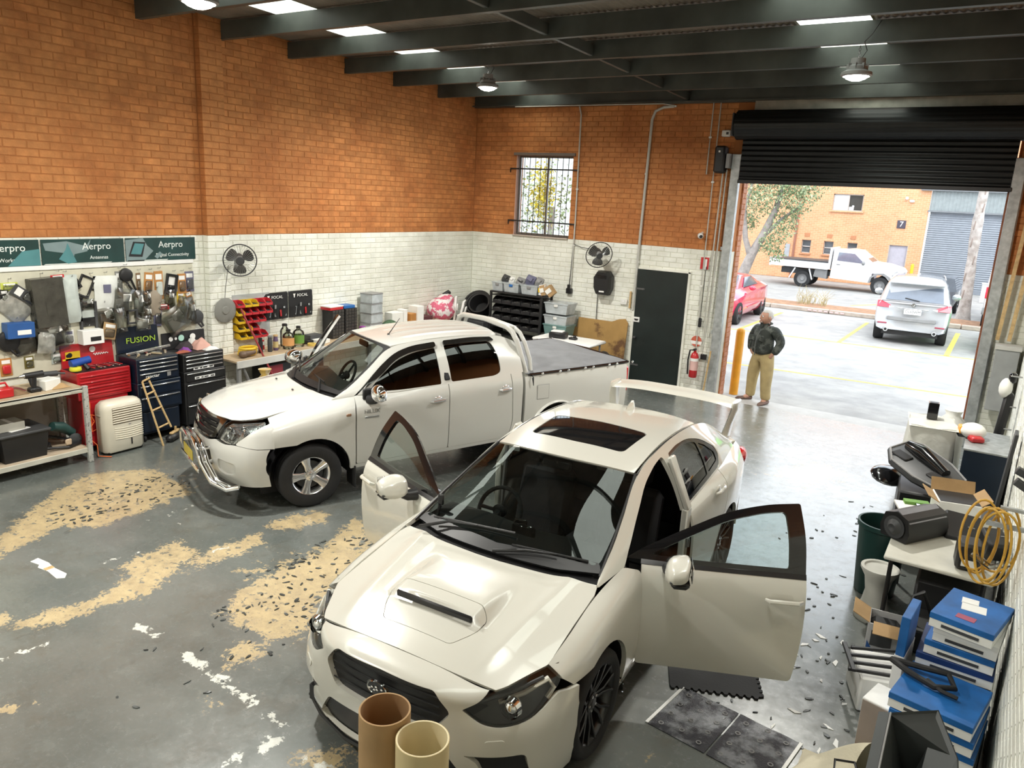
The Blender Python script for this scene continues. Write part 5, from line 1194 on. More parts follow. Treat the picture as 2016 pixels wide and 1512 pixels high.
 for mm in(False,True):
  s=-1 if mm else 1
  h_=panel_obj('headlight',m_rf,t,panel(FR,hl,'yz',off=-.04,rim=0,mirror=mm));panel_obj('lens',m_hl,h_,panel(FR,hl,'yz',off=.002,rim=.004,mirror=mm))
  b=B();b.lathe([(.02,.03),(.06,.01),(.075,-.02)],(-.70,s*.585,.82),'x',20,cap=False);b.obj('lamp_bowl',m_chrome,h_)
  b=B();b.lathe([(.015,.03),(.045,.01),(.055,-.02)],(-.60,s*.69,.855),'x',20,cap=False);b.obj('small_bowl',m_chrome,h_)
 for k,(dz,dx)in enumerate(((0,0),(-.0,.055))):
  b=B();b.tube([(-.70+dx,-.80,.33),(-.80+dx,-.74,.30),(-.90+dx,-.58,.34),(-.955+dx,-.44,.50),(-.97+dx,-.36,.62),(-.975+dx,-.25,.67),(-.98+dx,0,.68),(-.975+dx,.25,.67),(-.97+dx,.36,.62),(-.955+dx,.44,.50),(-.90+dx,.58,.34),(-.80+dx,.74,.30),(-.70+dx,.80,.33)][(0 if k==0 else 1):(13 if k==0 else 12)],.026 if k==0 else.022,10)
  b.obj('nudge_bar',m_chrome,t,sm=70)
 for s in(1,-1):
  for q in((-.98,.36,.62,.34),(-.95,.44,.50,.40)):b=B();b.cyl((q[0],s*q[1],q[2]),(-.855,s*q[3],q[2]),.02,n=10);b.obj('bar_bracket',m_chrome,t)
 b=B();b.box((-.985,0,.50),(.01,.372,.107),.004);pl=b.obj('number_plate',mat('plate_yellow',(.62,.50,.08),.5),t)
 b=B();b.box((-.975,0,.40),(.02,.75,.05),.01);b.obj('bar_crosspiece',m_chrome,t)
 for s in(1,-1):
  tub=Patch([[(x,s*y,z+.018*(x-.5)*k)for x in(2.64,3.1,3.7,4.27)]for(y,z,k)in((.835,.42,.6),(.862,.55,.8),(.872,.75,.9),(.866,.95,1),(.845,1.095,1))])
  o_=[(2.64,.42,0),(2.68,.40,0),(2.70,.40,0)]+[(2.70,.46,0)]+arc(3.13,.36,.415,172,8,16)+[(3.55,.43,0),(4.27,.46,0),(4.27,1.165,0),(2.64,1.14,0)]
  panel_obj('tub_side',m_p,t,panel(tub,o_,'xz',rim=.04,h=.05))
  b=B();R_=[]
  for x in np.linspace(3.10-.40,3.56,17):
   pass
  b.ring([[(3.13+r_*math.cos(a),s*y,.36+r_*math.sin(a))for a in np.linspace(.1,PI-.1,17)]for r_,y in((.44,.872),(.425,.905),(.405,.88))],closed=False);b.obj('wheel_arch_flare',m_p,t,sm=60)
  b=B();b.box((4.275,s*.80,.95),(.10,.10,.34),.02);b.obj('tail_light',mat('red_tail_lens',(.55,.015,.02),.15,coat=.5),t)
 b=B();b.box((2.90,-.874,.93),(.17,.004,.17),.002);b.obj('fuel_flap',m_p,t)
 b=B();b.box((2.90,-.8725,.93),(.18,.004,.18),.002);b.obj('fuel_flap_gap',m_grey,t)
 b=B();b.box((2.68,0,.85),(.05,1.62,.66));b.box((4.25,0,.85),(.05,1.62,.66));b.box((3.46,0,.60),(1.6,1.6,.06));b.obj('tub_liner',m_p,t,sm=0)
 b=B()
 def ton(u,v):
  x=2.66+1.63*u;y=-.835+1.67*v;e=1-abs(2*v-1)**3
  z=1.135+.018*(x-.5)-.01+.065*e*(1-u*.75)+.012*math.sin(9*u+5*v)*e+.010*math.sin(22*v+3*u)*(1-u)*e
  return(x,y,z)
 b.grid(ton,26,26);b.obj('tonneau_cover',mat('grey_tonneau_vinyl',(.16,.165,.175),.6,var=.12,bump=.25,bscale=25),t,sm=80)
 for s in(1,-1):
  b=B();b.tube([(2.70,s*.850,1.155),(3.5,s*.852,1.168),(4.28,s*.845,1.184)],.016,8);b.obj('tonneau_rail',m_blackg,t)
  for k in range(8):
   x=2.88+.2*k+(.07 if k%2 else-.0);b=B();b.sph((x,s*.868,1.152+.018*(x-2.7)),(.018,.012,.018),8,6);b.obj('tonneau_button',m_chrome,t)
 b=B();b.tube([(4.29,-.85,1.184),(4.295,0,1.20),(4.29,.85,1.184)],.016,8);b.obj('tonneau_rear_rail',m_blackg,t)
 b=B();b.tube([(2.74,-.85,1.15),(2.73,-.885,1.12),(2.735,-.89,1.03),(2.72,-.885,1.12)],.008,5);b.obj('tonneau_strap',m_black,t)
 for dx,dz in((0,0),(.11,-.015)):
  b=B();b.tube([(2.72+dx*.6,-.76,1.12),(2.66+dx,-.735,1.32),(2.60+dx,-.69,1.54+dz),(2.58+dx,-.62,1.635+dz),(2.58+dx,-.50,1.68+dz),(2.58+dx,0,1.705+dz),(2.58+dx,.50,1.68+dz),(2.58+dx,.62,1.635+dz),(2.60+dx,.69,1.54+dz),(2.66+dx,.735,1.32),(2.72+dx*.6,.76,1.12)],.034 if dx==0 else.026,10);b.obj('sports_bar',m_p,t,sm=70)
 for y in(-.5,-.25,.25,.5):
  b=B();b.cyl((2.58,y,1.685),(2.69,y,1.67),.02,n=8);b.obj('bar_link',m_p,t)
 for x in(0.01,3.10):
  for s in(1,-1):
   wheel('wheel',t,(x,s*.745,.335),.335,.205,.215,s,5,m_alloy,'five')
   b=B();b.ring([[(x+.415*math.cos(a),s*y,.34+.415*math.sin(a))for a in np.linspace(-.1,PI+.1,15)]for y in(.81,.50)],closed=False);b.box((x,s*.5,.45),(.84,.02,.7));b.obj('wheel_arch_liner',m_black,t,sm=60)
   if x<1:b=B();b.box((x+.47,s*.75,.25),(.015,.22,.24),.004);b.obj('mud_flap',m_rubber,t)
 b=B();b.box((1.6,0,.40),(4.6,1.0,.16));b.box((1.5,0,.42),(2.1,1.6,.08));b.box((-.4,0,.6),(.6,.9,.4));b.obj('chassis',m_black,t,sm=0)
 b=B();b.grid(lambda u,v:(.36+.40*u+.10*abs(2*v-1),-.68+1.36*v,1.095+.02*math.sin(PI*u)-.3*max(0,u-.85)/.15),10,16);b.box((.70,0,.86),(.12,1.4,.38),.03);b.obj('dashboard',mat('grey_dash',(.05,.05,.05),.7),t,sm=60)
 steering(t,(.90,.37,1.05),m_in)
 for s in(1,-1):seat(t,1.25,s*.38,.58,m_in,'front_seat')
 b=B();b.box((2.1,0,.68),(.5,1.3,.2),.05);b.box((2.38,0,1.0),(.14,1.3,.6),.05,r=(0,.15,0));b.obj('rear_seat',m_in,t)
 for s in(1,-1):b=B();b.box((1.585,s*.80,.78),(.08,.05,.70),.01);b.box((1.59,s*.70,1.36),(.07,.03,.42),.01,r=(s*.6,0,0));b.obj('centre_pillar',m_in,t)
 b=B();b.box((1.7,0,1.555),(1.1,.85,.02),.005);b.obj('headliner',m_grey,t,sm=0)
 b=B();b.box((.95,0,1.50),(.03,.22,.07),.02);b.obj('inner_mirror',m_black,t)
 wiper(t,[(.22,-.50,1.13),(.31,-.30,1.20),(.33,-.08,1.215),(.315,-.42,1.20),(.34,.16,1.222)],m_black)
 wiper(t,[(.17,.15,1.13),(.27,.36,1.175),(.36,.56,1.20),(.28,.25,1.185),(.42,.62,1.22)],m_black)
 for y in(-.28,.25):b=B();b.sph((.02,y,1.115),(.012,.018,.008),8,6);b.obj('washer_jet',m_black,t)
 return t
pickup()
# ------------------------------------------------------------------ vehicles in the car park
def loft(t,name,st,m,sm=45):
 b=B();b.ring([[(hw,y+dy,z)for hw,z,dy in h]+[(-hw,y+dy,z)for hw,z,dy in h[::-1]]for y,h in st]);return b.obj(name,m,t,sm=sm)
def poly(t,name,pts,m,th=.012):
 P=np.array(pts,float);n=np.cross(P[1]-P[0],P[2]-P[0]);n/=np.linalg.norm(n)
 b=B();b.ring([[tuple(p-n*th/2)for p in P],[tuple(p+n*th/2)for p in P]]);return b.obj(name,m,t,sm=0)
def swheel(t,x,y,R_,w,side,m):
 b=B();b.lathe([(R_*.62,-w/2),(R_-.02,-w/2),(R_,-w*.3),(R_,w*.3),(R_-.02,w/2),(R_*.64,w/2)],(x,y,R_),'x',28,cap=False);o=b.obj('tyre',m_rubber,t)
 b=B();b.lathe([(.001,.3*w),(R_*.2,.34*w),(R_*.24,.2*w),(R_*.6,.1*w),(R_*.64,.45*w)],(x,y,R_),'x',24,cap=False,r=(0,0,0)if side>0 else(0,PI,0));o=b.obj('rim',m,t)
 for k in range(5):
  a=k*2*PI/5+.3;b=B();b.cyl((x+side*w*.32,y+R_*.12*math.cos(a),R_+R_*.12*math.sin(a)),(x+side*w*.42,y+R_*.60*math.cos(a),R_+R_*.60*math.sin(a)),R_*.10,R_*.07,6);b.obj('spoke',m,t)
def out_cars():
 m_sv=mat('silver_paint',(.50,.52,.54),.25,metal=.3,var=.03,coat=1.);m_wh=mat('bright_white_paint',(.74,.75,.76),.3,var=.02,coat=.8);m_rd=mat('candy_red_paint',(.62,.02,.07),.22,var=.03,coat=1.);m_gn=mat('lime_green_paint',(.10,.62,.04),.3,coat=.8)
 m_g=mat('car_window',(.05,.06,.075),.06,var=.2,coat=.4);m_gl=mat('rear_glass_sky',(.16,.19,.24),.05,coat=1.);m_tl=mat('pale_red_lens',(.62,.03,.06),.2,coat=.5);m_bk=m_black
 t=thing('silver_wagon','silver station wagon parked tail towards the doorway in the yellow lined bay','car',(7.28,9.22,-.01),math.radians(4))
 lo=lambda k,z0=.36:[(.70*k,z0,0),(.80*k,.40,0),(.86*k,.62,0),(.87*k,.90,.02),(.83*k,1.06,.06),(.80*k,1.10,.08)]
 loft(t,'body',[(0.04,lo(.86)),(-.02,lo(.95)),(.06,lo(.99)),(.5,lo(1.02)),(2.4,lo(1.02)),(3.8,[(.70,.36,0),(.80,.4,0),(.86,.62,0),(.86,.80,0),(.80,.95,0),(.60,1.02,0)]),(4.45,[(.5,.36,0),(.55,.4,0),(.6,.6,0),(.6,.7,0),(.5,.78,0),(.3,.8,0)])],m_sv)
 gh=lambda k,h=1.69:[(.81*k,1.05,0),(.80*k,1.12,.03),(.72*k,1.44,.14),(.64*k,1.60,.17),(.55*k,h-.03,.15),(.2*k,h,.15)]
 loft(t,'cabin',[(.06,gh(.96,1.66)),(.14,gh(1.)),(.9,gh(1.01,1.71)),(2.0,gh(1.,1.70)),(2.9,[(.80,1.05,0),(.78,1.08,0),(.74,1.1,0),(.7,1.12,0),(.6,1.13,0),(.2,1.14,0)])],m_sv)
 poly(t,'tailgate_glass',[(-.66,.085,1.13),(.66,.085,1.13),(.60,.215,1.49),(.3,.225,1.52),(-.3,.225,1.52),(-.60,.215,1.49)],m_gl,.03)
 b=B();b.box((0,.10,1.60),(1.24,.30,.05),.02,r=(.12,0,0));b.obj('roof_spoiler',m_sv,t)
 b=B();b.tube([(.12,.055,1.145),(-.22,.075,1.20)],.012,6);b.obj('rear_wiper',m_bk,t)
 for s in(-1,1):
  poly(t,'side_glass',[(s*.815,.35,1.12),(s*.815,2.5,1.12),(s*.70,1.9,1.50),(s*.68,.55,1.52)],m_g,.03)
  poly(t,'tail_light',[(s*.52,.02,.99),(s*.56,.00,.93),(s*.84,.02,.93),(s*.845,.10,1.08),(s*.74,.07,1.08)],m_tl,.05)
  poly(t,'tail_light_inner',[(s*.44,.01,.965),(s*.56,.0,.925),(s*.56,.0,.985)],mat('clear_lens',(.75,.72,.72),.2),.04)
  b=B();b.box((s*.66,-.03,.53),(.22,.03,.04),.01);b.obj('reflector',mat('dull_red_lens',(.32,.06,.09),.3),t)
  b=B();b.cyl((s*.56,-.06,.37),(s*.56,.12,.37),.055,n=16);b.obj('exhaust_tip',m_chrome,t);b=B();b.cyl((s*.56,-.065,.37),(s*.56,-.055,.37),.035,n=14);b.obj('exhaust_hole',m_bk,t)
  b=B();b.sph((s*.98,2.45,1.12),(.11,.06,.09),12,8);b.obj('door_mirror',m_sv,t)
  b=B();b.tube([(s*.62,.45,1.70),(s*.60,1.2,1.74),(s*.58,2.1,1.71)],.018,6);b.obj('roof_rail',m_grey,t)
  for y in(.78,3.5):swheel(t,s*.74,y,.36,.24,s,m_alloy)
 b=B();b.box((0,-.03,.665),(1.12,.03,.10),.02);b.obj('bumper_step',m_grey,t)
 b=B();b.box((0,.0,.94),(.72,.04,.03),.01);b.obj('plate_garnish',m_chrome,t)
 b=B();b.box((0,-.012,.86),(.40,.012,.13),.004);p=b.obj('number_plate',m_label,t);text('plate_text','CC63WM',.085,m_dkgrey,p,(0,-.02,.865),ROTX['front'],.001)
 b=B();b.lathe([(.03,0),(.045,.006),(.05,0)],(0,.02,1.03),'y',18);b.obj('emblem',m_chrome,t)
 b=B();b.box((0,.25,.30),(1.3,.4,.12));b.obj('undertray',m_bk,t,sm=0)
 t=thing('red_coupe','glossy red coupe parked nose first behind the brick jamb and bollard','car',(2.05,8.1,-.01),math.radians(1.5))
 ch=lambda a,b_,z1,z2:[(a*.9,.20,0),(a,.30,0),(a*1.03,.55,0),(a,z1,0),(b_,z2,0)]
 loft(t,'body',[(0,ch(.55,.3,.45,.52)),(.12,ch(.74,.55,.60,.68)),(.85,ch(.90,.68,.76,.90)),(1.5,ch(.90,.72,.82,.97)),(2.6,ch(.89,.74,.88,.98)),(3.6,ch(.92,.70,.92,1.02)),(4.25,ch(.84,.62,.90,1.0)),(4.4,ch(.74,.5,.8,.92))],m_rd)
 cb=lambda a,z:[(.74,.94,0),(a+.05,z-.10,0),(a,z-.02,0),(a*.4,z,0)]
 loft(t,'cabin',[(1.35,[(.70,.93,0),(.69,.95,0),(.66,.96,0),(.3,.98,0)]),(2.15,cb(.52,1.29)),(2.8,cb(.52,1.32)),(3.3,cb(.50,1.25)),(4.0,[(.70,.96,0),(.68,.98,0),(.6,1.0,0),(.3,1.01,0)])],m_rd)
 poly(t,'windscreen',[(-.60,1.43,1.00),(.60,1.43,1.00),(.48,2.08,1.285),(-.48,2.08,1.285)],m_g,.03)
 for s in(-1,1):
  poly(t,'side_glass',[(s*.725,1.75,.98),(s*.73,3.3,.99),(s*.60,2.95,1.225),(s*.58,2.3,1.235)],m_g,.03)
  poly(t,'headlight',[(s*.50,.03,.60),(s*.76,.18,.62),(s*.86,.60,.74),(s*.70,.35,.70)],mat('clear_lens',(.75,.72,.72),.2),.04)
  b=B();b.sph((s*.98,1.8,.98),(.10,.07,.07),12,8);b.obj('door_mirror',m_rd,t)
  for y in(.88,3.55):swheel(t,s*.82,y,.325,.22,s,m_dkgrey)
  poly(t,'door_crease',[(s*.925,1.7,.42),(s*.925,3.0,.45),(s*.925,3.0,.47),(s*.925,1.7,.44)],m_rd,.02)
 b=B();b.box((0,.05,.36),(1.0,.10,.22),.04);b.obj('grille',m_bk,t)
 t=thing('tray_ute','white single cab ute with flat tray parked side on across the car park','truck',(1.59,22.75,-.01))
 S=lambda y0,y1,pts:(pts,y0,y1)
 def side(name,pts,y0,y1,m):b=B();b.prism(pts,y0,y1,'y');return b.obj(name,m,t,sm=0)
 side('cab',[(1.14,.50),(2.75,.44),(2.80,.85),(3.2,.86),(3.62,.45),(3.9,.55),(3.95,.95),(3.85,1.10),(3.3,1.24),(2.75,1.30),(2.15,1.74),(1.75,1.78),(1.18,1.74)],.0,1.7,m_wh)
 side('side_window',[(1.35,1.27),(2.45,1.22),(2.02,1.60),(1.38,1.62)],-.015,.0,m_gl)
 side('windscreen',[(2.74,1.31),(2.17,1.72),(2.15,1.68),(2.70,1.29)],.12,1.58,m_g)
 side('tray',[(-1.45,.86),(1.02,.84),(1.02,1.12),(-1.45,1.14)],-.06,1.76,m_wh);side('tray_load',[(-1.38,1.14),(1.0,1.13),(1.0,1.19),(-1.2,1.18)],.0,1.7,m_dkgrey)
 side('tray_rear_gate',[(-1.48,.84),(-1.40,.84),(-1.40,1.2),(-1.48,1.2)],-.07,1.77,m_wh)
 side('headboard',[(1.0,.86),(1.10,.86),(1.12,1.80),(1.02,1.80)],.0,1.7,m_wh);side('chassis_rail',[(-1.0,.55),(1.2,.55),(1.2,.75),(-1.0,.80)],.3,1.4,m_dkgrey)
 side('tool_locker',[(.45,.50),(1.0,.44),(1.0,.82),(.5,.82)],.02,.5,mat('mid_grey_box',(.20,.2,.2),.6))
 for x0 in(-.55,.42):b=B();b.tube([(x0,-.03,.36),(x0+(.22 if x0<0 else-.16),-.03,.82)],.03,6);b.obj('mudguard_strut',m_wh,t)
 side('arch_flare',[(2.68,.44),(2.74,.70),(2.95,.86),(3.25,.88),(3.5,.74),(3.66,.50),(3.58,.5),(3.42,.70),(3.2,.80),(2.98,.79),(2.8,.66),(2.76,.44)],-.04,.02,m_grey)
 side('front_bumper',[(3.86,.48),(4.0,.52),(4.0,.80),(3.88,.84)],.05,1.65,m_dkgrey)
 b=B();b.sph((2.42,-.14,1.24),(.07,.09,.09),10,8);b.obj('door_mirror',m_grey,t)
 b=B();b.box((1.42,-.012,1.10),(.16,.02,.03),.006);b.obj('door_handle',m_grey,t)
 for x in(0,3.15):
  for y in(.10,1.6):
   b=B();b.lathe([(.21,-.11),(.34,-.11),(.36,-.06),(.36,.06),(.34,.11),(.21,.11)],(x,y,.36),'y',28,cap=False);b.obj('tyre',m_rubber,t)
   b=B();b.lathe([(.001,-.05),(.08,-.06),(.10,-.02),(.20,-.03),(.22,-.09)],(x,y,.36),'y',24,cap=False);b.obj('rim',m_grey,t)
 t=thing('dark_wagon','dark grey car almost hidden behind the silver wagon','car',(7.05,17.6,-.01));lo2=lambda k:[(.7*k,.3,0),(.8*k,.6,0),(.8*k,.95,0)]
 loft(t,'body',[(0,lo2(.9)),(.2,lo2(1)),(3.8,lo2(1)),(4.1,lo2(.8))],mat('slate_paint',(.12,.13,.15),.3,coat=.6));loft(t,'cabin',[(.1,[(.76,.95,0),(.62,1.45,.2),(.3,1.5,.2)]),(2.8,[(.76,.95,0),(.62,1.42,-.5),(.3,1.46,-.5)])],m_g)
 for s in(-1,1):
  for y in(.8,3.3):swheel(t,s*.72,y,.32,.2,s,m_grey)
 t.scale=(1,1,.84)
 t=thing('white_van','tall white van showing its tail light at the right edge of the doorway','van',(9.62,14.0,-.01))
 pv=lambda k:[(.86*k,.40,0),(.92*k,.8,0),(.92*k,1.3,.01),(.86*k,2.0,.06),(.72*k,2.48,.14),(.3,2.55,.14)]
 loft(t,'body',[(0,pv(.97)),(.12,pv(1.)),(4.2,pv(1.)),(4.6,pv(.9))],m_wh,60)
 poly(t,'rear_window',[(-.72,.0,1.45),(.72,.0,1.45),(.66,.07,1.98),(-.66,.07,1.98)],mat('van_window',(.17,.15,.15),.15),.05)
 for s in(-1,1):
  b=B();b.box((s*.86,-.0,1.16),(.12,.06,.34),.015);b.obj('tail_light',m_tl,t);b=B();b.box((s*.84,-.02,.62),(.18,.10,.24),.03);b.obj('bumper_corner',m_grey,t)
  for y in(.9,3.6):swheel(t,s*.80,y,.34,.22,s,m_grey)
 b=B();b.box((0,-.04,.52),(1.5,.10,.16),.03);b.obj('rear_bumper',m_wh,t)
 t=thing('lime_hatchback','lime green small car corner and tyre peeking past the right jamb','car',(9.58,8.95,-.01))
 lo3=lambda k:[(.68*k,.30,0),(.72*k,.5,0),(.74*k,.8,0),(.68*k,1.0,.03),(.55*k,1.12,.1)]
 loft(t,'body',[(.0,lo3(.86)),(.12,lo3(1.)),(3.2,lo3(1.)),(3.6,lo3(.85))],m_gn,60);loft(t,'cabin',[(.25,[(.62,1.05,0),(.50,1.36,.3),(.2,1.40,.3)]),(2.6,[(.62,1.05,0),(.50,1.36,-.5),(.2,1.4,-.5)])],m_g)
 for s in(-1,1):
  for y in(.62,2.9):swheel(t,s*.66,y,.30,.20,s,m_dkgrey)
  b=B();b.box((s*.62,.04,.88),(.10,.10,.20),.03);b.obj('tail_light',m_grey,t)
out_cars()
# ------------------------------------------------------------------ left wall: signs, pegboard, benches, tool chests
def banners():
 m_g=mat('banner_dark_green',(.010,.045,.042),.35,var=.25,scale=4);m_t=mat('banner_text',(.80,.84,.82),.5);m_l=mat('banner_pale',(.20,.27,.28),.4);m_c=mat('banner_cyan',(.08,.24,.26),.4);m_e=mat('banner_edge',(.60,.63,.60),.5);m_d=mat('banner_black',(.01,.012,.014),.4)
 for i,(y0,y1,sub,lab,art)in enumerate(((-9.35,-8.26,'Workshop','dark green sign panel lettered Workshop at the picture edge of the wall banner row',0),(-8.25,-7.28,'Antennas','middle dark green wall sign lettered Antennas with a pale swoosh of light',1),(-7.27,-6.30,'Digital Connectivity','dark sign panel lettered Digital Connectivity beside the brick pilaster',2))):
  t=thing('wall_sign',lab,'sign',(.012,(y0+y1)/2,2.335),group='long banner of dark green signs above the pegboard');w=y1-y0
  b=B();b.box((.006,0,0),(.012,w-.01,.285),.003);b.obj('sign_panel',m_g,t,sm=0)
  tx=(-8.58 if art==0 else-7.62 if art==1 else-6.66)-(y0+y1)/2
  text('brand_lettering','Aerpro',.115,m_t,t,(.0125,tx,.055),ROTX['px'],.0012)
  text('sign_lettering',sub,.058,m_t,t,(.0125,tx+.02,-.075),ROTX['px'],.001)
  def shape(name,pts,m,dx=.0124):
   b=B();b.prism(pts,dx,dx+.0012,'x');b.obj(name,m,t,sm=0)
  if art==1:
   shape('light_swoosh',[(-.46,.10),(-.20,.12),(.02,.06),(.08,.14),(.03,.0),(-.12,-.03),(-.15,-.13),(-.19,-.02),(-.44,.02)],m_l)
   shape('glow_spot',[(-.30,-.08),(-.22,.02),(-.19,.10),(-.16,.02),(-.10,-.12),(-.2,-.135)],m_c,.0138)
   shape('sign_edge_strip',[(-.47,-.142),(.30,-.142),(.32,-.130),(-.45,-.130)],m_e)
  if art==2:
   shape('console_picture',[(-.48,-.14),(-.48,.12),(-.25,.14),(-.20,.05),(-.12,-.02),(-.25,-.14)],m_l)
   shape('screen_picture',[(-.42,-.05),(-.36,.08),(-.24,.07),(-.29,-.06)],m_c,.0138)
   shape('screen_frame',[(-.45,-.08),(-.38,.10),(-.22,.09),(-.27,-.09)],m_d,.0130)
   shape('plug_picture',[(-.11,-.09),(-.03,-.03),(.0,-.06),(-.07,-.12)],m_l)
   shape('sign_edge_strip',[(-.48,-.142),(.06,-.142),(.08,-.128),(-.46,-.128)],m_e)
  if art==0:
   shape('picture_wedge',[(.20,-.14),(.36,.02),(.54,.04),(.54,-.14)],m_c)
 b=B();b.box((.02,-7.9,2.165),(.03,3.1,.05),.004);o=b.obj('trim_4',m_label,None,sm=0);struct(o)
banners()
def pegboard():
 b=B();b.box((.026,-7.75,1.55),(.02,2.76,1.16),.002)
 o=b.obj('pegboard',mat('cream_pegboard',(.62,.60,.48),.7,var=.08),None,sm=0);tag(o,'cream pegboard panel on the left wall hung with car stereo parts','pegboard')
 m_hk=m_steel
 cl={'k':m_black,'dg':m_dkgrey,'br':mat('dull_brown_card',(.20,.12,.06),.7),'or':mat('orange_card',(.48,.22,.06),.6),'bl':m_blue,'w':m_label,'y':m_yellow,'r':m_red,'pu':mat('slate_card',(.14,.14,.22),.5),'ol':mat('olive_card',(.16,.13,.03),.6),'gr':mat('grey_parts',(.22,.22,.21),.5),'li':mat('lime_card',(.55,.6,.10),.5)}
 m_bag=glass('poly_bag',(.80,.82,.78),.20,.22);m_sil=mat('silver_bag',(.34,.34,.31),.25,metal=.3,var=.3,scale=14,bump=.5,bscale=20);m_ww=mat('white_poly_bag',(.72,.74,.71),.35,var=.08,bump=.4,bscale=18);m_fog=mat('frosted_bag',(.50,.55,.52),.3,var=.15,bump=.4,bscale=14);m_smk=mat('smoky_bag',(.055,.052,.042),.25,var=.35,bump=.5,bscale=18)
 def pillow(b,w,h,d,puff=1.,seed=0):
  rr=random.Random(seed);k1,k2=rr.uniform(0,6),rr.uniform(0,6)
  def f(u,v,s):e=(1-abs(2*u-1)**3)*(1-abs(2*v-1)**3);return((s*.5*d*e*(1+.25*math.sin(9*u+k1)*math.sin(7*v+k2)))+.5*d,(u-.5)*w*(1-.06*math.sin(PI*v)),(v-.5)*h)
  b.grid(lambda u,v:f(u,v,1),8,8);b.grid(lambda u,v:f(u,v,-1),8,8)
 def item(name,cat,kind,y,z,w,h,c,label,tilt=0.,x=.035,extra=None,seed=0,d=.05):
  t=thing(name,label,cat,(x,y,z),0,group='car accessory packets hung on the pegboard',rot=(tilt,0,0))
  b=B();b.tube([(-.012,0,h/2+.04),(.06,0,h/2+.045),(.065,0,h/2+.06)],.004,5);b.obj('hook',m_hk,t)
  if kind=='bag':
   b=B();pillow(b,w,h,d,seed=seed);b.obj('bag',c,t,sm=80)
   b=B();b.box((.02,0,h/2-.012),(.008,w*.96,.03),.003);b.obj('header_strip',extra or c,t)
  elif kind=='pack':
   b=B();pillow(b,w,h,d,seed=seed);b.obj('clear_bag',m_bag,t,sm=80)
   b=B();b.box((.02,-.01,-.1*h),(.03,w*.66,h*.5),.012,r=(.25*((seed%3)-1),0,0));b.tube([(.02,-w*.3,h*.2),(.035,w*.2,h*.1),(.02,w*.25,-h*.3)],.012,6);b.obj('car_part',c,t)
   b=B();b.box((.042,w*.12,h*.18),(.004,w*.42,h*.26),.001,r=(.3*((seed%2)-.5),0,0));b.obj('label_card',extra or m_label,t)
  elif kind=='card':
   b=B();b.box((.006,0,0),(.008,w,h),.002);b.obj('backing_card',c,t,sm=0)
   b=B();b.box((.022,0,-.12*h),(.03,w*.72,h*.5),.012);b.obj('blister',extra or m_bag,t)
   b=B();b.box((.0115,0,h*.30),(.003,w*.7,h*.2));b.obj('printed_band',m_label if c is not cl['w']else cl['pu'],t,sm=0)
  elif kind=='frame':
   b=B();r_=.012;b.ring([[(p,s*(w/2-q),k*(h/2-q))for s,k in((-1,-1),(1,-1),(1,1),(-1,1))]for p,q in((0,0),(.025,0),(.028,.004),(.022,.022),(0,.022))],loop=True);b.obj('fascia_surround',c,t,sm=30)
   b=B();b.box((.012,-w/2-.012,0),(.012,.03,.02),.003);b.box((.012,w/2+.012,0),(.012,.03,.02),.003);b.obj('fixing_tabs',c,t)
  elif kind=='frame2':
   b=B();b.ring([[(p,s*(w/2-q),k*(h/2-q))for s,k in((-1,-1),(1,-1),(1,1),(-1,1))]for p,q in((0,0),(.03,0),(.034,.005),(.025,.03),(0,.03))],loop=True);b.obj('fascia_surround',c,t,sm=30)
   b=B();b.box((.012,0,-h*.18),(.02,w*.8,h*.3),.008);b.obj('pocket',m_blackg,t)
   b=B();b.box((.004,0,.1*h),(.004,w*.8,h*.5));b.obj('packing_card',extra or m_label,t,sm=0)
  elif kind=='round':
   b=B();b.lathe([(.001,.04),(w*.3,.045),(w*.46,.03),(w*.5,.0),(w*.3,-.0)],(0,0,h*.22),'x',24);b.obj('disc',c,t)
   b=B();b.tube([(.02,-.02,0),(.03,.02,-h*.3),(.02,.06,-h*.5),(.02,.09,-h*.45),(.02,.05,0)],.014,6);b.obj('mount_arm',c,t)
  elif kind=='box':
   b=B();b.box((.07,0,0),(.13,w,h),.004);b.obj('box_body',c,t,sm=0)
   b=B();b.box((.137,w*.1,-h*.12),(.003,w*.5,h*.3));b.obj('printed_panel',extra or m_black,t,sm=0)
  return t
 item('dash_kit_bag','packet','bag',-8.58,1.76,.30,.32,m_sil,'crumpled silver bag tilted like a diamond beside the tall black panel',.75,seed=1)
 item('wiper_pack','packet','card',-8.47,1.86,.12,.36,cl['dg'],'long dark card lying slanted across the silver diamond bag',.9,x=.09)
 item('lime_bracket','car part','card',-8.62,1.98,.17,.09,cl['li'],'lime green bracket packet at the upper corner of the pegboard',0)
 item('camera_pack','packet','card',-8.68,1.88,.085,.15,cl['k'],'small black packet hanging below the lime green bracket',0)
 t=item('large_fascia_panel','car part','box',-8.27,1.79,.34,.55,m_smk,'tall dark plastic dashboard panel hanging in smoky wrap',.06,extra=m_smk)
 item('frosted_bag','packet','bag',-8.03,1.80,.24,.55,m_fog,'long frosted pale green plastic bag beside the tall dark panel',.05,seed=4,d=.09,x=.06)
 item('red_tag_card','packet','card',-8.14,2.05,.15,.08,cl['r'],'small red header card above the tall dark panel',.05,x=.1)
 item('black_bracket','car part','frame',-7.93,1.97,.09,.13,cl['k'],'small black wire bracket next to the frosted bag top',.5,x=.07)
 item('radio_fascia','car part','frame',-7.81,1.93,.17,.25,cl['k'],'black rectangular fascia frame hanging tilted on its own hook',-.45)
 item('small_radio_fascia','car part','frame',-7.91,1.73,.115,.16,cl['k'],'smallest black fascia frame below the tilted one',-.05)
 item('stereo_fascia','car part','frame2',-7.80,1.57,.21,.36,cl['dg'],'dark grey stereo fascia in wrap below the small frame',0,extra=m_fog)
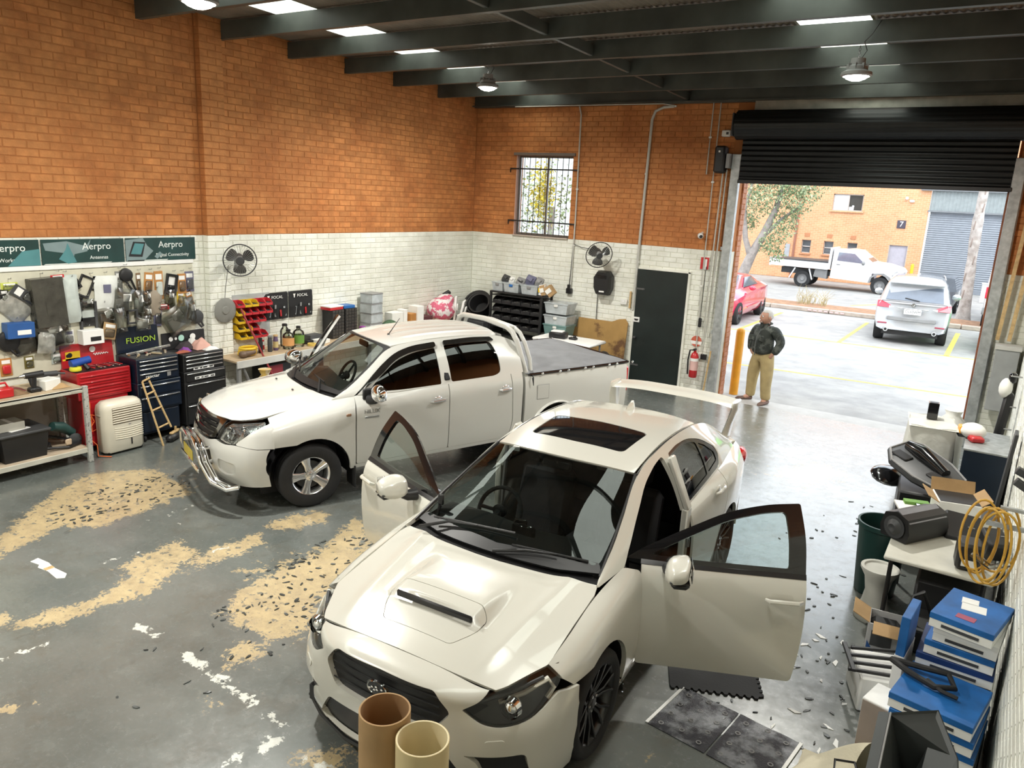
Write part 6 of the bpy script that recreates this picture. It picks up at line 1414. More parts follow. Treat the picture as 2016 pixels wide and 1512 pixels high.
 item('cable_pack','packet','pack',-7.80,1.72,.16,.12,cl['k'],'little packet of black cables above the dark grey fascia',0,seed=2)
 item('white_poly_bag','packet','bag',-7.57,1.83,.30,.42,m_ww,'large white plastic bag with a dark printed square',-.03,seed=6,extra=m_ww)
 b=B();b.box((0,0,0),(.004,.09,.10));b.obj('printed_square',cl['pu'],None,loc=(.09,-7.56,1.90)).parent=None
 bpy.data.objects[-1 if False else 'printed_square'].parent=[o for o in COL.objects if o.name.startswith('white_poly_bag')][0];bpy.data.objects['printed_square'].location=(.056,.0,.06)
 item('bundled_harness','car part','pack',-7.58,1.52,.24,.34,cl['br'],'brown wiring harness packet with a paper tag right of the grey fascia',.15,seed=3)
 item('paper_pouch','packet','card',-7.59,1.38,.17,.20,m_card,'kraft brown paper pouch hanging under the brown harness packet',-.25,x=.1)
 item('dark_strip_card','packet','card',-7.39,1.96,.09,.25,cl['gr'],'narrow grey printed card left of the black round speaker mount',0)
 item('speaker_mount','car part','round',-7.30,1.97,.17,.30,cl['k'],'black round mount with two legs hanging on the top row',.1,x=.05)
 item('gold_strip_card','packet','card',-7.14,1.93,.06,.24,cl['br'],'narrow tan strip packet right of the round mount',0)
 item('orange_blister','packet','card',-7.01,1.91,.12,.28,cl['or'],'orange and brown blister card in the top row',-.12)
 item('tan_blister','packet','card',-6.87,1.88,.12,.36,cl['or'],'long tan blister card with a white price sticker',0,extra=m_fog)
 item('framed_kit','packet','frame2',-6.70,1.88,.16,.27,cl['k'],'black framed kit showing white labels inside',-.2)
 item('amber_blister','packet','card',-6.55,1.88,.12,.26,cl['or'],'amber rounded packet second from the end of the top row',0,x=.045)
 item('slate_blister','packet','card',-6.43,1.90,.13,.27,cl['pu'],'slate blue card at the end of the top row',0)
 item('yellow_card','packet','card',-6.57,1.68,.11,.20,cl['y'],'bright yellow card below the amber packet',0)
 item('wood_handle_tool','tool','card',-6.44,1.68,.09,.20,cl['or'],'orange handled tool in a packet beside the yellow card',.3)
 item('mixed_parts_bag','packet','pack',-7.38,1.71,.25,.34,cl['gr'],'clear bag of grey parts with a square white label',-.2,seed=5,x=.07)
 item('tall_clear_pack','packet','pack',-7.16,1.67,.15,.34,m_fog,'tall clear packet of pale fittings in the second row',0,seed=7)
 item('brown_relay_pack','packet','pack',-7.04,1.72,.10,.22,cl['br'],'small brown relay packet squeezed in the second row',.1,seed=8)
 item('taupe_bag','packet','bag',-6.95,1.66,.20,.32,mat('taupe_bag',(.30,.25,.19),.5,bump=.4,bscale=16),'taupe bag with a dark hole in the second row',-.15,seed=9)
 item('twin_bottle_pack','packet','pack',-6.74,1.70,.16,.22,cl['ol'],'olive twin packet below the black framed kit',0,seed=10)
 item('empty_fascia','car part','frame',-7.28,1.52,.14,.18,cl['dg'],'grey empty frame hanging in a clear bag over the dark chest lid',0,x=.08)
 item('brown_clip_pack','packet','pack',-7.08,1.53,.12,.22,cl['br'],'brown clip packet with white tag over the dark chest lid',.1,seed=12,x=.08)
 item('slate_box_card','packet','card',-6.92,1.49,.11,.26,cl['pu'],'blue grey card with white label in the lower row',-.1,x=.05)
 item('red_header_pack','packet','card',-6.85,1.60,.18,.07,cl['r'],'dark red header strip above the blue grey card',0,x=.06)
 item('large_white_pack','packet','pack',-6.70,1.42,.34,.34,m_label,'large clear bag holding white car trim pieces low on the board',.5,seed=13,x=.09)
 item('clear_trim_pack','packet','bag',-6.60,1.55,.22,.34,m_bag,'puffed clear bag fanned open above the white trim pieces',-.3,seed=14,x=.10)
 item('silver_label_pack','packet','pack',-6.45,1.50,.15,.30,cl['gr'],'silver packet with white label low beside the pilaster',0,seed=15,x=.06)
 item('black_visor','car part','round',-6.36,1.38,.20,.2,cl['dg'],'dark half round visor at the lower end of the pegboard',0,x=.05)
 item('clear_clips_pack','packet','pack',-7.20,1.44,.20,.18,m_label,'clear bag of white clips hanging in front of the green lettering',0,seed=16,x=.16)
 item('clear_empty_bag','packet','bag',-7.46,1.50,.14,.30,m_bag,'empty clear bag hanging left of the green lettering',.1,seed=17,x=.12)
 item('blue_window_box','carton','box',-8.60,1.51,.28,.17,cl['bl'],'blue boxed head unit with a clear window at the left pegboard end',-.02,extra=m_label)
 item('cable_loop','cable','round',-8.70,1.34,.24,.22,cl['k'],'thick coil of black cable hanging below the blue boxed head unit',0,x=.06)
 item('smoky_parts_bag','packet','bag',-8.52,1.33,.26,.22,m_smk,'smoky bag of parts beside the black cable coil',.2,seed=18)
 item('fascia_with_papers','car part','pack',-8.25,1.40,.34,.36,cl['k'],'black fascia bag with pale folded papers in the middle left of the board',.25,seed=19,x=.08)
 item('grey_fascia_bag','packet','bag',-8.33,1.33,.20,.24,m_sil,'greyish silver bag hanging below the folded papers',-.15,seed=20,x=.10)
 item('brown_scrap_pack','packet','pack',-8.12,1.50,.18,.16,cl['br'],'brown scrap packet between the folded papers and white label card',0,seed=21,x=.07)
 item('white_label_card','packet','card',-8.04,1.35,.115,.17,cl['w'],'flat white label card with small printed marks',0,extra=cl['gr'])
 item('white_box','carton','box',-7.82,1.34,.25,.17,cl['w'],'white carton with a black print hanging above the red chest lid',0,extra=m_black)
 item('olive_card','packet','card',-8.50,1.12,.10,.14,cl['ol'],'olive brown card alone low on the board above the bench',0)
 item('red_orange_card','packet','card',-8.74,1.10,.12,.20,cl['or'],'red and brown card low at the left end above the bench',0,extra=cl['r'])
 item('pale_sheet','paper','card',-8.20,1.12,.12,.13,m_fog,'pale translucent sheet low on the board left of the red chest',0)
pegboard()
def workbench():
 m_s=mat('cream_bench_steel',(.50,.49,.42),.5,var=.12);m_sp=mat('speckled_leg',(.42,.42,.39),.6,col2=(.10,.10,.10),mixscale=45,mixlo=.56,mixhi=.6)
 t=thing('workbench','cream steel workbench with speckled leg and lower shelf at the left wall','workbench',(0,-9.1,0))
 b=B();b.box((.33,0,.87),(.62,1.78,.02),.003);b.obj('bench_top',mat('worn_bench_ply',(.42,.33,.22),.8,var=.2),t,sm=0)
 b=B();b.box((.63,0,.855),(.02,1.76,.055),.003);b.box((.635,.78,.855),(.02,.10,.022));b.obj('front_beam',m_s,t,sm=0)
 b=B();b.box((.33,0,.165),(.60,1.76,.02),.003);b.obj('lower_shelf',mat('shelf_board',(.45,.36,.26),.8,var=.15),t,sm=0)
 b=B();b.box((.63,0,.145),(.02,1.76,.055),.003);b.obj('lower_beam',m_s,t,sm=0)
 for x in(.05,.635):
  for y in(-.88,.88):b=B();b.box((x,y,.45),(.045,.055,.90),.004);b.obj('leg',m_sp,t,sm=0)
 b=B();b.box((.02,0,.5),(.01,1.7,.6));b.obj('back_panel',mat('bench_back',(.30,.28,.24),.8),t,sm=0)
workbench()
def on_bench():
 b=B();b.box((0,0,.0),(.30,.50,.30),.03);
 t=thing('storage_crate','large black plastic storage crate on the lower bench shelf','crate',(.36,-8.86,.176))
 b=B();b.ring([[(sx*(.20+.03*k),sy*(.21+.03*k),.30*k)for sx,sy in((-1,-1),(1,-1),(1,1),(-1,1))]for k in(0,1)]);b.obj('crate_body',m_black,t,sm=0)
 b=B();b.box((0,0,.305),(.50,.52,.03),.008);b.obj('crate_lid',m_dkgrey,t)
 b=B();b.box((.10,-.0,.322),(.06,.22,.004),0,r=(0,0,.2));b.obj('lid_sticker',m_label,t,sm=0)
 def tagbox(name,label,cat,loc,size,m,rz=0,flap=None):
  b=B();b.box((0,0,size[2]/2),size,.004);t=thing(name,label,cat,loc,rz);b.obj('box_body',m,t,sm=0)
  if flap:b=B();b.box((0,0,size[2]+.001),(size[0]*.98,.04,.002));b.obj('tape_strip',flap,t,sm=0)
  return t
 tagbox('grey_carton','flat grey carton lying on the black storage crate lid','carton',(.36,-8.93,.497),(.22,.26,.09),mat('grey_carton',(.40,.39,.34),.8),0,m_label)
 t=thing('chrome_wheel','bright chrome wheel half hidden at the left end of the lower bench shelf','wheel',(.45,-9.32,.36));b=B();b.lathe([(.10,.10),(.17,.09),(.185,.04),(.185,-.08),(.15,-.09)],ax='x',n=28);b.obj('rim',m_chrome,t)
 for k in range(5):b=B();a=k*2*PI/5;b.box((.09,.08*math.cos(a),.08*math.sin(a)),(.03,.14,.035),.008,r=(a,0,0));b.obj('spoke',m_chrome,t)
 t=thing('power_grinder','dark green power tool tangled with hoses on the lower bench shelf','power tool',(.36,-8.40,.18))
 b=B();b.tube([(.05,-.10,.26),(.02,.02,.22),(.0,.14,.12)],[.05,.06,.05],12);b.obj('motor_body',mat('dark_teal_tool',(.02,.06,.055),.45),t)
 b=B();b.lathe([(.02,0),(.07,.01),(.075,.03),(.03,.05)],(.06,.12,.06),'x',20);b.obj('guard',m_dkgrey,t)
 b=B();b.tube([(0,-.12,.05),(.1,-.2,.03),(.18,0,.02),(.12,.16,.02),(.0,.1,.05),(-.05,-.1,.12)],.016,8);b.obj('hose',m_black,t)
 b=B();b.box((.18,.0,.08),(.02,.07,.07),.02);b.obj('pale_switch',mat('tan_plastic',(.55,.42,.30),.5),t)
 t=thing('red_reflector','red triangular case among black tools on the lower bench shelf','case',(.30,-8.58,.176));b=B();b.prism([(-.07,0),(.09,0),(-.05,.26)],-.06,.06,'x');b.obj('case_body',m_black,t,sm=0);b=B();b.prism([(-.05,.11),(.05,.11),(-.04,.2)],.06,.066,'x');b.obj('red_panel',m_red,t,sm=0)
 z=.88
 t=thing('caulking_gun','long black caulking gun lying across the bench top','tool',(.22,-8.58,z+.13))
 b=B();b.tube([(0,-.30,0),(0,-.05,0)],.006,6);b.tube([(0,-.05,0),(0,.28,-.02)],.032,12);b.tube([(0,.28,-.02),(.02,.36,-.03)],.012,6);b.obj('barrel',m_dkgrey,t)
 b=B();b.tube([(0,-.02,0),(.03,-.01,-.10),(.04,0,-.128)],[.02,.02,.018],8);b.obj('grip',m_black,t)
 tagbox('white_cloth_pack','white folded cloth pack on the bench top','cloth',(.40,-8.50,z),(.17,.20,.11),m_paper,.3)
 t=thing('cordless_drill','black cordless drill standing among parts on the bench top','drill',(.45,-8.66,z))
 b=B();b.box((0,0,.025),(.09,.12,.05),.012);b.tube([(0,0,.05),(0,.01,.17)],[.022,.024],10);b.tube([(0,-.09,.19),(0,.10,.19)],[.03,.036],12);b.obj('drill_body',m_black,t);b=B();b.tube([(0,-.14,.19),(0,-.09,.19)],[.012,.024],10);b.obj('chuck',m_steel,t)
 t=thing('red_clamp','bright red plastic clamp caddy at the left end of the bench top','caddy',(.45,-9.0,z));b=B();b.box((0,0,.05),(.14,.22,.10),.012);b.obj('caddy_body',m_red,t)
 b=B();b.tube([(0,-.08,.10),(0,-.06,.15),(0,.06,.15),(0,.08,.10)],.012,8);b.obj('caddy_handle',m_red,t)
 for k,(y,x,c,l)in enumerate(((-8.83,.42,mat('dull_brown_card',(.2,.12,.06),.7),'brown leather pouch lying flat next to the red caddy'),(-8.79,.28,mat('faded_red_cloth',(.25,.08,.07),.8),'faded red rag behind the brown pouch on the bench'),(-8.40,.44,m_card,'small tan scraps heaped at the bench corner near the red chest'))):
  t=thing('bench_scrap',l,'scrap',(x,y,z));b=B();b.grid(lambda u,v:((u-.5)*.16,(v-.5)*.20,.004+.05*math.sin(PI*u)*math.sin(PI*v)*(1+.3*math.sin(8*u+k)*math.cos(9*v))),8,8);b.box((0,0,.006),(.15,.18,.01),.004);b.obj('folded_heap',c,t,sm=80)
on_bench()
def tool_chests():
 def chest(name,label,y0,y1,x1,m,bands,lid,legs=True,mh=None):
  mh=mh or m_alloy;yc=(y0+y1)/2;w=y1-y0
  t=thing(name,label,'tool chest',(.03,yc,0))
  for(z0,z1,xd,ww,nd,hm)in bands:
   b=B();b.box((xd/2,0,(z0+z1)/2),(xd,ww,z1-z0),.006);b.obj('cabinet_body',m,t,sm=0)
   n=len(nd);
   for(a,c)in nd:
    b=B();b.box((xd+.004,0,(a+c)/2),(.012,ww-.05,(c-a)-.008),.002);d=b.obj('drawer',m,t,sm=0)
    if hm:b=B();b.box((xd+.016,0,c-.014),(.016,ww-.06,.014),.004);b.obj('drawer_handle',hm,d)
  if lid:
   zl,h,xl=lid;b=B();b.box((xl,0,zl+h/2),(.03,w-.02,h),.006,r=(0,-.08,0));b.obj('open_lid',m,t,sm=0)
  for sy in(-1,1):
   for x in(.07,x1-.06):b=B();b.cyl((x,sy*(w/2-.06),.04),(x+.0,sy*(w/2-.06)+.025,.04),.04,n=14);b.obj('caster',m_rubber,t)
  return t
 m_rd=mat('chest_red',(.42,.012,.018),.35,var=.15,coat=.3)
 t=chest('red_tool_chest','red steel tool chest with open lid and stickers behind the white cooler',-8.17,-7.53,.36,m_rd,[(.08,.66,.34,.56,[(.10,.62)],None),(.66,.985,.36,.64,[(.68,.74),(.75,.81),(.82,.88),(.89,.95)],m_rd)],(.98,.28,.02))
 b=B();b.box((.038,-.18,1.13),(.003,.17,.10));b.box((.038,-.20,1.09),(.003,.2,.02));b.obj('yellow_sticker',m_yellow,t,sm=0)
 b=B();b.cyl((.040,-.215,1.14),(.043,-.215,1.14),.028,n=18);b.cyl((.041,-.24,1.135),(.044,-.24,1.135),.02,n=14);b.obj('sticker_print',m_black,t)
 b=B();b.cyl((.042,.05,1.18),(.045,.05,1.18),.036,n=20);b.obj('round_sticker',m_label,t)
 b=B();b.tube([(.042,.06+.18*u,1.115+.016*math.sin(38*u)*(1-.6*u))for u in np.linspace(0,1,40)],.004,5);b.obj('script_flourish',m_label,t)
 b=B();b.box((.18,0,.98),(.30,.62,.02));b.obj('tool_tray',m_black,t,sm=0)
 def small(name,label,cat,loc,build):
  t=thing(name,label,cat,loc,group=None);build(t);return t
 small('blue_driver','blue power screwdriver lying in the open red chest','power tool',(.24,-8.03,1.0),lambda t:(B().tube([(0,-.12,.07),(0,.10,.10)],[.05,.045],12).obj('motor_body',mat('blue_tool',(.01,.06,.32),.4),t),B().tube([(0,.02,.07),(.06,.05,.0)],.026,10).obj('grip',m_black,t)))
 small('yellow_tape','yellow round tape measure in the open red chest','tape measure',(.28,-8.12,1.0),lambda t:(B().lathe([(.01,0),(.06,.0),(.065,.015),(.06,.04),(.01,.045)]).obj('case',mat('lemon_plastic',(.75,.72,.05),.4),t),B().lathe([(.001,.044),(.02,.048),(.001,.05)]).obj('hub',m_black,t)))
 for k in range(7):
  small('spanner',('chrome spanner lying in the open red chest tray, %s in the row'%('nearest the blue screwdriver','second','third','fourth','fifth','sixth','last')[k]),'spanner',(.22+.015*(k%3),-7.92+.055*k,.995),lambda t,k=k:B().tube([(-.09,0,.006),(.09,.015*(k%2),.010)],.007,6).sph((.09,.015*(k%2),.010),(.018,.014,.007),8,6).sph((-.09,0,.006),(.016,.014,.006),8,6).obj('shaft',m_chrome if k%3 else m_red,t))['group']='spanners in the red chest'
 m_bl=mat('chest_navy',(.006,.012,.026),.3,var=.2,coat=.3)
 t=chest('navy_tool_cabinet','navy blue tool cabinet with bright drawer handles and green lettered lid',-7.51,-6.93,.46,m_bl,[(.10,.40,.44,.52,[(.12,.38)],None),(.40,.76,.46,.58,[(.42,.58),(.60,.73)],m_alloy),(.76,1.06,.45,.56,[(.775,.885),(.89,.945),(.95,.995),(1.0,1.045)],m_alloy)],(1.07,.32,.03))
 text('green_lettering','FUSION',.10,mat('lime_print',(.42,.62,.06),.5),t,(.062,.03,1.22),ROTX['px'],.001,sx=1.15)
 text('white_lettering','reactar',.058,m_label,t,(.4635,-.09,.835),ROTX['px'],.001,sx=1.1)
 b=B();b.box((.464,.13,.835),(.003,.05,.06));b.obj('badge',m_grey,t,sm=0)
 b=B();b.box((.22,0,1.062),(.42,.54,.006));b.obj('open_tray',m_dkgrey,t,sm=0)
 rnd=random.Random(4)
 kinds=(('plier','pliers'),('screwdriver','screwdriver'),('socket','socket'),('knife','utility knife'))
 cols=((.25,.12,.05),(.4,.32,.2),(.3,.3,.28),(.12,.10,.09),(.45,.40,.30),(.2,.06,.05))
 for k in range(12):
  nm,ct=kinds[k%4];c=cols[k%6];y=-7.44+.04*k;x=.22+.07*((k*2)%3)
  words=('far left','second','third','fourth','fifth','sixth','seventh','eighth','ninth','tenth','eleventh','last')[k]
  t2=thing(nm,'small worn %s on top of the navy cabinet, %s along the tray'%(ct,words),ct,(x,y,1.068),rnd.uniform(-.9,.9),group='hand tools on the navy cabinet')
  b=B()
  if k%4==0:b.tube([(-.08,-.02,.01),(0,0,.012),(.05,.008,.012)],.009,6);b.tube([(-.08,.02,.012),(0,0,.014),(.05,-.006,.014)],.009,6)
  elif k%4==1:b.tube([(-.07,0,.014),(0,0,.014)],.014,8);b.tube([(0,0,.014),(.10,0,.014)],.004,6)
  elif k%4==2:b.lathe([(.012,0),(.014,.0),(.014,.04),(.009,.04),(.009,.01)],n=10)
  else:b.box((0,0,.012),(.14,.03,.022),.008)
  b.obj('tool_body',mat('worn_tool_%d'%(k%6),c,.45,var=.2),t2)
 small('aluminium_bar','bright aluminium bar laid slanting on the navy cabinet top','bar',(.26,-7.20,1.085),lambda t:B().box((0,0,.03),(.03,.54,.03),.003,r=(.12,0,-.18)).obj('bar_stock',m_alloy,t))
 t=chest('black_tool_cabinet','tall black tool cabinet with chrome drawer handles under clutter beside the pilaster',-6.90,-6.25,.46,m_black,[(.10,.66,.47,.62,[(.12,.36),(.38,.64)],m_alloy),(.66,.80,.47,.62,[(.67,.79)],m_alloy),(.80,1.03,.45,.60,[(.815,.865),(.87,.915),(.92,.965),(.97,1.015)],m_alloy)],(1.03,.22,.03))
 for z in(.842,.72):
  b=B();b.box((.486 if z<.8 else.468,-.02,z-.008),(.003,.30,.034));o=b.obj('label_strip',m_label,t,sm=0)
  for q,w_ in((-.13,.05),(-.06,.03),(.0,.06),(.09,.05)):b=B();b.box((.488 if z<.8 else.470,q,z-.008),(.002,w_,.016));b.obj('printed_mark',m_dkgrey,o,sm=0)
 for k,(y,r_,c)in enumerate(((-.20,.03,m_label),(-.13,.018,m_label),(-.05,.042,mat('mint_sticker',(.45,.72,.62),.5)),(.12,.042,m_label))):b=B();b.cyl((.055,y,1.17),(.058,y,1.17),r_,n=20);b.obj('round_sticker',c,t)
 b=B();b.cyl((.2,.31,.98),(.2,.37,.98),.018,n=10);b.obj('side_handle',m_black,t)
 for k,(y,x,z,c,l,s)in enumerate(((-6.72,.30,1.035,(.20,.05,.28),'bright purple microfibre cloth on the black cabinet',(.13,.12,.05)),(-6.46,.26,1.035,(.62,.36,.30),'heap of pale pink rag on the black cabinet',(.20,.24,.12)),(-6.42,.42,1.035,(.75,.74,.72),'white rag hanging at the black cabinet front edge',(.10,.20,.04)),(-6.62,.16,1.035,(.04,.03,.035),'black work glove on the black cabinet top',(.20,.22,.09)),(-6.80,.36,1.035,(.35,.10,.06),'red handled cable cutters on the black cabinet corner',(.07,.20,.03)),(-6.50,.14,1.05,(.70,.70,.68),'white paper label roll standing behind the pink rag',(.10,.14,.12)))):
  t2=thing('rag',l,'cloth' if k!=4 else 'cutters',(x,y,z));b=B();b.grid(lambda u,v:((u-.5)*s[0],(v-.5)*s[1],.002+s[2]*(math.sin(PI*u)*math.sin(PI*v))**.6*(1+.25*math.sin(11*u+2*k)*math.cos(9*v+k))),10,10);b.grid(lambda u,v:((u-.5)*s[0],(v-.5)*s[1],.0),1,1);b.obj('crumpled_cloth',mat('rag_%d'%k,c,.85,bump=.3),t2,sm=80)
tool_chests()
def cooler():
 m_w=mat('ivory_plastic',(.70,.66,.55),.35,var=.04);t=thing('evaporative_cooler','ivory portable evaporative cooler with louvred front on the floor','air cooler',(.52,-7.785,0))
 def sec(z,a,b_,c=.05):return[(sx*(a-(c if j else 0)),sy*(b_-(0 if j else c)),z)for sx,sy,j in((-1,-1,1),(1,-1,1),(1,-1,0),(1,1,0),(1,1,1),(-1,1,1),(-1,1,0),(-1,-1,0))]
 b=B();b.ring([sec(.03,.105,.235),sec(.05,.112,.245),sec(.54,.115,.25),sec(.60,.11,.24),sec(.635,.09,.21),sec(.645,.05,.15)]);b.obj('cooler_body',m_w,t,sm=50)
 b=B();b.box((.115,.035,.47),(.006,.36,.20),.002);b.obj('louvre_recess',mat('louvre_dark',(.20,.15,.10),.7),t,sm=0)
 for k in range(7):b=B();b.box((.117,.035,.388+k*.028),(.018,.36,.014),.004,r=(0,.4,0));b.obj('louvre',m_w,t,sm=0)
 for k in range(6):b=B();b.tube([(.115,-.13+.35*u,.32-.026*k-.012*math.sin(PI*u))for u in np.linspace(0,1,9)],.005,5);b.obj('moulded_rib',m_w,t)
 b=B();b.box((.116,.07,.13),(.008,.016,.08),.003);b.obj('level_window',m_black,t,sm=0)
 b=B();b.box((.115,.06,.345),(.006,.03,.012),.003);b.obj('maker_badge',m_grey,t)
 for sx in(-1,1):
  for sy in(-1,1):b=B();b.cyl((sx*.075,sy*.19,.016),(sx*.075,sy*.19+.02,.016),.016,n=12);b.box((sx*.075,sy*.19,.03),(.04,.04,.012));b.obj('castor',m_black,t)
 b=B();b.sph((-.0,-.25,.48),(.05,.012,.018),12,8);b.obj('side_grip',mat('grip_tan',(.45,.40,.32),.5),t)  # side grip in a darker tan than the ivory body
 t=thing('timber_ladder','narrow yellow timber ladder frame leaning against the navy cabinet','frame',(.74,-7.36,.0));P0,P1=V3((0,0,.0)),V3((-.20,-.12,.80))
 b=B();b.cyl(tuple(P0+V3((0,-.02,0))),tuple(P1+V3((0,.0,0))),.013,n=6);b.obj('rail',m_wood,t)
 b=B();b.cyl((-.05,.13,.20),tuple(P1+V3((0,.09,0))),.013,n=6);b.obj('rail',m_wood,t)
 for u,w_ in((.28,.12),(.55,.12),(.80,.10),(1.0,.09)):b=B();p=P0+(P1-P0)*u;b.cyl(tuple(p),tuple(p+V3((0,w_+.01,.03))),.012,n=6);b.obj('rung',m_wood,t)
 t=thing('dust_broom','black dust broom head with a wooden handle stub lying at the cabinet foot','broom',(.62,-7.14,0),.5);b=B();b.box((0,0,.05),(.10,.34,.09),.03);b.obj('bristles',m_black,t)
 b=B();b.box((0,0,.105),(.05,.20,.03),.01);b.cyl((0,.02,.11),(.0,.02,.17),.014,n=8);b.obj('broom_block',m_wood,t)
 t=thing('orange_cable','orange lead and wire hooks hanging by the red chest side','cable',(.68,-8.10,0))
 b=B();b.tube([(-.30,.02,.72),(-.28,.03,.6),(-.27,.02,.5)],.02,8);b.tube([(-.27,-.02,.62),(-.24,.06,.40),(-.26,-.04,.25),(-.2,.05,.12),(-.1,0,.02),(.0,.1,.008)],.006,6);b.tube([(-.27,.0,.5),(-.25,.09,.46),(-.25,.09,.30),(-.25,.03,.28),(-.25,.03,.46)],.006,6);b.obj('lead',mat('orange_lead',(.70,.14,.03),.5),t)
cooler()
def wall_fan(name,label,loc,R_,yaw,pitch,m_b):
 t=thing(name,label,'fan',loc,rot=(0,pitch,yaw))
 b=B();b.tube([(.10,R_*math.cos(a),R_*math.sin(a))for a in np.linspace(0,2*PI,41)[:-1]],.008,6,closed=True);b.obj('guard_ring',m_b,t)
 b=B()
 for k in range(36):
  a=2*PI*k/36;b.tube([(.145,.06*math.cos(a),.06*math.sin(a)),(.155,R_*.5*math.cos(a),R_*.5*math.sin(a)),(.10,R_*math.cos(a),R_*math.sin(a))],.0016,4)
  b.tube([(.02,.08*math.cos(a),.08*math.sin(a)),(.03,R_*.6*math.cos(a),R_*.6*math.sin(a)),(.10,R_*math.cos(a),R_*math.sin(a))],.0016,4)
 o=b.obj('guard_wires',m_steel,t);o['kind']='stuff'
 for k in range(3):
  a=2*PI*k/3+.5;b=B()
  def bl(u,v):
   r_=.045+(R_*.86-.045)*u;w_=(v-.5)*(.55+.75*math.sin(PI*min(1,.15+u*.72)));return(.085+.035*(v-.5),r_*math.cos(a+w_),r_*math.sin(a+w_))
  b.grid(bl,8,8);b.obj('blade',mat('fan_blade_grey',(.06,.06,.058),.4),t,sm=80)
 b=B();b.lathe([(.001,.12),(.035,.115),(.05,.09),(.055,.06)],ax='x',n=20);b.obj('hub',m_grey,t)
 b=B();b.lathe([(.05,.05),(.07,.02),(.065,-.08),(.03,-.11)],ax='x',n=20);b.tube([(-.09,0,-.01),(-.14,0,-.08),(-.22,0,-.10)],.022,8);b.box((-.22,0,-.08),(.03,.09,.16),.008);b.obj('motor',m_dkgrey,t)
 b=B();b.lathe([(.0,.157),(.05,.155),(.055,.150)],ax='x',n=20);b.obj('guard_badge',m_dkgrey,t)
 return t
wall_fan('wall_fan','grey wall fan with three dark blades mounted beside the brick pilaster',(.34,-5.86,2.20),.215,math.radians(-32),math.radians(6),m_dkgrey)
t=thing('round_plate','grey round disc hanging from a cord below the pilaster fan','disc',(.135,-5.96,1.48));b=B();b.lathe([(.03,.02),(.05,.018),(.06,.006),(.165,.006),(.175,0),(.165,-.006),(.03,-.006)],ax='x',n=36);b.obj('disc_plate',mat('dull_grey_disc',(.22,.22,.20),.6),t)
b=B();b.tube([(.0,0,.175),(.005,.02,.35),(.02,.06,.62)],.004,5);b.obj('hanging_cord',m_dkgrey,t)
def wall_bins():
 b=B();b.box((.012,-5.45,1.35),(.018,.68,.62),.002);o=b.obj('louvre_board',mat('louvre_panel_grey',(.42,.44,.43),.5),None,sm=0);tag(o,'grey louvred wall panel carrying red and yellow bins','panel')
 m_y=mat('bin_yellow',(.72,.46,.02),.4);m_r=mat('bin_red',(.55,.03,.04),.4)
 cols=['ryyrr','yrrrr','yrrr','yyr','yyrr'];names=('top','second','third','fourth','bottom')
 geo={}
 def make(c):
  t=thing('parts_bin','','bin');m=m_y if c=='y' else m_r
  b=B();w,h,d=.055,.085,.15
  b.box((d/2,0,.004),(d,2*w,.006));b.box((.004,0,h/2),(.006,2*w,h))
  for s in(-1,1):b.prism([(0,0),(d,0),(d,h*.42),(d*.55,h),(0,h)],-.003,.003,'y',c=(0,s*w,0))
  b.box((d,0,h*.2),(.006,2*w,h*.4));b.obj('bin_shell',m,t,sm=0)
  b=B();b.grid(lambda u,v:(.01+(d-.02)*u,(v-.5)*1.8*w,.03+.012*math.sin(17*u+3)*math.cos(13*v)),6,6);b.obj('bin_contents',m_dkgrey,t)
  return t
 n=0
 for r_,row in enumerate(cols):
  for k,c in enumerate(row):
   z=1.545-.115*r_;y=-5.72+.122*k+(.03 if r_==4 else 0)
   first=c not in geo;t=make(c)if first else copy_tree(geo[c]);geo.setdefault(c,t)
   t.location=(.022,y,z-.04);t.rotation_euler=(0,.06,0)
   t['label']='%s open fronted bin, %s row, %s from the fan disc end'%('yellow' if c=='y' else 'red',names[r_],('first','second','third','fourth','fifth')[k]);t['group']='bins on the wall panel'
wall_bins()
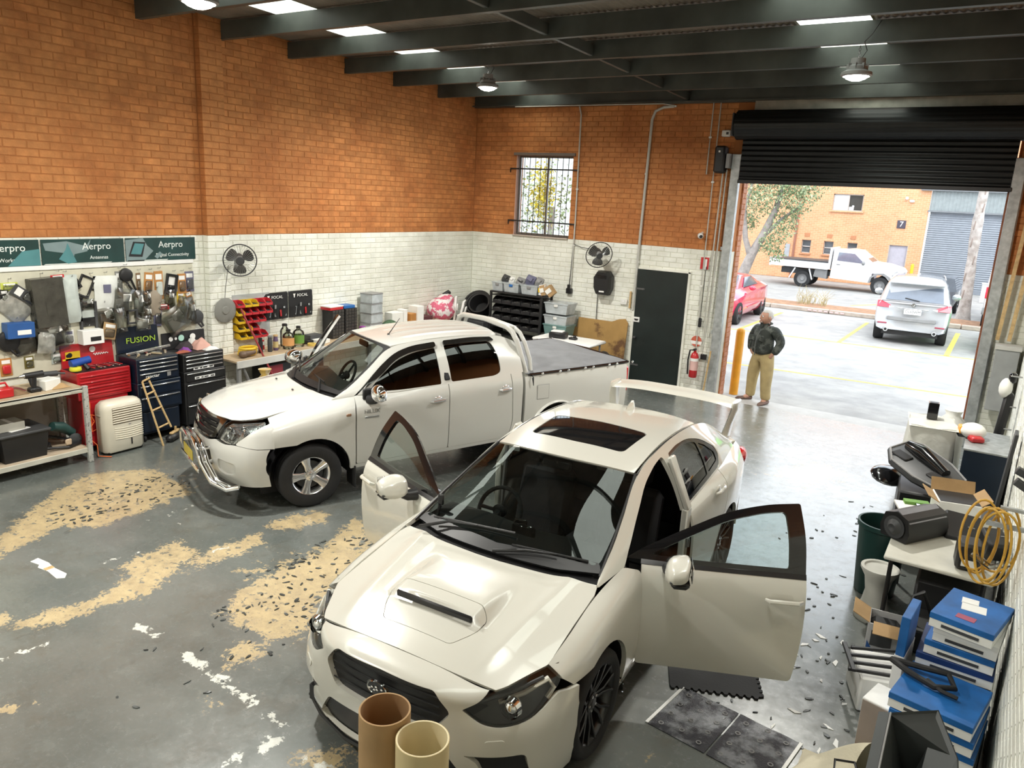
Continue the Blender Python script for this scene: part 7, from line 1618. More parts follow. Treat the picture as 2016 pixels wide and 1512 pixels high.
def pouches():
 m_c=mat('black_canvas',(.014,.014,.015),.8,bump=.3,bscale=40)
 for k,(y,l)in enumerate(((-5.00,'black canvas tool pouch panel with white lettering nearest the red bins'),(-4.51,'black canvas tool pouch panel with white lettering farther from the bins'))):
  t=thing('tool_pouch',l,'tool pouch',(.01,y,1.44),group='canvas pouches on the wall')
  b=B();b.grid(lambda u,v:(.010+.006*math.sin(7*u+k)*math.sin(3*v),(u-.5)*.47,(v-.5)*.40),8,8);b.box((.004,0,0),(.006,.46,.40));b.obj('backing_cloth',m_c,t,sm=80)
  for j in range(3):
   b=B();b.grid(lambda u,v:(.014+.045*math.sin(PI*u)*(.5+.5*v),-.15+.15*j+(u-.5)*.145,-.195+.16*v),6,4);b.obj('pocket',m_c,t,sm=80)
  text('lettering','FOCAL',.062,m_label,t,(.020,.03,.13),ROTX['px'],.001,sx=1.1)
  b=B();b.prism([(-.155,.16),(-.105,.16),(-.115,.145),(-.125,.10),(-.135,.10),(-.145,.145)],.017,.019,'x');b.obj('emblem',m_label,t,sm=0)
  b=B();b.cyl((0,-.22,.20),(.015,-.22,.20),.008,n=8);b.cyl((0,.22,.20),(.015,.22,.20),.008,n=8);b.obj('eyelets',m_steel,t)
  for j,(yy,h,m)in enumerate(((-.12,.13,m_steel),(-.02,.18,m_grey),(.08,.10,m_red),(.16,.15,m_steel))):
   t2=thing('trim_tool','%s trim tool standing in the pouch panel %s, %s slot'%(('steel','grey','red handled','thin steel')[j],'near the bins' if k==0 else 'away from the bins',('first','second','third','last')[j]),'trim tool',(.045,y+yy,1.28),group='tools in the canvas pouches');b=B();b.box((0,0,h/2),(.012,.03,h),.004,r=(.12*(j-1.5),0,0));b.obj('blade_body',m,t2)
pouches()
def bottle(name,label,loc,r,h,m,cap,lab=None,cat='bottle',neck=.45,group=None,sq=False):
 t=thing(name,label,cat,loc,group=group);b=B()
 b.lathe([(r*.9,0),(r,.012),(r,h*.68),(r*.85,h*.76),(r*neck,h*.86),(r*neck,h*.92)],n=14);b.obj('bottle_body',m,t)
 b=B();b.lathe([(r*neck*1.15,h*.90),(r*neck*1.15,h*.99),(r*neck*.9,h)],n=12);b.obj('cap',cap,t)
 if lab:b=B();b.lathe([(r+.001,h*.18),(r+.001,h*.58)],n=14,cap=False);b.obj('label_band',lab,t)
 return t
def bench_two():
 t=thing('side_bench','long timber topped side bench with white frame behind the truck','workbench',(0,-3.6,0))
 b=B();b.box((.30,0,.835),(.58,5.1,.03),.004);b.obj('bench_top',mat('bench_chipboard',(.45,.34,.22),.75,var=.2),t,sm=0)
 b=B();b.box((.592,0,.80),(.018,5.1,.10),.003);b.obj('front_rail',mat('bench_white',(.60,.60,.57),.6),t,sm=0)
 for y in(-2.5,-1.0,.6,2.4):
  for x in(.04,.56):b=B();b.box((x,y,.41),(.05,.05,.82),.004);b.obj('leg',m_grey,t,sm=0)
 b=B();b.cyl((.56,-2.45,.80),(.52,-2.1,.05),.02,n=8);b.obj('brace',m_grey,t)
 b=B();b.box((.30,0,.22),(.55,5.0,.02));b.obj('lower_shelf',m_white,t,sm=0)
 z=.851;m_or=mat('orange_label',(.65,.33,.12),.6);m_gn=mat('green_label',(.14,.30,.05),.6);m_oil=glass('clear_bottle',(.86,.88,.80),.12,.08)
 bottle('spray_can','black spray can nearest the red broom handle on the side bench',(.34,-5.55,z),.032,.22,m_black,m_black,None,'spray can',.8)
 bottle('spray_can','dark spray can with silver top second along the side bench',(.36,-5.40,z),.034,.24,m_dkgrey,m_grey,None,'spray can',.8)
 bottle('spray_can','spray can with pale gold label third along the side bench',(.33,-5.27,z),.036,.23,mat('purple_can',(.12,.08,.16),.4),m_wood,mat('gold_label',(.60,.48,.22),.5),'spray can',.8)
 bottle('solvent_bottle','big clear bottle with orange label and black cap on the side bench',(.36,-5.06,z),.085,.29,m_oil,m_black,m_or,neck=.35)
 bottle('solvent_bottle','big clear bottle with green label and black cap on the side bench',(.33,-4.84,z),.085,.31,m_oil,m_black,m_gn,neck=.35)
 bottle('pump_bottle','clear bottle with a square black sprayer behind the labelled ones',(.18,-4.97,z),.07,.34,m_oil,m_black,None,neck=.5)
 bottle('red_can','small pink labelled tin between the black spray cans',(.28,-5.47,z),.03,.17,m_label,m_red,m_red,'tin',.9)
 t=thing('yellow_cord_reel','heap of bright yellow hose at the near end of the side bench','hose',(.33,-5.78,z))
 for k in range(4):b=B();b.tube([(.10*math.cos(a)+.01*k,.12*math.sin(a),.025+.028*k)for a in np.linspace(0,2*PI,17)[:-1]],.018,7,closed=True);b.obj('hose_turn',m_yellow,t)
 t=thing('grinder_box','brown power sander lying beside the yellow hose','power tool',(.45,-5.86,z));b=B();b.tube([(0,-.06,.05),(0,.12,.06)],[.045,.03],10);b.sph((0,-.08,.05),(.06,.06,.05),10,8);b.obj('tool_body',mat('tool_brown',(.14,.09,.06),.5),t)
 t=thing('tape_roll','roll of yellow masking tape lying flat on the side bench','tape',(.42,-4.66,z));b=B();b.lathe([(.04,0),(.065,0),(.065,.035),(.04,.035),(.04,0)],n=22,cap=False);b.obj('roll',mat('masking_yellow',(.70,.50,.12),.6),t)
 def carton(name,label,loc,s,m,rz=0.,cat='box',lid=None):
  t=thing(name,label,cat,loc,rz);b=B();b.box((0,0,s[2]/2),s,.005);b.obj('box_body',m,t,sm=0)
  if lid:b=B();b.box((0,0,s[2]),(s[0]*1.03,s[1]*1.03,.018),.003);b.obj('lid',lid,t,sm=0)
  return t
 carton('black_box','small black box beside the yellow tape roll on the side bench',(.28,-4.60,z),(.10,.12,.06),m_black)
 carton('paper_stack','pile of white sheets and clips in the middle of the side bench',(.32,-4.42,z),(.26,.22,.06),m_paper,.2)
 carton('parts_tray','grey tray of loose brackets behind the white sheets',(.20,-4.44,z),(.16,.24,.12),m_dkgrey)
 for k,(y,l)in enumerate(((-3.95,'black small parts drawer cabinet under the red case'),(-3.66,'black small parts drawer cabinet under the blue case'))):
  t=thing('drawer_organiser',l,'drawer cabinet',(.03,y,z),group='small parts drawer cabinets');b=B();b.box((.12,0,.23),(.22,.27,.46),.004);b.obj('cabinet_body',m_black,t,sm=0)
  for i in range(9):
   for j in range(4):b=B();b.box((.233,-.096+.064*j,.032+.05*i),(.012,.058,.042),.003);dd=b.obj('drawer',mat('smoke_drawer',(.05,.045,.04),.3,var=.3,scale=30),t,sm=0)
 carton('red_case','red plastic case lying on the black drawer cabinet',(.15,-3.98,z+.46),(.22,.29,.055),m_red,.03,'case',m_label)
 carton('blue_case','blue plastic case lying on the black drawer cabinet',(.15,-3.68,z+.46),(.20,.24,.05),mat('case_blue',(.02,.13,.40),.4),-.05,'case')
 m_ct=mat('milky_tub',(.46,.50,.52),.25,var=.2,scale=8)
 for k in range(4):carton('clear_tub','milky stacking tub with smoky contents, %s of the bench stack'%('bottom','second','third','top')[k],(.20,-3.13+.01*(k%2),z+.168*k),(.26,.28,.155),m_ct,.04*(k-1),'tub',m_grey)['group']='milky tubs stacked on the side bench'
 t=thing('green_plant_net','crumpled dark green mesh bag on the side bench next to the tubs','bag',(.38,-2.86,z));b=B();b.sph((0,0,.10),(.12,.16,.10),14,10);b.obj('mesh_bag',mat('green_mesh',(.05,.10,.05),.8,var=.4,scale=30,bump=.8,bscale=50),t,sm=80)
 carton('purple_tape_box','purple wrapped roll beside the drawer cabinets',(.36,-3.50,z),(.08,.08,.16),mat('purple_wrap',(.30,.05,.32),.4))
 for k,(y,s,m,l)in enumerate(((-2.62,(.20,.26,.30),m_paper,'white carton standing on the side bench behind the truck roof'),(-2.40,(.16,.10,.33),m_label,'slim white bottle box with dark edge behind the truck roof'),(-2.20,(.18,.16,.24),mat('orange_card',(.48,.22,.06),.6),'orange printed carton behind the truck roof'),(-2.02,(.24,.16,.36),m_label,'tall white carton next to the orange one'),(-1.82,(.26,.24,.16),mat('maroon_cloth',(.10,.03,.035),.8),'dark maroon cloth heap at the corner end of the side bench'))):carton('carton',l,(.26,y,z),s,m,.1*(k%3-1),'carton')
 t=thing('pink_bundle','bundle of pink and white patterned cloth piled in the brick corner','cloth',(.28,-1.32,z+.0));b=B();b.sph((0,0,.22),(.25,.30,.24),20,14);b.sph((.02,.1,.40),(.16,.18,.12),14,10);b.obj('cloth_heap',mat('pink_print',(.60,.12,.20),.8,col2=(.80,.74,.74),mixscale=9,mixlo=.48,mixhi=.52,bump=.8,bscale=14),t,sm=80)
 b=B();b.tube([(.0,.05,.5),(.05,.15,.56),(.0,.25,.52)],.03,8);b.obj('dark_strap',m_black,t)
 for k,(x,y,w_,h,tl,l)in enumerate(((.42,-1.06,.12,.46,.05,'narrow white polystyrene board leaning in the corner'),(.56,-1.02,.26,.40,.2,'wide white polystyrene moulding leaning beside the narrow board'))):
  t=thing('foam_board',l,'foam board',(x,y,.86),.5);b=B();b.box((0,0,h/2),(.04,w_,h),.01,r=(0,tl,0));b.obj('foam_slab',m_label,t)
  b=B();b.box((.03+tl*h*.4,0,h*.55),(.03,w_*.5,h*.3),.01,r=(0,tl,0));b.obj('foam_rib',m_label,t)
 t=thing('red_crate','dark red crate with black front under the side bench','crate',(.36,-5.38,.231));b=B();b.box((0,0,.24),(.36,.42,.48),.01);b.obj('crate_body',m_black,t,sm=0);b=B();b.box((.182,-.07,.36),(.006,.24,.20));b.obj('red_panel',mat('maroon_panel',(.24,.03,.04),.5),t,sm=0)
 t=thing('push_broom','broom with long dark red handle leaning against the red bins','broom',(.88,-5.50,0));b=B();b.cyl((0,0,.06),(-.62,-.30,1.50),.013,n=10);b.obj('broom_handle',mat('dark_red_handle',(.28,.025,.03),.4),t);b=B();b.box((.01,.0,.06),(.07,.36,.11),.02);b.obj('broom_head',m_black,t)
 t=thing('yellow_sack','yellow and white feed sack slumped under the broom','sack',(.80,-5.86,0));b=B();b.lathe([(.12,0),(.17,.12),(.16,.40),(.12,.58),(.05,.66),(.09,.74)],n=16);b.obj('sack_body',mat('yellow_sack',(.60,.40,.10),.7,col2=(.70,.66,.58),mixscale=7,bump=.6,bscale=20),t,sm=80)
bench_two()
# ------------------------------------------------------------------ back wall
def back_wall():
 m_pv=mat('conduit_grey',(.50,.50,.46),.5)
 def pipe(label,pts,r_,m=m_pv,name='conduit',cat='conduit',clips=()):
  t=thing(name,label,cat,(0,0,0));b=B();b.tube(pts,r_,8);b.obj('pipe',m,t)
  for p in clips:b=B();b.box(p,(.05,.02,.03),.004);b.obj('clip',m_white,t)
 y=-.042
 pipe('thin grey conduit running down the back wall just right of the barred window',[(2.27,y,4.82),(2.31,y,4.68),(2.335,y,2.9),(2.33,y,1.55)],.014,clips=[(2.33,y,3.4),(2.335,y,2.4)])
 pipe('thick grey conduit bending at the eaves and dropping beside the dark door',[(4.05,-.06,4.79),(3.86,y,4.78),(3.72,y,4.72),(3.67,y,4.58),(3.645,y,3.0),(3.62,y,1.35)],.024,clips=[(3.65,y,3.7),(3.64,y,2.2)])
 pipe('short brown cable hanging high on the brick left of the door motor',[(4.71,y,4.84),(4.71,y,3.72)],.010,clips=[(4.71,y,4.3)])
 pipe('grey cable running full height left of the roller door motor',[(4.83,y,4.84),(4.83,y,2.0),(4.86,y,.72)],.010,clips=[(4.83,y,3.6),(4.83,y,1.9)])
 pipe('chain loop of the roller door hanging beside the left guide rail',[(4.99,-.06,3.8),(4.96,-.06,1.6),(4.99,-.07,.75),(5.03,-.06,1.6),(5.05,-.06,3.8)],.012)
 pipe('black cable dropping from the window conduit to the black plug',[(2.33,-.04,2.62),(2.32,-.05,2.0),(2.30,-.05,1.62)],.008,m_black,'black_cable','cable')
 pipe('thin black fan lead looping along the white brick',[(2.33,-.05,2.42),(2.5,-.05,2.37),(2.75,-.08,2.35)],.006,m_black,'black_cable','cable')
 pipe('thin dark lead hanging straight below the black wall unit',[(2.90,-.04,1.55),(2.91,-.04,1.0),(2.93,-.05,.68)],.007,m_black,'black_cable','cable')
 pipe('white roof cable with a junction box along the eaves beam',[(1.0,-.19,4.82),(2.6,-.19,4.82),(3.9,-.19,4.815),(4.05,-.08,4.80)],.008,clips=[(4.06,-.05,4.79)])
 def bx_(name,label,cat,c,s,m,ch=.008,extra=()):
  t=thing(name,label,cat,(c[0],c[1],c[2]));b=B();b.box((0,0,0),s,ch);b.obj('housing',m,t)
  for nm,c2,s2,m2 in extra:b=B();b.box(c2,s2,.003);b.obj(nm,m2,t)
  return t
 bx_('door_motor','black roller door motor unit high beside the left guide rail','motor',(4.96,-.14,3.95),(.17,.22,.42),m_black,.03,[('status_window',(0,-.112,.12),(.03,.01,.03),m_label),('chain_wheel',(.13,0,-.02),(.06,.12,.22),m_grey)])
 bx_('junction_box','white junction box above the roller door motor','junction box',(4.97,-.05,4.36),(.13,.07,.10),m_white,.01,[('knockout',(.03,-.037,0),(.04,.006,.04),m_dkgrey)])
 bx_('black_plug','black power plug on the white wall right of the rack','plug',(2.31,-.05,1.55),(.11,.08,.10),m_black,.01,[('plug_top',(0,-.02,.08),(.05,.05,.08),m_black)])
 bx_('light_switch','small white switch on a wooden block left of the dark door','switch',(3.43,-.03,1.47),(.13,.04,.10),m_white,.008,[('switch_rocker',(0,-.022,.01),(.03,.01,.04),m_label),('timber_strip',(.12,.0,.05),(.03,.03,.30),m_wood)])
 bx_('small_outlet','small black outlet low on the wall beside the guide rail','outlet',(5.0,-.03,.70),(.10,.05,.09),m_black,.006,[('outlet_plate',(-.07,0,0),(.05,.04,.08),m_white)])
 t=thing('wall_unit','black angular wall unit with white label on the white brick below the fan','wall unit',(3.03,-.12,1.78));b=B();b.ring([[(x*k,yy,z*k2)for x,z in((-.10,-.22),(.12,-.22),(.17,-.10),(.17,.12),(.10,.21),(-.10,.21),(-.17,.10),(-.16,-.10))]for yy,k,k2 in((.09,1,1),(-.02,1,1),(-.10,.85,.9))]);b.obj('housing',m_black,t,sm=0)
 b=B();b.box((.03,-.105,-.15),(.10,.006,.025));b.obj('unit_label',m_label,t,sm=0);b=B();b.box((.02,-.105,.11),(.18,.008,.06),.02);b.obj('dark_slot',m_blackg,t)
 wall_fan('wall_fan','dark wall fan turned aside above the black wall unit on the back wall',(3.0,-.36,2.32),.235,math.radians(-48),math.radians(18),m_black)
 t=thing('security_camera','little white dome camera on the brick left of the roller door','camera',(4.74,-.05,2.73));b=B();b.sph((0,-.04,0),.05,14,10);b.cyl((0,.05,.05),(0,-.02,.03),.02,n=10);b.obj('camera_body',m_white,t);b=B();b.sph((.02,-.075,-.01),.027,12,8);b.obj('lens',m_black,t)
 bx_('fire_sign','red and white fire extinguisher location sign under the conduit','sign',(4.84,-.02,2.28),(.15,.008,.21),m_label,.002,[('red_border',(-.05,-.005,0),(.045,.004,.20),m_red),('red_border',(.055,-.005,.0),(.035,.004,.20),m_red),('red_top',(0,-.0045,.085),(.14,.003,.03),m_red)])
 t=thing('extinguisher_sign','round red topped pictogram sign above the fire extinguisher','sign',(4.84,-.02,.95));b=B();b.prism([(.10*math.cos(a),.10*math.sin(a))for a in np.linspace(0,2*PI,25)[:-1]],0,.006,'y');b.obj('sign_disc',m_label,t,sm=0)
 b=B();b.prism([(.095*math.cos(a),.095*math.sin(a))for a in np.linspace(.05,PI-.05,14)],-.003,0,'y');b.obj('red_half',mat('faded_red',(.55,.12,.07),.6),t,sm=0);b=B();b.prism([(.095*math.cos(a),.095*math.sin(a))for a in np.linspace(PI+.6,2*PI-.6,10)],-.003,0,'y');b.obj('red_strip',MATS['faded_red'],t,sm=0)
 t=thing('fire_extinguisher','red fire extinguisher with black hose hung beside the roller door','fire extinguisher',(4.88,-.14,.34));b=B();b.lathe([(.06,0),(.07,.015),(.07,.36),(.05,.42),(.025,.44),(.025,.47)],n=20);b.obj('cylinder',m_red,t)
 b=B();b.lathe([(.0712,.13),(.0712,.32)],n=20,cap=False);b.obj('instruction_label',mat('pale_red_label',(.70,.45,.42),.6),t);b=B();b.lathe([(.0715,.29),(.0715,.34)],n=20,cap=False);b.obj('white_band',m_label,t)
 b=B();b.box((0,-.02,.49),(.04,.10,.03),.006);b.tube([(0,-.02,.48),(-.08,-.03,.47),(-.10,-.03,.3),(-.085,-.03,.05)],.014,8);b.obj('hose',m_black,t)
 t=thing('door_remote','black pendant door control hanging on a cable by the extinguisher','control',(4.87,-.04,1.28));b=B();b.box((0,0,0),(.06,.04,.16),.015);b.obj('housing',m_black,t);b=B();b.tube([(.0,0,.08),(.005,0,.5),(.01,0,.95)],.006,6);b.obj('cable',m_dkgrey,t)
 t=thing('leaning_strip','thin yellow timber strip leaning on the guide rail foot','timber',(5.10,-.16,0));b=B();b.box((.02,.01,.42),(.025,.012,.86),0,r=(.08,.10,0));b.obj('strip',m_wood,t,sm=0)
 t=thing('cardboard_sheet','stained brown particle board leaning on the wall left of the dark door','board',(2.5,-.10,0));b=B();b.prism([(-.05,.0),(1.03,.0),(1.06,1.10),(1.0,1.17),(.88,1.15),(.74,1.09),(.06,1.09),(.04,.9),(-.06,.9)],-.02,.0,'y',r=(-.05,0,0));b.obj('sheet',mat('particle_board',(.40,.24,.08),.8,col2=(.14,.07,.03),mixscale=2.4,mixlo=.55,mixhi=.65),t,sm=0)
 t=thing('bin_rack','black steel rack of small open bins against the back wall','rack',(1.48,-.40,0))
 for sx in(-1,1):
  for yy in(-.20,.18):b=B();b.box((sx*.56,yy,.72),(.04,.04,1.44),.003);b.obj('post',m_black,t,sm=0)
 for z in(.10,.62,.78,.93,1.08,1.23,1.38):b=B();b.box((0,0,z),(1.12,.40,.015));b.obj('shelf',m_black,t,sm=0)
 b=B();b.box((0,0,1.44),(1.16,.44,.03),.003);b.obj('top_shelf',m_black,t,sm=0)
 proto=None;m_bn=mat('bin_black',(.018,.018,.020),.35,var=.2);nm=('lowest','second lowest','middle','second highest','highest')
 for r_,z in enumerate((.788,.938,1.088,1.238)):
  for k in range(5):
   if proto is None:
    p=thing('black_bin','','bin');b=B();w,h,d=.098,.11,.30
    b.box((0,0,.004),(2*w,d,.006));b.box((0,d/2,h/2),(2*w,.006,h));b.box((0,-d/2,h*.22),(2*w,.006,h*.44))
    for s in(-1,1):b.prism([(-d/2,0),(d/2,0),(d/2,h),(-d*.2,h),(-d/2,h*.44)],-.003,.003,'x',c=(s*w,0,0))
    b.obj('bin_shell',m_bn,p,sm=0);b=B();b.grid(lambda u,v:((u-.5)*1.8*w,(v-.5)*d*.9,.04+.02*math.sin(15*u)*math.cos(11*v)),6,6);b.obj('bin_contents',mat('grey_parts',(.22,.22,.21),.5),p);proto=p;c=p
   else:c=copy_tree(proto)
   c.location=(1.05+.215*k,-.43,z);c['group']='black bins in the steel rack';c['label']='black bin in the steel rack, %s row, %s from the corner side'%(nm[r_]if r_<3 else 'topmost',('first','second','third','fourth','fifth')[k])
 m_ct=MATS['milky_tub']
 def tub(label,x,y,z,s,m,lid=None,group=None):
  t=thing('plastic_tub',label,'tub',(x,y,z),group=group);b=B();b.ring([[(sx*s[0]/2*k,sy*s[1]/2*k,zz)for sx,sy in((-1,-1),(1,-1),(1,1),(-1,1))]for k,zz in((.88,0),(1,s[2]*.9),(1.05,s[2]*.9),(1.05,s[2]))]);b.obj('tub_body',m,t,sm=0)
  b=B();b.box((0,-s[1]/2*1.02,s[2]*.75),(.08,.02,.05),.008);b.obj('latch',lid or m_grey,t)
 for k,(x,w)in enumerate(((1.03,.24),(1.34,.34),(1.74,.36))):tub('milky tub on top of the black rack, %s from the corner'%('first','second','third')[k],x,-.40,1.456,(w,.34,.17),m_ct,MATS['case_blue']if k==1 else None,'milky tubs on the rack top')
 for k,(z,m,l)in enumerate(((.76,mat('teal_tub',(.16,.28,.27),.3),'teal tinted tub at the bottom of the stack right of the rack'),(.93,m_ct,'milky green tub in the middle of the stack right of the rack'),(1.16,m_ct,'milky blue lidded tub on top of the stack right of the rack'))):tub(l,2.32,-.36,z,(.48,.36,.20),m,m_white)
 b=B();b.box((2.32,-.36,.375),(.56,.42,.75),.01);o=b.obj('floor_carton',mat('dark_carton',(.06,.06,.06),.7),None,sm=0);tag(o,'dark box under the stack of milky tubs right of the rack','box')
 heaps=(('grey_offcut','grey plastic offcut heaped on the rack top tubs, nearest the corner','offcut',1.10,1.68,(.14,.16,.09),m_dkgrey),('white_part','white plastic moulding standing in the first rack top tub','part',1.24,1.66,(.10,.14,.08),m_label),('speaker_grille','light grey speaker grille lying on the second rack top tub','grille',1.44,1.66,(.16,.2,.06),m_grey),('dark_case','dark angular case propped on the third rack top tub','case',1.66,1.70,(.18,.16,.14),mat('slate_card',(.14,.14,.22),.5)),('grey_case','pale grey angular case at the end of the third rack top tub','case',1.85,1.68,(.14,.18,.12),m_grey))
 for nm_,l,c,x,z,s,m in heaps:t=thing(nm_,l,c,(x,-.38,z));b=B();b.box((0,0,.0),s,.015,r=(.5,.3,.4));b.box((.02,-.05,.03),tuple(q*.6 for q in s),.01,r=(-.3,.5,.1));b.obj('heap_body',m,t)
 for k,(x,w,tl,l)in enumerate(((2.0,.10,-.3,'tan folded carton flap leaning off the rack end'),(2.14,.14,-.7,'wide brown carton flap sliding off the rack end'),(1.98,.12,0,'small open white carton at the rack end'))):t=thing('small_carton',l,'carton',(x,-.46,1.46));b=B();b.box((0,0,.10),(w,.14,.19),.004,r=(0,tl,.2));b.obj('carton_body',m_card if k<2 else m_label,t,sm=0);b=B();b.box((0,-.08,.1),(w*.8,.006,.08),0,r=(0,tl,.2));b.obj('carton_flap',m_paper if k<2 else m_yellow,t,sm=0)
 b=B();b.box((.45,-.42,.43),(.86,.72,.84),.01);o=b.obj('corner_cabinet',m_dkgrey,None,sm=0);tag(o,'dark low cabinet in the brick corner carrying black tubs','cabinet')
 for k in range(3):
  t=thing('black_tub','black round nested tub in the corner, %s of the nest'%('outermost','middle','innermost')[k],'tub',(.50+.05*k,-.42-.03*k,1.11),rot=(.9,.25,0),group='nested black tubs');b=B();r_=.27-.035*k;b.lathe([(r_*.75,-.22+.03*k),(r_,.05+.02*k),(r_+.02,.06+.02*k),(r_+.02,.075+.02*k),(r_-.012,.07+.02*k),(r_*.72,-.2+.03*k)],n=28);b.obj('tub_wall',m_black,t)
 t=thing('white_table','white moulded folding table with rounded corner beyond the grey tonneau','table',(2.85,-.93,0))
 b=B();b.box((0,0,.80),(1.15,.66,.05),.02);b.obj('table_top',m_label,t);b=B();b.box((0,-.32,.75),(1.1,.02,.10),.01);b.obj('table_skirt',m_label,t)
 for sx in(-1,1):
  for sy in(-1,1):b=B();b.cyl((sx*.48,sy*.26,0),(sx*.48,sy*.26,.78),.018,n=8);b.obj('leg',m_grey,t)
 t=thing('label_printer','black and white label printer on the white folding table','printer',(2.66,-.98,.826),.2);b=B();b.box((0,0,.05),(.30,.22,.10),.015);b.obj('printer_base',m_black,t);b=B();b.box((-.02,.02,.11),(.22,.16,.03),.01);b.obj('printer_lid',m_label,t)
 t=thing('black_tray_part','small black plastic part beside the label printer','part',(2.94,-.95,.826));b=B();b.box((0,0,.02),(.14,.10,.04),.012);b.sph((.03,0,.045),.03,10,6);b.obj('part_body',m_black,t)
 t=thing('dark_bag','dark bag slumped behind the white table near the particle board','bag',(3.30,-.42,0));b=B();b.sph((0,0,.30),(.17,.2,.30),14,10);b.obj('bag_body',m_dkgrey,t,sm=80)
back_wall()
# ------------------------------------------------------------------ right side clutter, floor things, cardboard tubes
def right_side():
 def bx(name,label,cat,loc,s,m,rz=0.,ch=.004,extra=(),rot=None,group=None):
  t=thing(name,label,cat,loc,rz,rot=rot,group=group);b=B();b.box((0,0,s[2]/2),s,ch);b.obj(name+'_body',m,t,sm=0 if ch<.012 else 40)
  for nm,c,s2,m2 in extra:b=B();b.box(c,s2,.002);b.obj(nm,m2,t,sm=0)
  return t
 for(x,y,h,m,mi,l)in((7.155,-10.43,1.0,m_card,mat('tube_brown_in',(.36,.22,.11),.8),'wide brown cardboard tube standing in front of the sedan nose'),(7.385,-10.45,.975,mat('cream_card',(.66,.54,.30),.7,var=.06),mat('cream_in',(.74,.66,.45),.7),'wide cream cardboard tube standing beside the brown one')):
  t=thing('cardboard_tube',l,'tube',(x,y,0));b=B();b.lathe([(.103,0),(.113,0),(.113,h),(.109,h+.001)],n=48,cap=False);b.obj('tube_wall',m,t,sm=40);b=B();b.lathe([(.109,h+.001),(.105,h),(.105,.01),(.001,.01)],n=48,cap=False);b.obj('tube_inside',mi,t,sm=40)
 m_sl=mat('silver_embossed_sheet',(.24,.25,.26),.35,metal=.5,col2=(.04,.04,.045),mixscale=5,mixlo=.42,mixhi=.55,bump=.6,bscale=160)
 for k in range(2):
  t=thing('sound_deadening_sheet','silver embossed sheet on the floor under the open door, %s half'%('nearer the sedan' if k==0 else 'farther from the sedan'),'sheet',(7.71+.198+.40*k,-8.31-.025-.05*k,.002),-.125);b=B();b.grid(lambda u,v:((u-.5)*.39,(v-.5)*.50,.004+.003*math.sin(9*u+k)*math.sin(7*v)),10,10);b.box((0,0,.002),(.388,.498,.003));b.obj('foil_sheet',m_sl,t,sm=80)
  b=B();b.box(((-.20 if k==0 else.20),0,.006),(.02,.50,.006));b.obj('white_edge',m_label,t,sm=0)
  for i in range(3):
   for j in range(4):b=B();b.ring([[(-.13+.13*i+r_*math.cos(a),-.19+.125*j+.03*(i%2)+r_*math.sin(a),z)for a in np.linspace(0,2*PI,15)[:-1]]for r_,z in((.018,.0075),(.014,.0095),(.010,.0075))],cap0=False,cap1=False);b.obj('round_mark',m_grey,t)
 t=thing('foam_mat','black interlocking foam floor mat under the open door','mat',(7.86,-7.83,0),.43);b=B();P=[(-.30,-.17)]
 for k in range(12):x=-.30+.05*k;P+=[(x,-.17),(x+.01,-.195),(x+.03,-.195),(x+.04,-.17)]
 P+=[(.30,-.17)]
 for k in range(7):y=-.17+.05*k;P+=[(.30,y),(.325,y+.01),(.325,y+.03),(.30,y+.04)]
 P+=[(.30,.18),(-.30,.18)];b.prism(P,.001,.013);b.obj('mat_slab',m_rubber,t,sm=0)
 t=thing('torn_tape','torn strip of white tape stuck on the grey floor at the left','tape',(2.84,-9.78,.001),-.02);b=B();b.prism([(-.25,.03),(-.23,-.04),(-.12,-.02),(-.08,-.05),(.05,-.03),(.22,-.045),(.26,.0),(.20,.045),(.02,.03),(-.1,.045)],0,.004);b.obj('tape_strip',m_label,t,sm=0);b=B();b.box((0,0,.005),(.05,.07,.002));b.obj('tan_patch',m_wood,t,sm=0)
 t=thing('clear_wrapper','crumpled clear wrapper on the floor by the front tyre','wrapper',(7.32,-8.35,0),.4);b=B();b.grid(lambda u,v:((u-.5)*.18,(v-.5)*.12,.004+.03*abs(math.sin(9*u+4*v))*math.sin(PI*u)),8,8);b.obj('film',glass('clear_film',(.8,.82,.8),.35,.1),t)
 t=thing('covered_box','box draped with white cloth near the doorway on the right','covered box',(8.68,-2.72,0),.12)
 def cloth(u,v):
  a=2*PI*u;c,s=math.cos(a),math.sin(a);k=1/max(abs(c),abs(s))**.85;r_=.24+.03*v+.012*v*math.sin(9*a);return(r_*k*c,(r_+.09)*k*s,.90-.62*v+.01*math.sin(5*a))
 b=B();b.grid(cloth,48,8);b.grid(lambda u,v:((u-.5)*.50,(v-.5)*.68,.895+.015*math.sin(8*u)*math.sin(6*v)),8,8);b.obj('cloth_cover',mat('white_cloth',(.62,.62,.57),.85,bump=.4,bscale=18),t,sm=80);b=B();b.box((0,0,.43),(.44,.6,.85));b.obj('box_core',m_dkgrey,t,sm=0)
 bx('square_canister','open topped black square canister on the white draped box','canister',(8.66,-2.62,.912),(.11,.11,.19),m_blackg,.1,.003,[('opening',(0,0,.191),(.09,.09,.004),m_black)])
 bx('navy_cabinet','navy cabinet with grey top behind the white draped box','cabinet',(9.25,-3.0,0),(.40,.9,.82),mat('navy_steel',(.012,.022,.04),.4),0,.004,[('grey_top',(0,0,.83),(.42,.92,.02),m_galv),('door_seam',(-.202,0,.45),(.004,.01,.7),m_black)])
 bx('orange_tin','small orange tin on the navy cabinet','tin',(9.02,-2.92,.842),(.13,.13,.12),mat('orange_tin',(.75,.32,.02),.4),.2,.01,[('dark_base',(0,0,.02),(.135,.135,.04),m_dkgrey)])
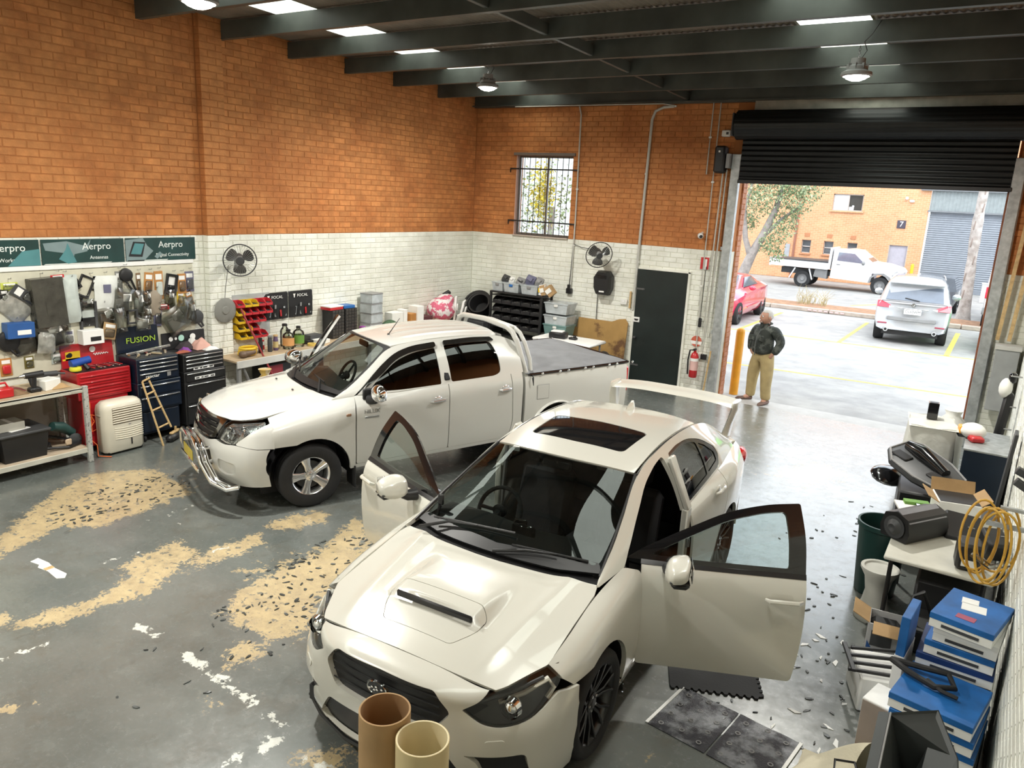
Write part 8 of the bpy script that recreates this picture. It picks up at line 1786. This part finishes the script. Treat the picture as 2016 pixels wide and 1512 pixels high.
 t=bx('red_packet','bright red packet in white plastic on the navy cabinet','packet',(9.14,-3.1,.842),(.14,.12,.06),m_red,.4,.015);b=B();b.sph((.02,.16,.08),(.13,.14,.09),14,10);b.obj('white_plastic',m_paper,t,sm=80)
 t=thing('white_bag','clear white plastic bag behind the draped box','bag',(8.86,-2.1,.0));b=B();b.lathe([(.10,0),(.16,.2),(.15,.6),(.17,.78),(.08,.88),(.10,.94)],n=18);b.obj('bag_body',m_paper,t,sm=80)
 bx('black_crate','black crate under the dashboard panel on the right','crate',(8.80,-4.60,0),(.46,.60,.70),m_black,.1,.02,[('grey_side',(.2,.1,.6),(.1,.3,.2),m_dkgrey)])
 t=thing('dashboard_panel','large dark car dashboard panel lying tilted on the black crate','car part',(8.76,-4.55,.84),rot=(.16,.20,-.62));b=B()
 prof=[(-.42,.22),(-.30,.30),(.10,.26),(.36,.16),(.46,-.02),(.40,-.20),(.10,-.26),(-.22,-.22),(-.40,-.06)]
 b.ring([[(x*k,y*k,z)for x,y in prof]for k,z in((.92,-.03),(1,.0),(.98,.03),(.80,.055))]);b.obj('panel_shell',m_dkgrey,t);
 b=B();b.tube([(x*.93,y*.93,.045)for x,y in prof],.010,6,closed=True);b.obj('bright_edge',m_grey,t);b=B();b.tube([(-.30,.10,.07),(-.1,.07,.10),(.22,.02,.07)],[.05,.07,.05],12);b.obj('vent_hump',m_blackg,t)
 for q in(.22,-.2):b=B();b.box((q,-.08,.063),(.18,.11,.02),.01);b.obj('vent_opening',m_black,t)
 t=thing('bumper_corner','glossy black moulding hanging under the dashboard panel','car part',(8.46,-4.40,.66),rot=(0,.3,-.6));b=B();b.sph((0,0,0),(.16,.20,.07),14,8);b.obj('moulding',m_blackg,t)
 bx('grey_tote','grey tote between the dashboard panel and the carton','tote',(9.24,-5.02,0),(.34,.44,.66),m_dkgrey,0,.02)
 t=thing('rubbish_bin','dark green round rubbish bin beside the white table','bin',(8.60,-5.72,0));b=B();b.lathe([(.15,0),(.16,.01),(.20,.60),(.215,.61),(.215,.65),(.198,.65),(.19,.60),(.15,.04),(.001,.04)],n=30);b.obj('bin_wall',mat('bin_green',(.006,.035,.03),.45),t)
 b=B();b.sph((0,.02,.42),(.14,.14,.10),12,8);b.obj('rubbish',mat('maroon_rubbish',(.10,.02,.02),.7),t)
 t=thing('small_table','white edged table crowded with black car parts against the right wall','table',(9.05,-6.02,0));b=B();b.box((0,0,.735),(.70,1.34,.03),.008);b.obj('table_top',mat('cream_table',(.60,.59,.52),.5),t)
 for sx in(-1,1):
  for sy in(-1,1):b=B();b.cyl((sx*.30,sy*.60,0),(sx*.30,sy*.60,.72),.016,n=8);b.obj('leg',m_black,t)
 b=B();b.box((.1,0,.3),(.44,1.2,.6),.02);o=b.obj('dark_boxes',m_black,None,loc=(9.05,-6.0,0));tag(o,'dark box stored under the white edged table','box')
 t=thing('stool','white moulded hourglass stool next to the green bin','stool',(8.66,-6.22,0));b=B();b.lathe([(.14,0),(.145,.02),(.10,.14),(.085,.24),(.105,.36),(.145,.43),(.145,.45),(.12,.45),(.11,.435),(.001,.43)],n=28);b.obj('stool_body',mat('stool_white',(.55,.54,.49),.4),t)
 t=thing('speaker_tube','grey topped tube shaped speaker lying on the white edged table','speaker',(8.84,-6.12,.755),-.55);b=B();b.prism([(-.11,0),(.11,0),(.13,.08),(.10,.19),(.0,.225),(-.10,.19),(-.13,.08)],-.24,.22,'y');b.obj('cabinet',m_black,t,sm=30);b=B();b.prism([(-.115,.165),(.0,.235),(.115,.165),(.10,.16),(.0,.215),(-.10,.16)],-.23,.2,'y');b.obj('grey_cover',mat('satin_grey',(.26,.26,.29),.35),t,sm=30);b=B();b.lathe([(.09,0),(.075,.01),(.03,-.03),(.001,-.02)],(0,-.25,.10),'y',20);b.obj('cone',m_dkgrey,t)
 bx('white_papers','white sheets and tools spread at the far end of the white edged table','papers',(8.80,-5.52,.752),(.30,.28,.02),m_paper,.3,.002,[('steel_tool',(.02,0,.03),(.03,.22,.02),m_chrome),('green_pack',(.02,.1,.03),(.2,.08,.03),mat('green_label',(.14,.30,.05),.6))])
 for(x,y,s,rt,l)in((9.16,-5.86,(.28,.30,.05),(.5,.1,.2),'flat black car panel propped behind the tube speaker'),(9.36,-6.2,(.16,.22,.16),(.3,0,.4),'round cornered black plastic duct near the right wall'),(9.22,-6.5,(.16,.20,.20),(0,0,.1),'black boxed unit with white label at the near end of the table')):bx('black_part',l,'car part',(x,y,.79 if rt[0]else.755),s,m_black,rot=rt,ch=.02,extra=[('white_sticker',(0,-.102,.06),(.09,.004,.05),m_label)]if not rt[0]else[('grey_strip',(.05,0,s[2]),(.05,.01,.01),m_grey)])  # thin grey strip on top of the unlabelled black parts
 t=bx('open_carton','brown open carton at the far corner of the white edged table','carton',(9.08,-5.45,.755),(.32,.30,.16),m_label,.25);b=B();b.box((0,.19,.20),(.34,.008,.12),0,r=(-.5,0,0));b.box((-.20,0,.17),(.10,.3,.006),0,r=(0,.5,0));b.box((.19,0,.19),(.10,.3,.006),0,r=(0,-.7,0));b.obj('carton_flaps',m_card,t,sm=0);b=B();b.box((0,0,.162),(.30,.28,.004));b.obj('carton_opening',m_black,t,sm=0)
 t=thing('floor_carton','open brown flapped carton with white and blue sides on the floor by the stool','carton',(8.80,-6.78,0),.1);b=B()
 for c,s in(((-.11,0,.15),(.008,.24,.30)),((.11,0,.15),(.008,.24,.30)),((0,-.12,.15),(.22,.008,.30)),((0,.12,.15),(.22,.008,.30))):b.box(c,s)
 b.obj('carton_wall',mat('printed_carton',(.50,.50,.50),.7),t,sm=0);b=B();b.prism([(-.11,.0),(.0,0),(-.11,.16)],-.128,-.1245,'y');b.obj('blue_print',m_blue,t,sm=0);b=B();b.box((-.02,-.126,.19),(.14,.004,.12));b.obj('dark_print',m_dkgrey,t,sm=0)
 b=B();b.box((-.17,0,.33),(.13,.24,.006),0,r=(0,.45,0));b.box((.02,-.18,.30),(.21,.12,.006),0,r=(.35,0,0));b.obj('carton_flaps',m_card,t,sm=0);b=B();b.box((0,0,.2),(.2,.22,.14),.03);b.obj('black_contents',m_black,t)
 t=thing('chair_frame','black tubular chair frame tangled under the table edge','chair',(8.98,-6.95,0));b=B();b.tube([(-.05,-.1,0),(-.06,-.05,.4),(-.03,0,.62),(.02,.02,.66),(.1,.1,.45),(.2,-.2,.47),(.22,-.22,.0)],.014,8);b.tube([(-.02,.2,0),(.0,.15,.45),(.2,.2,.46)],.014,8);b.obj('tube_frame',m_black,t);b=B();b.box((.10,.02,.44),(.3,.34,.04),.015);b.obj('seat',m_black,t)
 t=thing('lattice_trims','stack of black lattice trim frames on white board by the floor carton','car part',(8.86,-7.38,.26),.35);b=B();b.box((0,0,-.13),(.34,.36,.25),.01);b.obj('white_base',m_label,t,sm=0)
 for k in range(4):b=B();b.box((-.02,-.14+.09*k,.02+.006*k),(.46-.04*k,.022,.02),.003,r=(0,0,.05*k));b.obj('trim_bar',m_black,t,sm=0)
 for k in range(2):b=B();b.box((-.22+.36*k,.0,.03),(.03,.34,.02),.003);b.obj('trim_bar',m_black,t,sm=0)
 m_bb=mat('box_blue',(.012,.12,.38),.45,var=.25,scale=7);m_bd=mat('box_navy',(.01,.035,.14),.5,var=.2)
 def flat(label,x,y,z,s,rz,top,side,lab=False):
  t=thing('flat_box',label,'box',(x,y,z),rz,group='flat blue car kit boxes by the right wall');b=B();b.box((0,0,s[2]*.35),(s[0],s[1],s[2]*.7));b.obj('box_base',side,t,sm=0);b=B();b.box((0,0,s[2]*.78),(s[0]+.006,s[1]+.006,s[2]*.44),.003);b.obj('box_lid',top,t,sm=0)
  b=B();b.box((0,-s[1]/2-.002,s[2]*.28),(s[0]*.6,.003,s[2]*.2));b.obj('side_print',m_dkgrey,t,sm=0)
  if lab:b=B();b.box((.0,.02,s[2]+.001),(.13,.10,.002),0,r=(0,0,.2));b.box((-.04,.10,s[2]+.001),(.09,.08,.002),0,r=(0,0,.2));b.obj('address_label',m_label,t,sm=0);b=B();b.box((.0,-.14,s[2]+.001),(.10,.06,.002));b.obj('red_print',mat('red_print',(.35,.08,.14),.5),t,sm=0)
 for k in range(3):flat('blue flat box in the near low stack, %s'%('bottom','middle','topmost and under the black grommets')[k],9.22-.01*k,-8.02,.30+.095*k,(.42,.44,.09),-.12-.03*k,m_bb,m_label)
 bx('grey_crate','grey crate beneath the near blue boxes','crate',(9.24,-8.0,0),(.40,.42,.297),m_dkgrey,-.1)
 bx('tall_crate','black shelf crate beneath the far blue boxes','crate',(9.29,-7.56,0),(.32,.42,.56),m_black,-.1)
 for k in range(4):flat('blue flat box in the tall wall side stack, %s'%('bottom','second from bottom','third from bottom under the labelled lid','topmost with white address labels')[k],(9.25,9.27,9.29,9.28)[k],-7.58-.01*k,.565+.094*k,((.40,.42,.09),(.36,.40,.09),(.33,.38,.09),(.33,.44,.09))[k],(-.05,-.1,-.12,-.22)[k],(m_bd,m_bb,m_label,m_bb)[k],(m_label,m_label,m_label,m_paper)[k],k==3)
 bx('upright_blue_box','thin blue and white box standing upright beside the tall stack','box',(8.97,-7.66,.0),(.05,.30,.86),m_bb,-.1,.003,[('white_lower',(0,0,.35),(.056,.304,.5),m_label)])
 t=thing('rubber_grommets','tangle of black rubber straps on the near blue boxes','straps',(9.10,-7.98,.585));b=B();b.tube([(-.18,.1,.02),(-.08,.0,.03),(.06,-.06,.02),(.16,-.02,.03),(.12,.08,.05),(-.02,.08,.04),(-.18,.1,.02)],.018,8);b.obj('strap',m_rubber,t);b=B();b.tube([(.02,-.02,.03),(.10,-.08,.02),(.18,-.10,.02)],.012,6);b.obj('strap',m_rubber,t)
 bx('white_carton','white carton with taupe front by the canvas','carton',(8.95,-8.06,0),(.21,.22,.45),m_label,-.25,.004,[('taupe_side',(0,-.112,.24),(.205,.004,.40),mat('taupe_card',(.30,.25,.22),.7))])
 t=thing('canvas_sheet','cream canvas sheet heaped at the lower right of the floor','canvas',(8.76,-8.47,0));b=B();b.grid(lambda u,v:(-.22+.36*u+.03*math.sin(9*v),-.42+.68*v,.005+.30*(u**.8)*(1+.10*math.sin(14*v+4*u))*min(1,6*v,6*(1-v))),16,22);b.grid(lambda u,v:(-.20+.36*u,-.42+.7*v,.002),2,2);b.obj('canvas_cloth',mat('cream_canvas',(.58,.53,.40),.9,bump=.3),t,sm=80)
 t=thing('wire_bracket','small black wire frame lying on the cream canvas','frame part',(8.84,-8.66,.29),.3);b=B();b.tube([(-.07,-.06,0),(.07,-.05,0),(.05,.07,.03),(-.05,.06,.03)],.008,6,closed=True);b.obj('wire_loop',m_black,t)
 m_v=mat('charcoal_panel',(.028,.032,.032),.5,var=.1);t=thing('folded_panel','large charcoal folded plastic panel at the lower right corner','panel',(9.12,-8.86,0))
 for nm,pts in(('left_leaf',[(-.13,.06,.82),(-.12,-.55,.70),(.02,-.50,.40),(.0,.04,.45)]),('right_leaf',[(.0,.04,.45),(.02,-.5,.40),(.22,-.30,.62),(.18,.0,.75),(.07,.20,.84)]),('back_leaf',[(-.13,.06,.82),(.07,.20,.84),(.18,.0,.75),(.0,.04,.45)]),('lip',[(-.13,.06,.82),(-.12,-.55,.70),(-.165,-.55,.69),(-.175,.05,.81)])):poly(t,nm,pts,m_v,.012)
 b=B();b.tube([(-.125,.06,.826),(-.115,-.55,.706)],.005,6);b.obj('bright_rim',m_grey,t);b=B();b.box((.03,-.2,.2),(.3,.5,.40));b.obj('support_box',m_dkgrey,t,sm=0)
 t=thing('yellow_cord_coil','coil of yellow extension cord hanging on the right wall','cord',(9.34,-7.0,1.17))
 for k in range(7):b=B();w=.085+.010*(k%4);b.tube([(-.02+w*math.sin(a)+.012*k*(1 if k%2 else-1),.06*math.cos(a+k)+.02*k-.06,.23*math.cos(a)-.02*(k%3)*(1-math.cos(a)))for a in np.linspace(0,2*PI,25)[:-1]],.008,6,closed=True);b.obj('cord_turn',mat('cord_yellow',(.62,.36,.05),.5),t)
 b=B();b.box((.08,0,.24),(.18,.03,.02));b.box((.05,-.03,.13),(.24,.02,.03));b.obj('hook_bracket',m_galv,t,sm=0);b=B();b.tube([(-.11,0,-.12),(.0,-.05,-.16),(.10,0,-.13)],.02,8);b.obj('clear_plug',m_clear,t)
 t=thing('angle_bracket','dark steel angle bracket fixed high on the right wall','bracket',(9.42,-7.6,1.75));b=B();b.box((-.03,0,.0),(.10,.05,.04),.004,r=(0,.5,0));b.box((-.02,.06,.05),(.12,.05,.04),.004,r=(0,.4,0));b.obj('bracket_arm',m_dkgrey,t,sm=0)
 t=thing('hanging_tool_bag','long black bag with white cloth hanging from wall brackets','bag',(9.36,-2.2,1.0));b=B();b.box((0,0,-.1),(.10,.16,.75),.03,r=(0,.06,0));b.obj('bag_body',m_black,t);b=B();b.sph((-.03,.0,.32),(.07,.12,.12),12,8);b.obj('white_cloth',m_paper,t,sm=80);b=B();b.box((.02,0,.45),(.08,.10,.12),.02);b.obj('buckle',m_blackg,t)
 for z in(-.15,.12,.48):b=B();b.cyl((.0,-.06,z),(.11,-.06,z),.009,n=8);b.obj('wall_hook',m_steel,t)
 bx('grey_board','grey flat board leaning on the right wall behind the carton','board',(9.38,-4.3,0),(.03,.22,1.3),m_dkgrey,rot=(.0,.05,0))
 bx('meter_box','grey fibre cement meter box in the corner by the doorway','meter box',(9.31,-.28,.66),(.28,.30,.86),mat('fibre_cement',(.30,.31,.31),.8),0,.006,[('box_ledge',(0,0,.88),(.31,.34,.05),mat('pale_ledge',(.50,.49,.46),.8))])
 for k,(x,h)in enumerate(((9.16,1.75),(9.30,1.4))):bx('timber_stud','tan timber stud standing above the grey meter box, %s'%('longer one' if k==0 else 'shorter one'),'timber',(x,-.12,1.60),(.05,.03,h),m_wood,rot=(0,.04,0))
right_side()
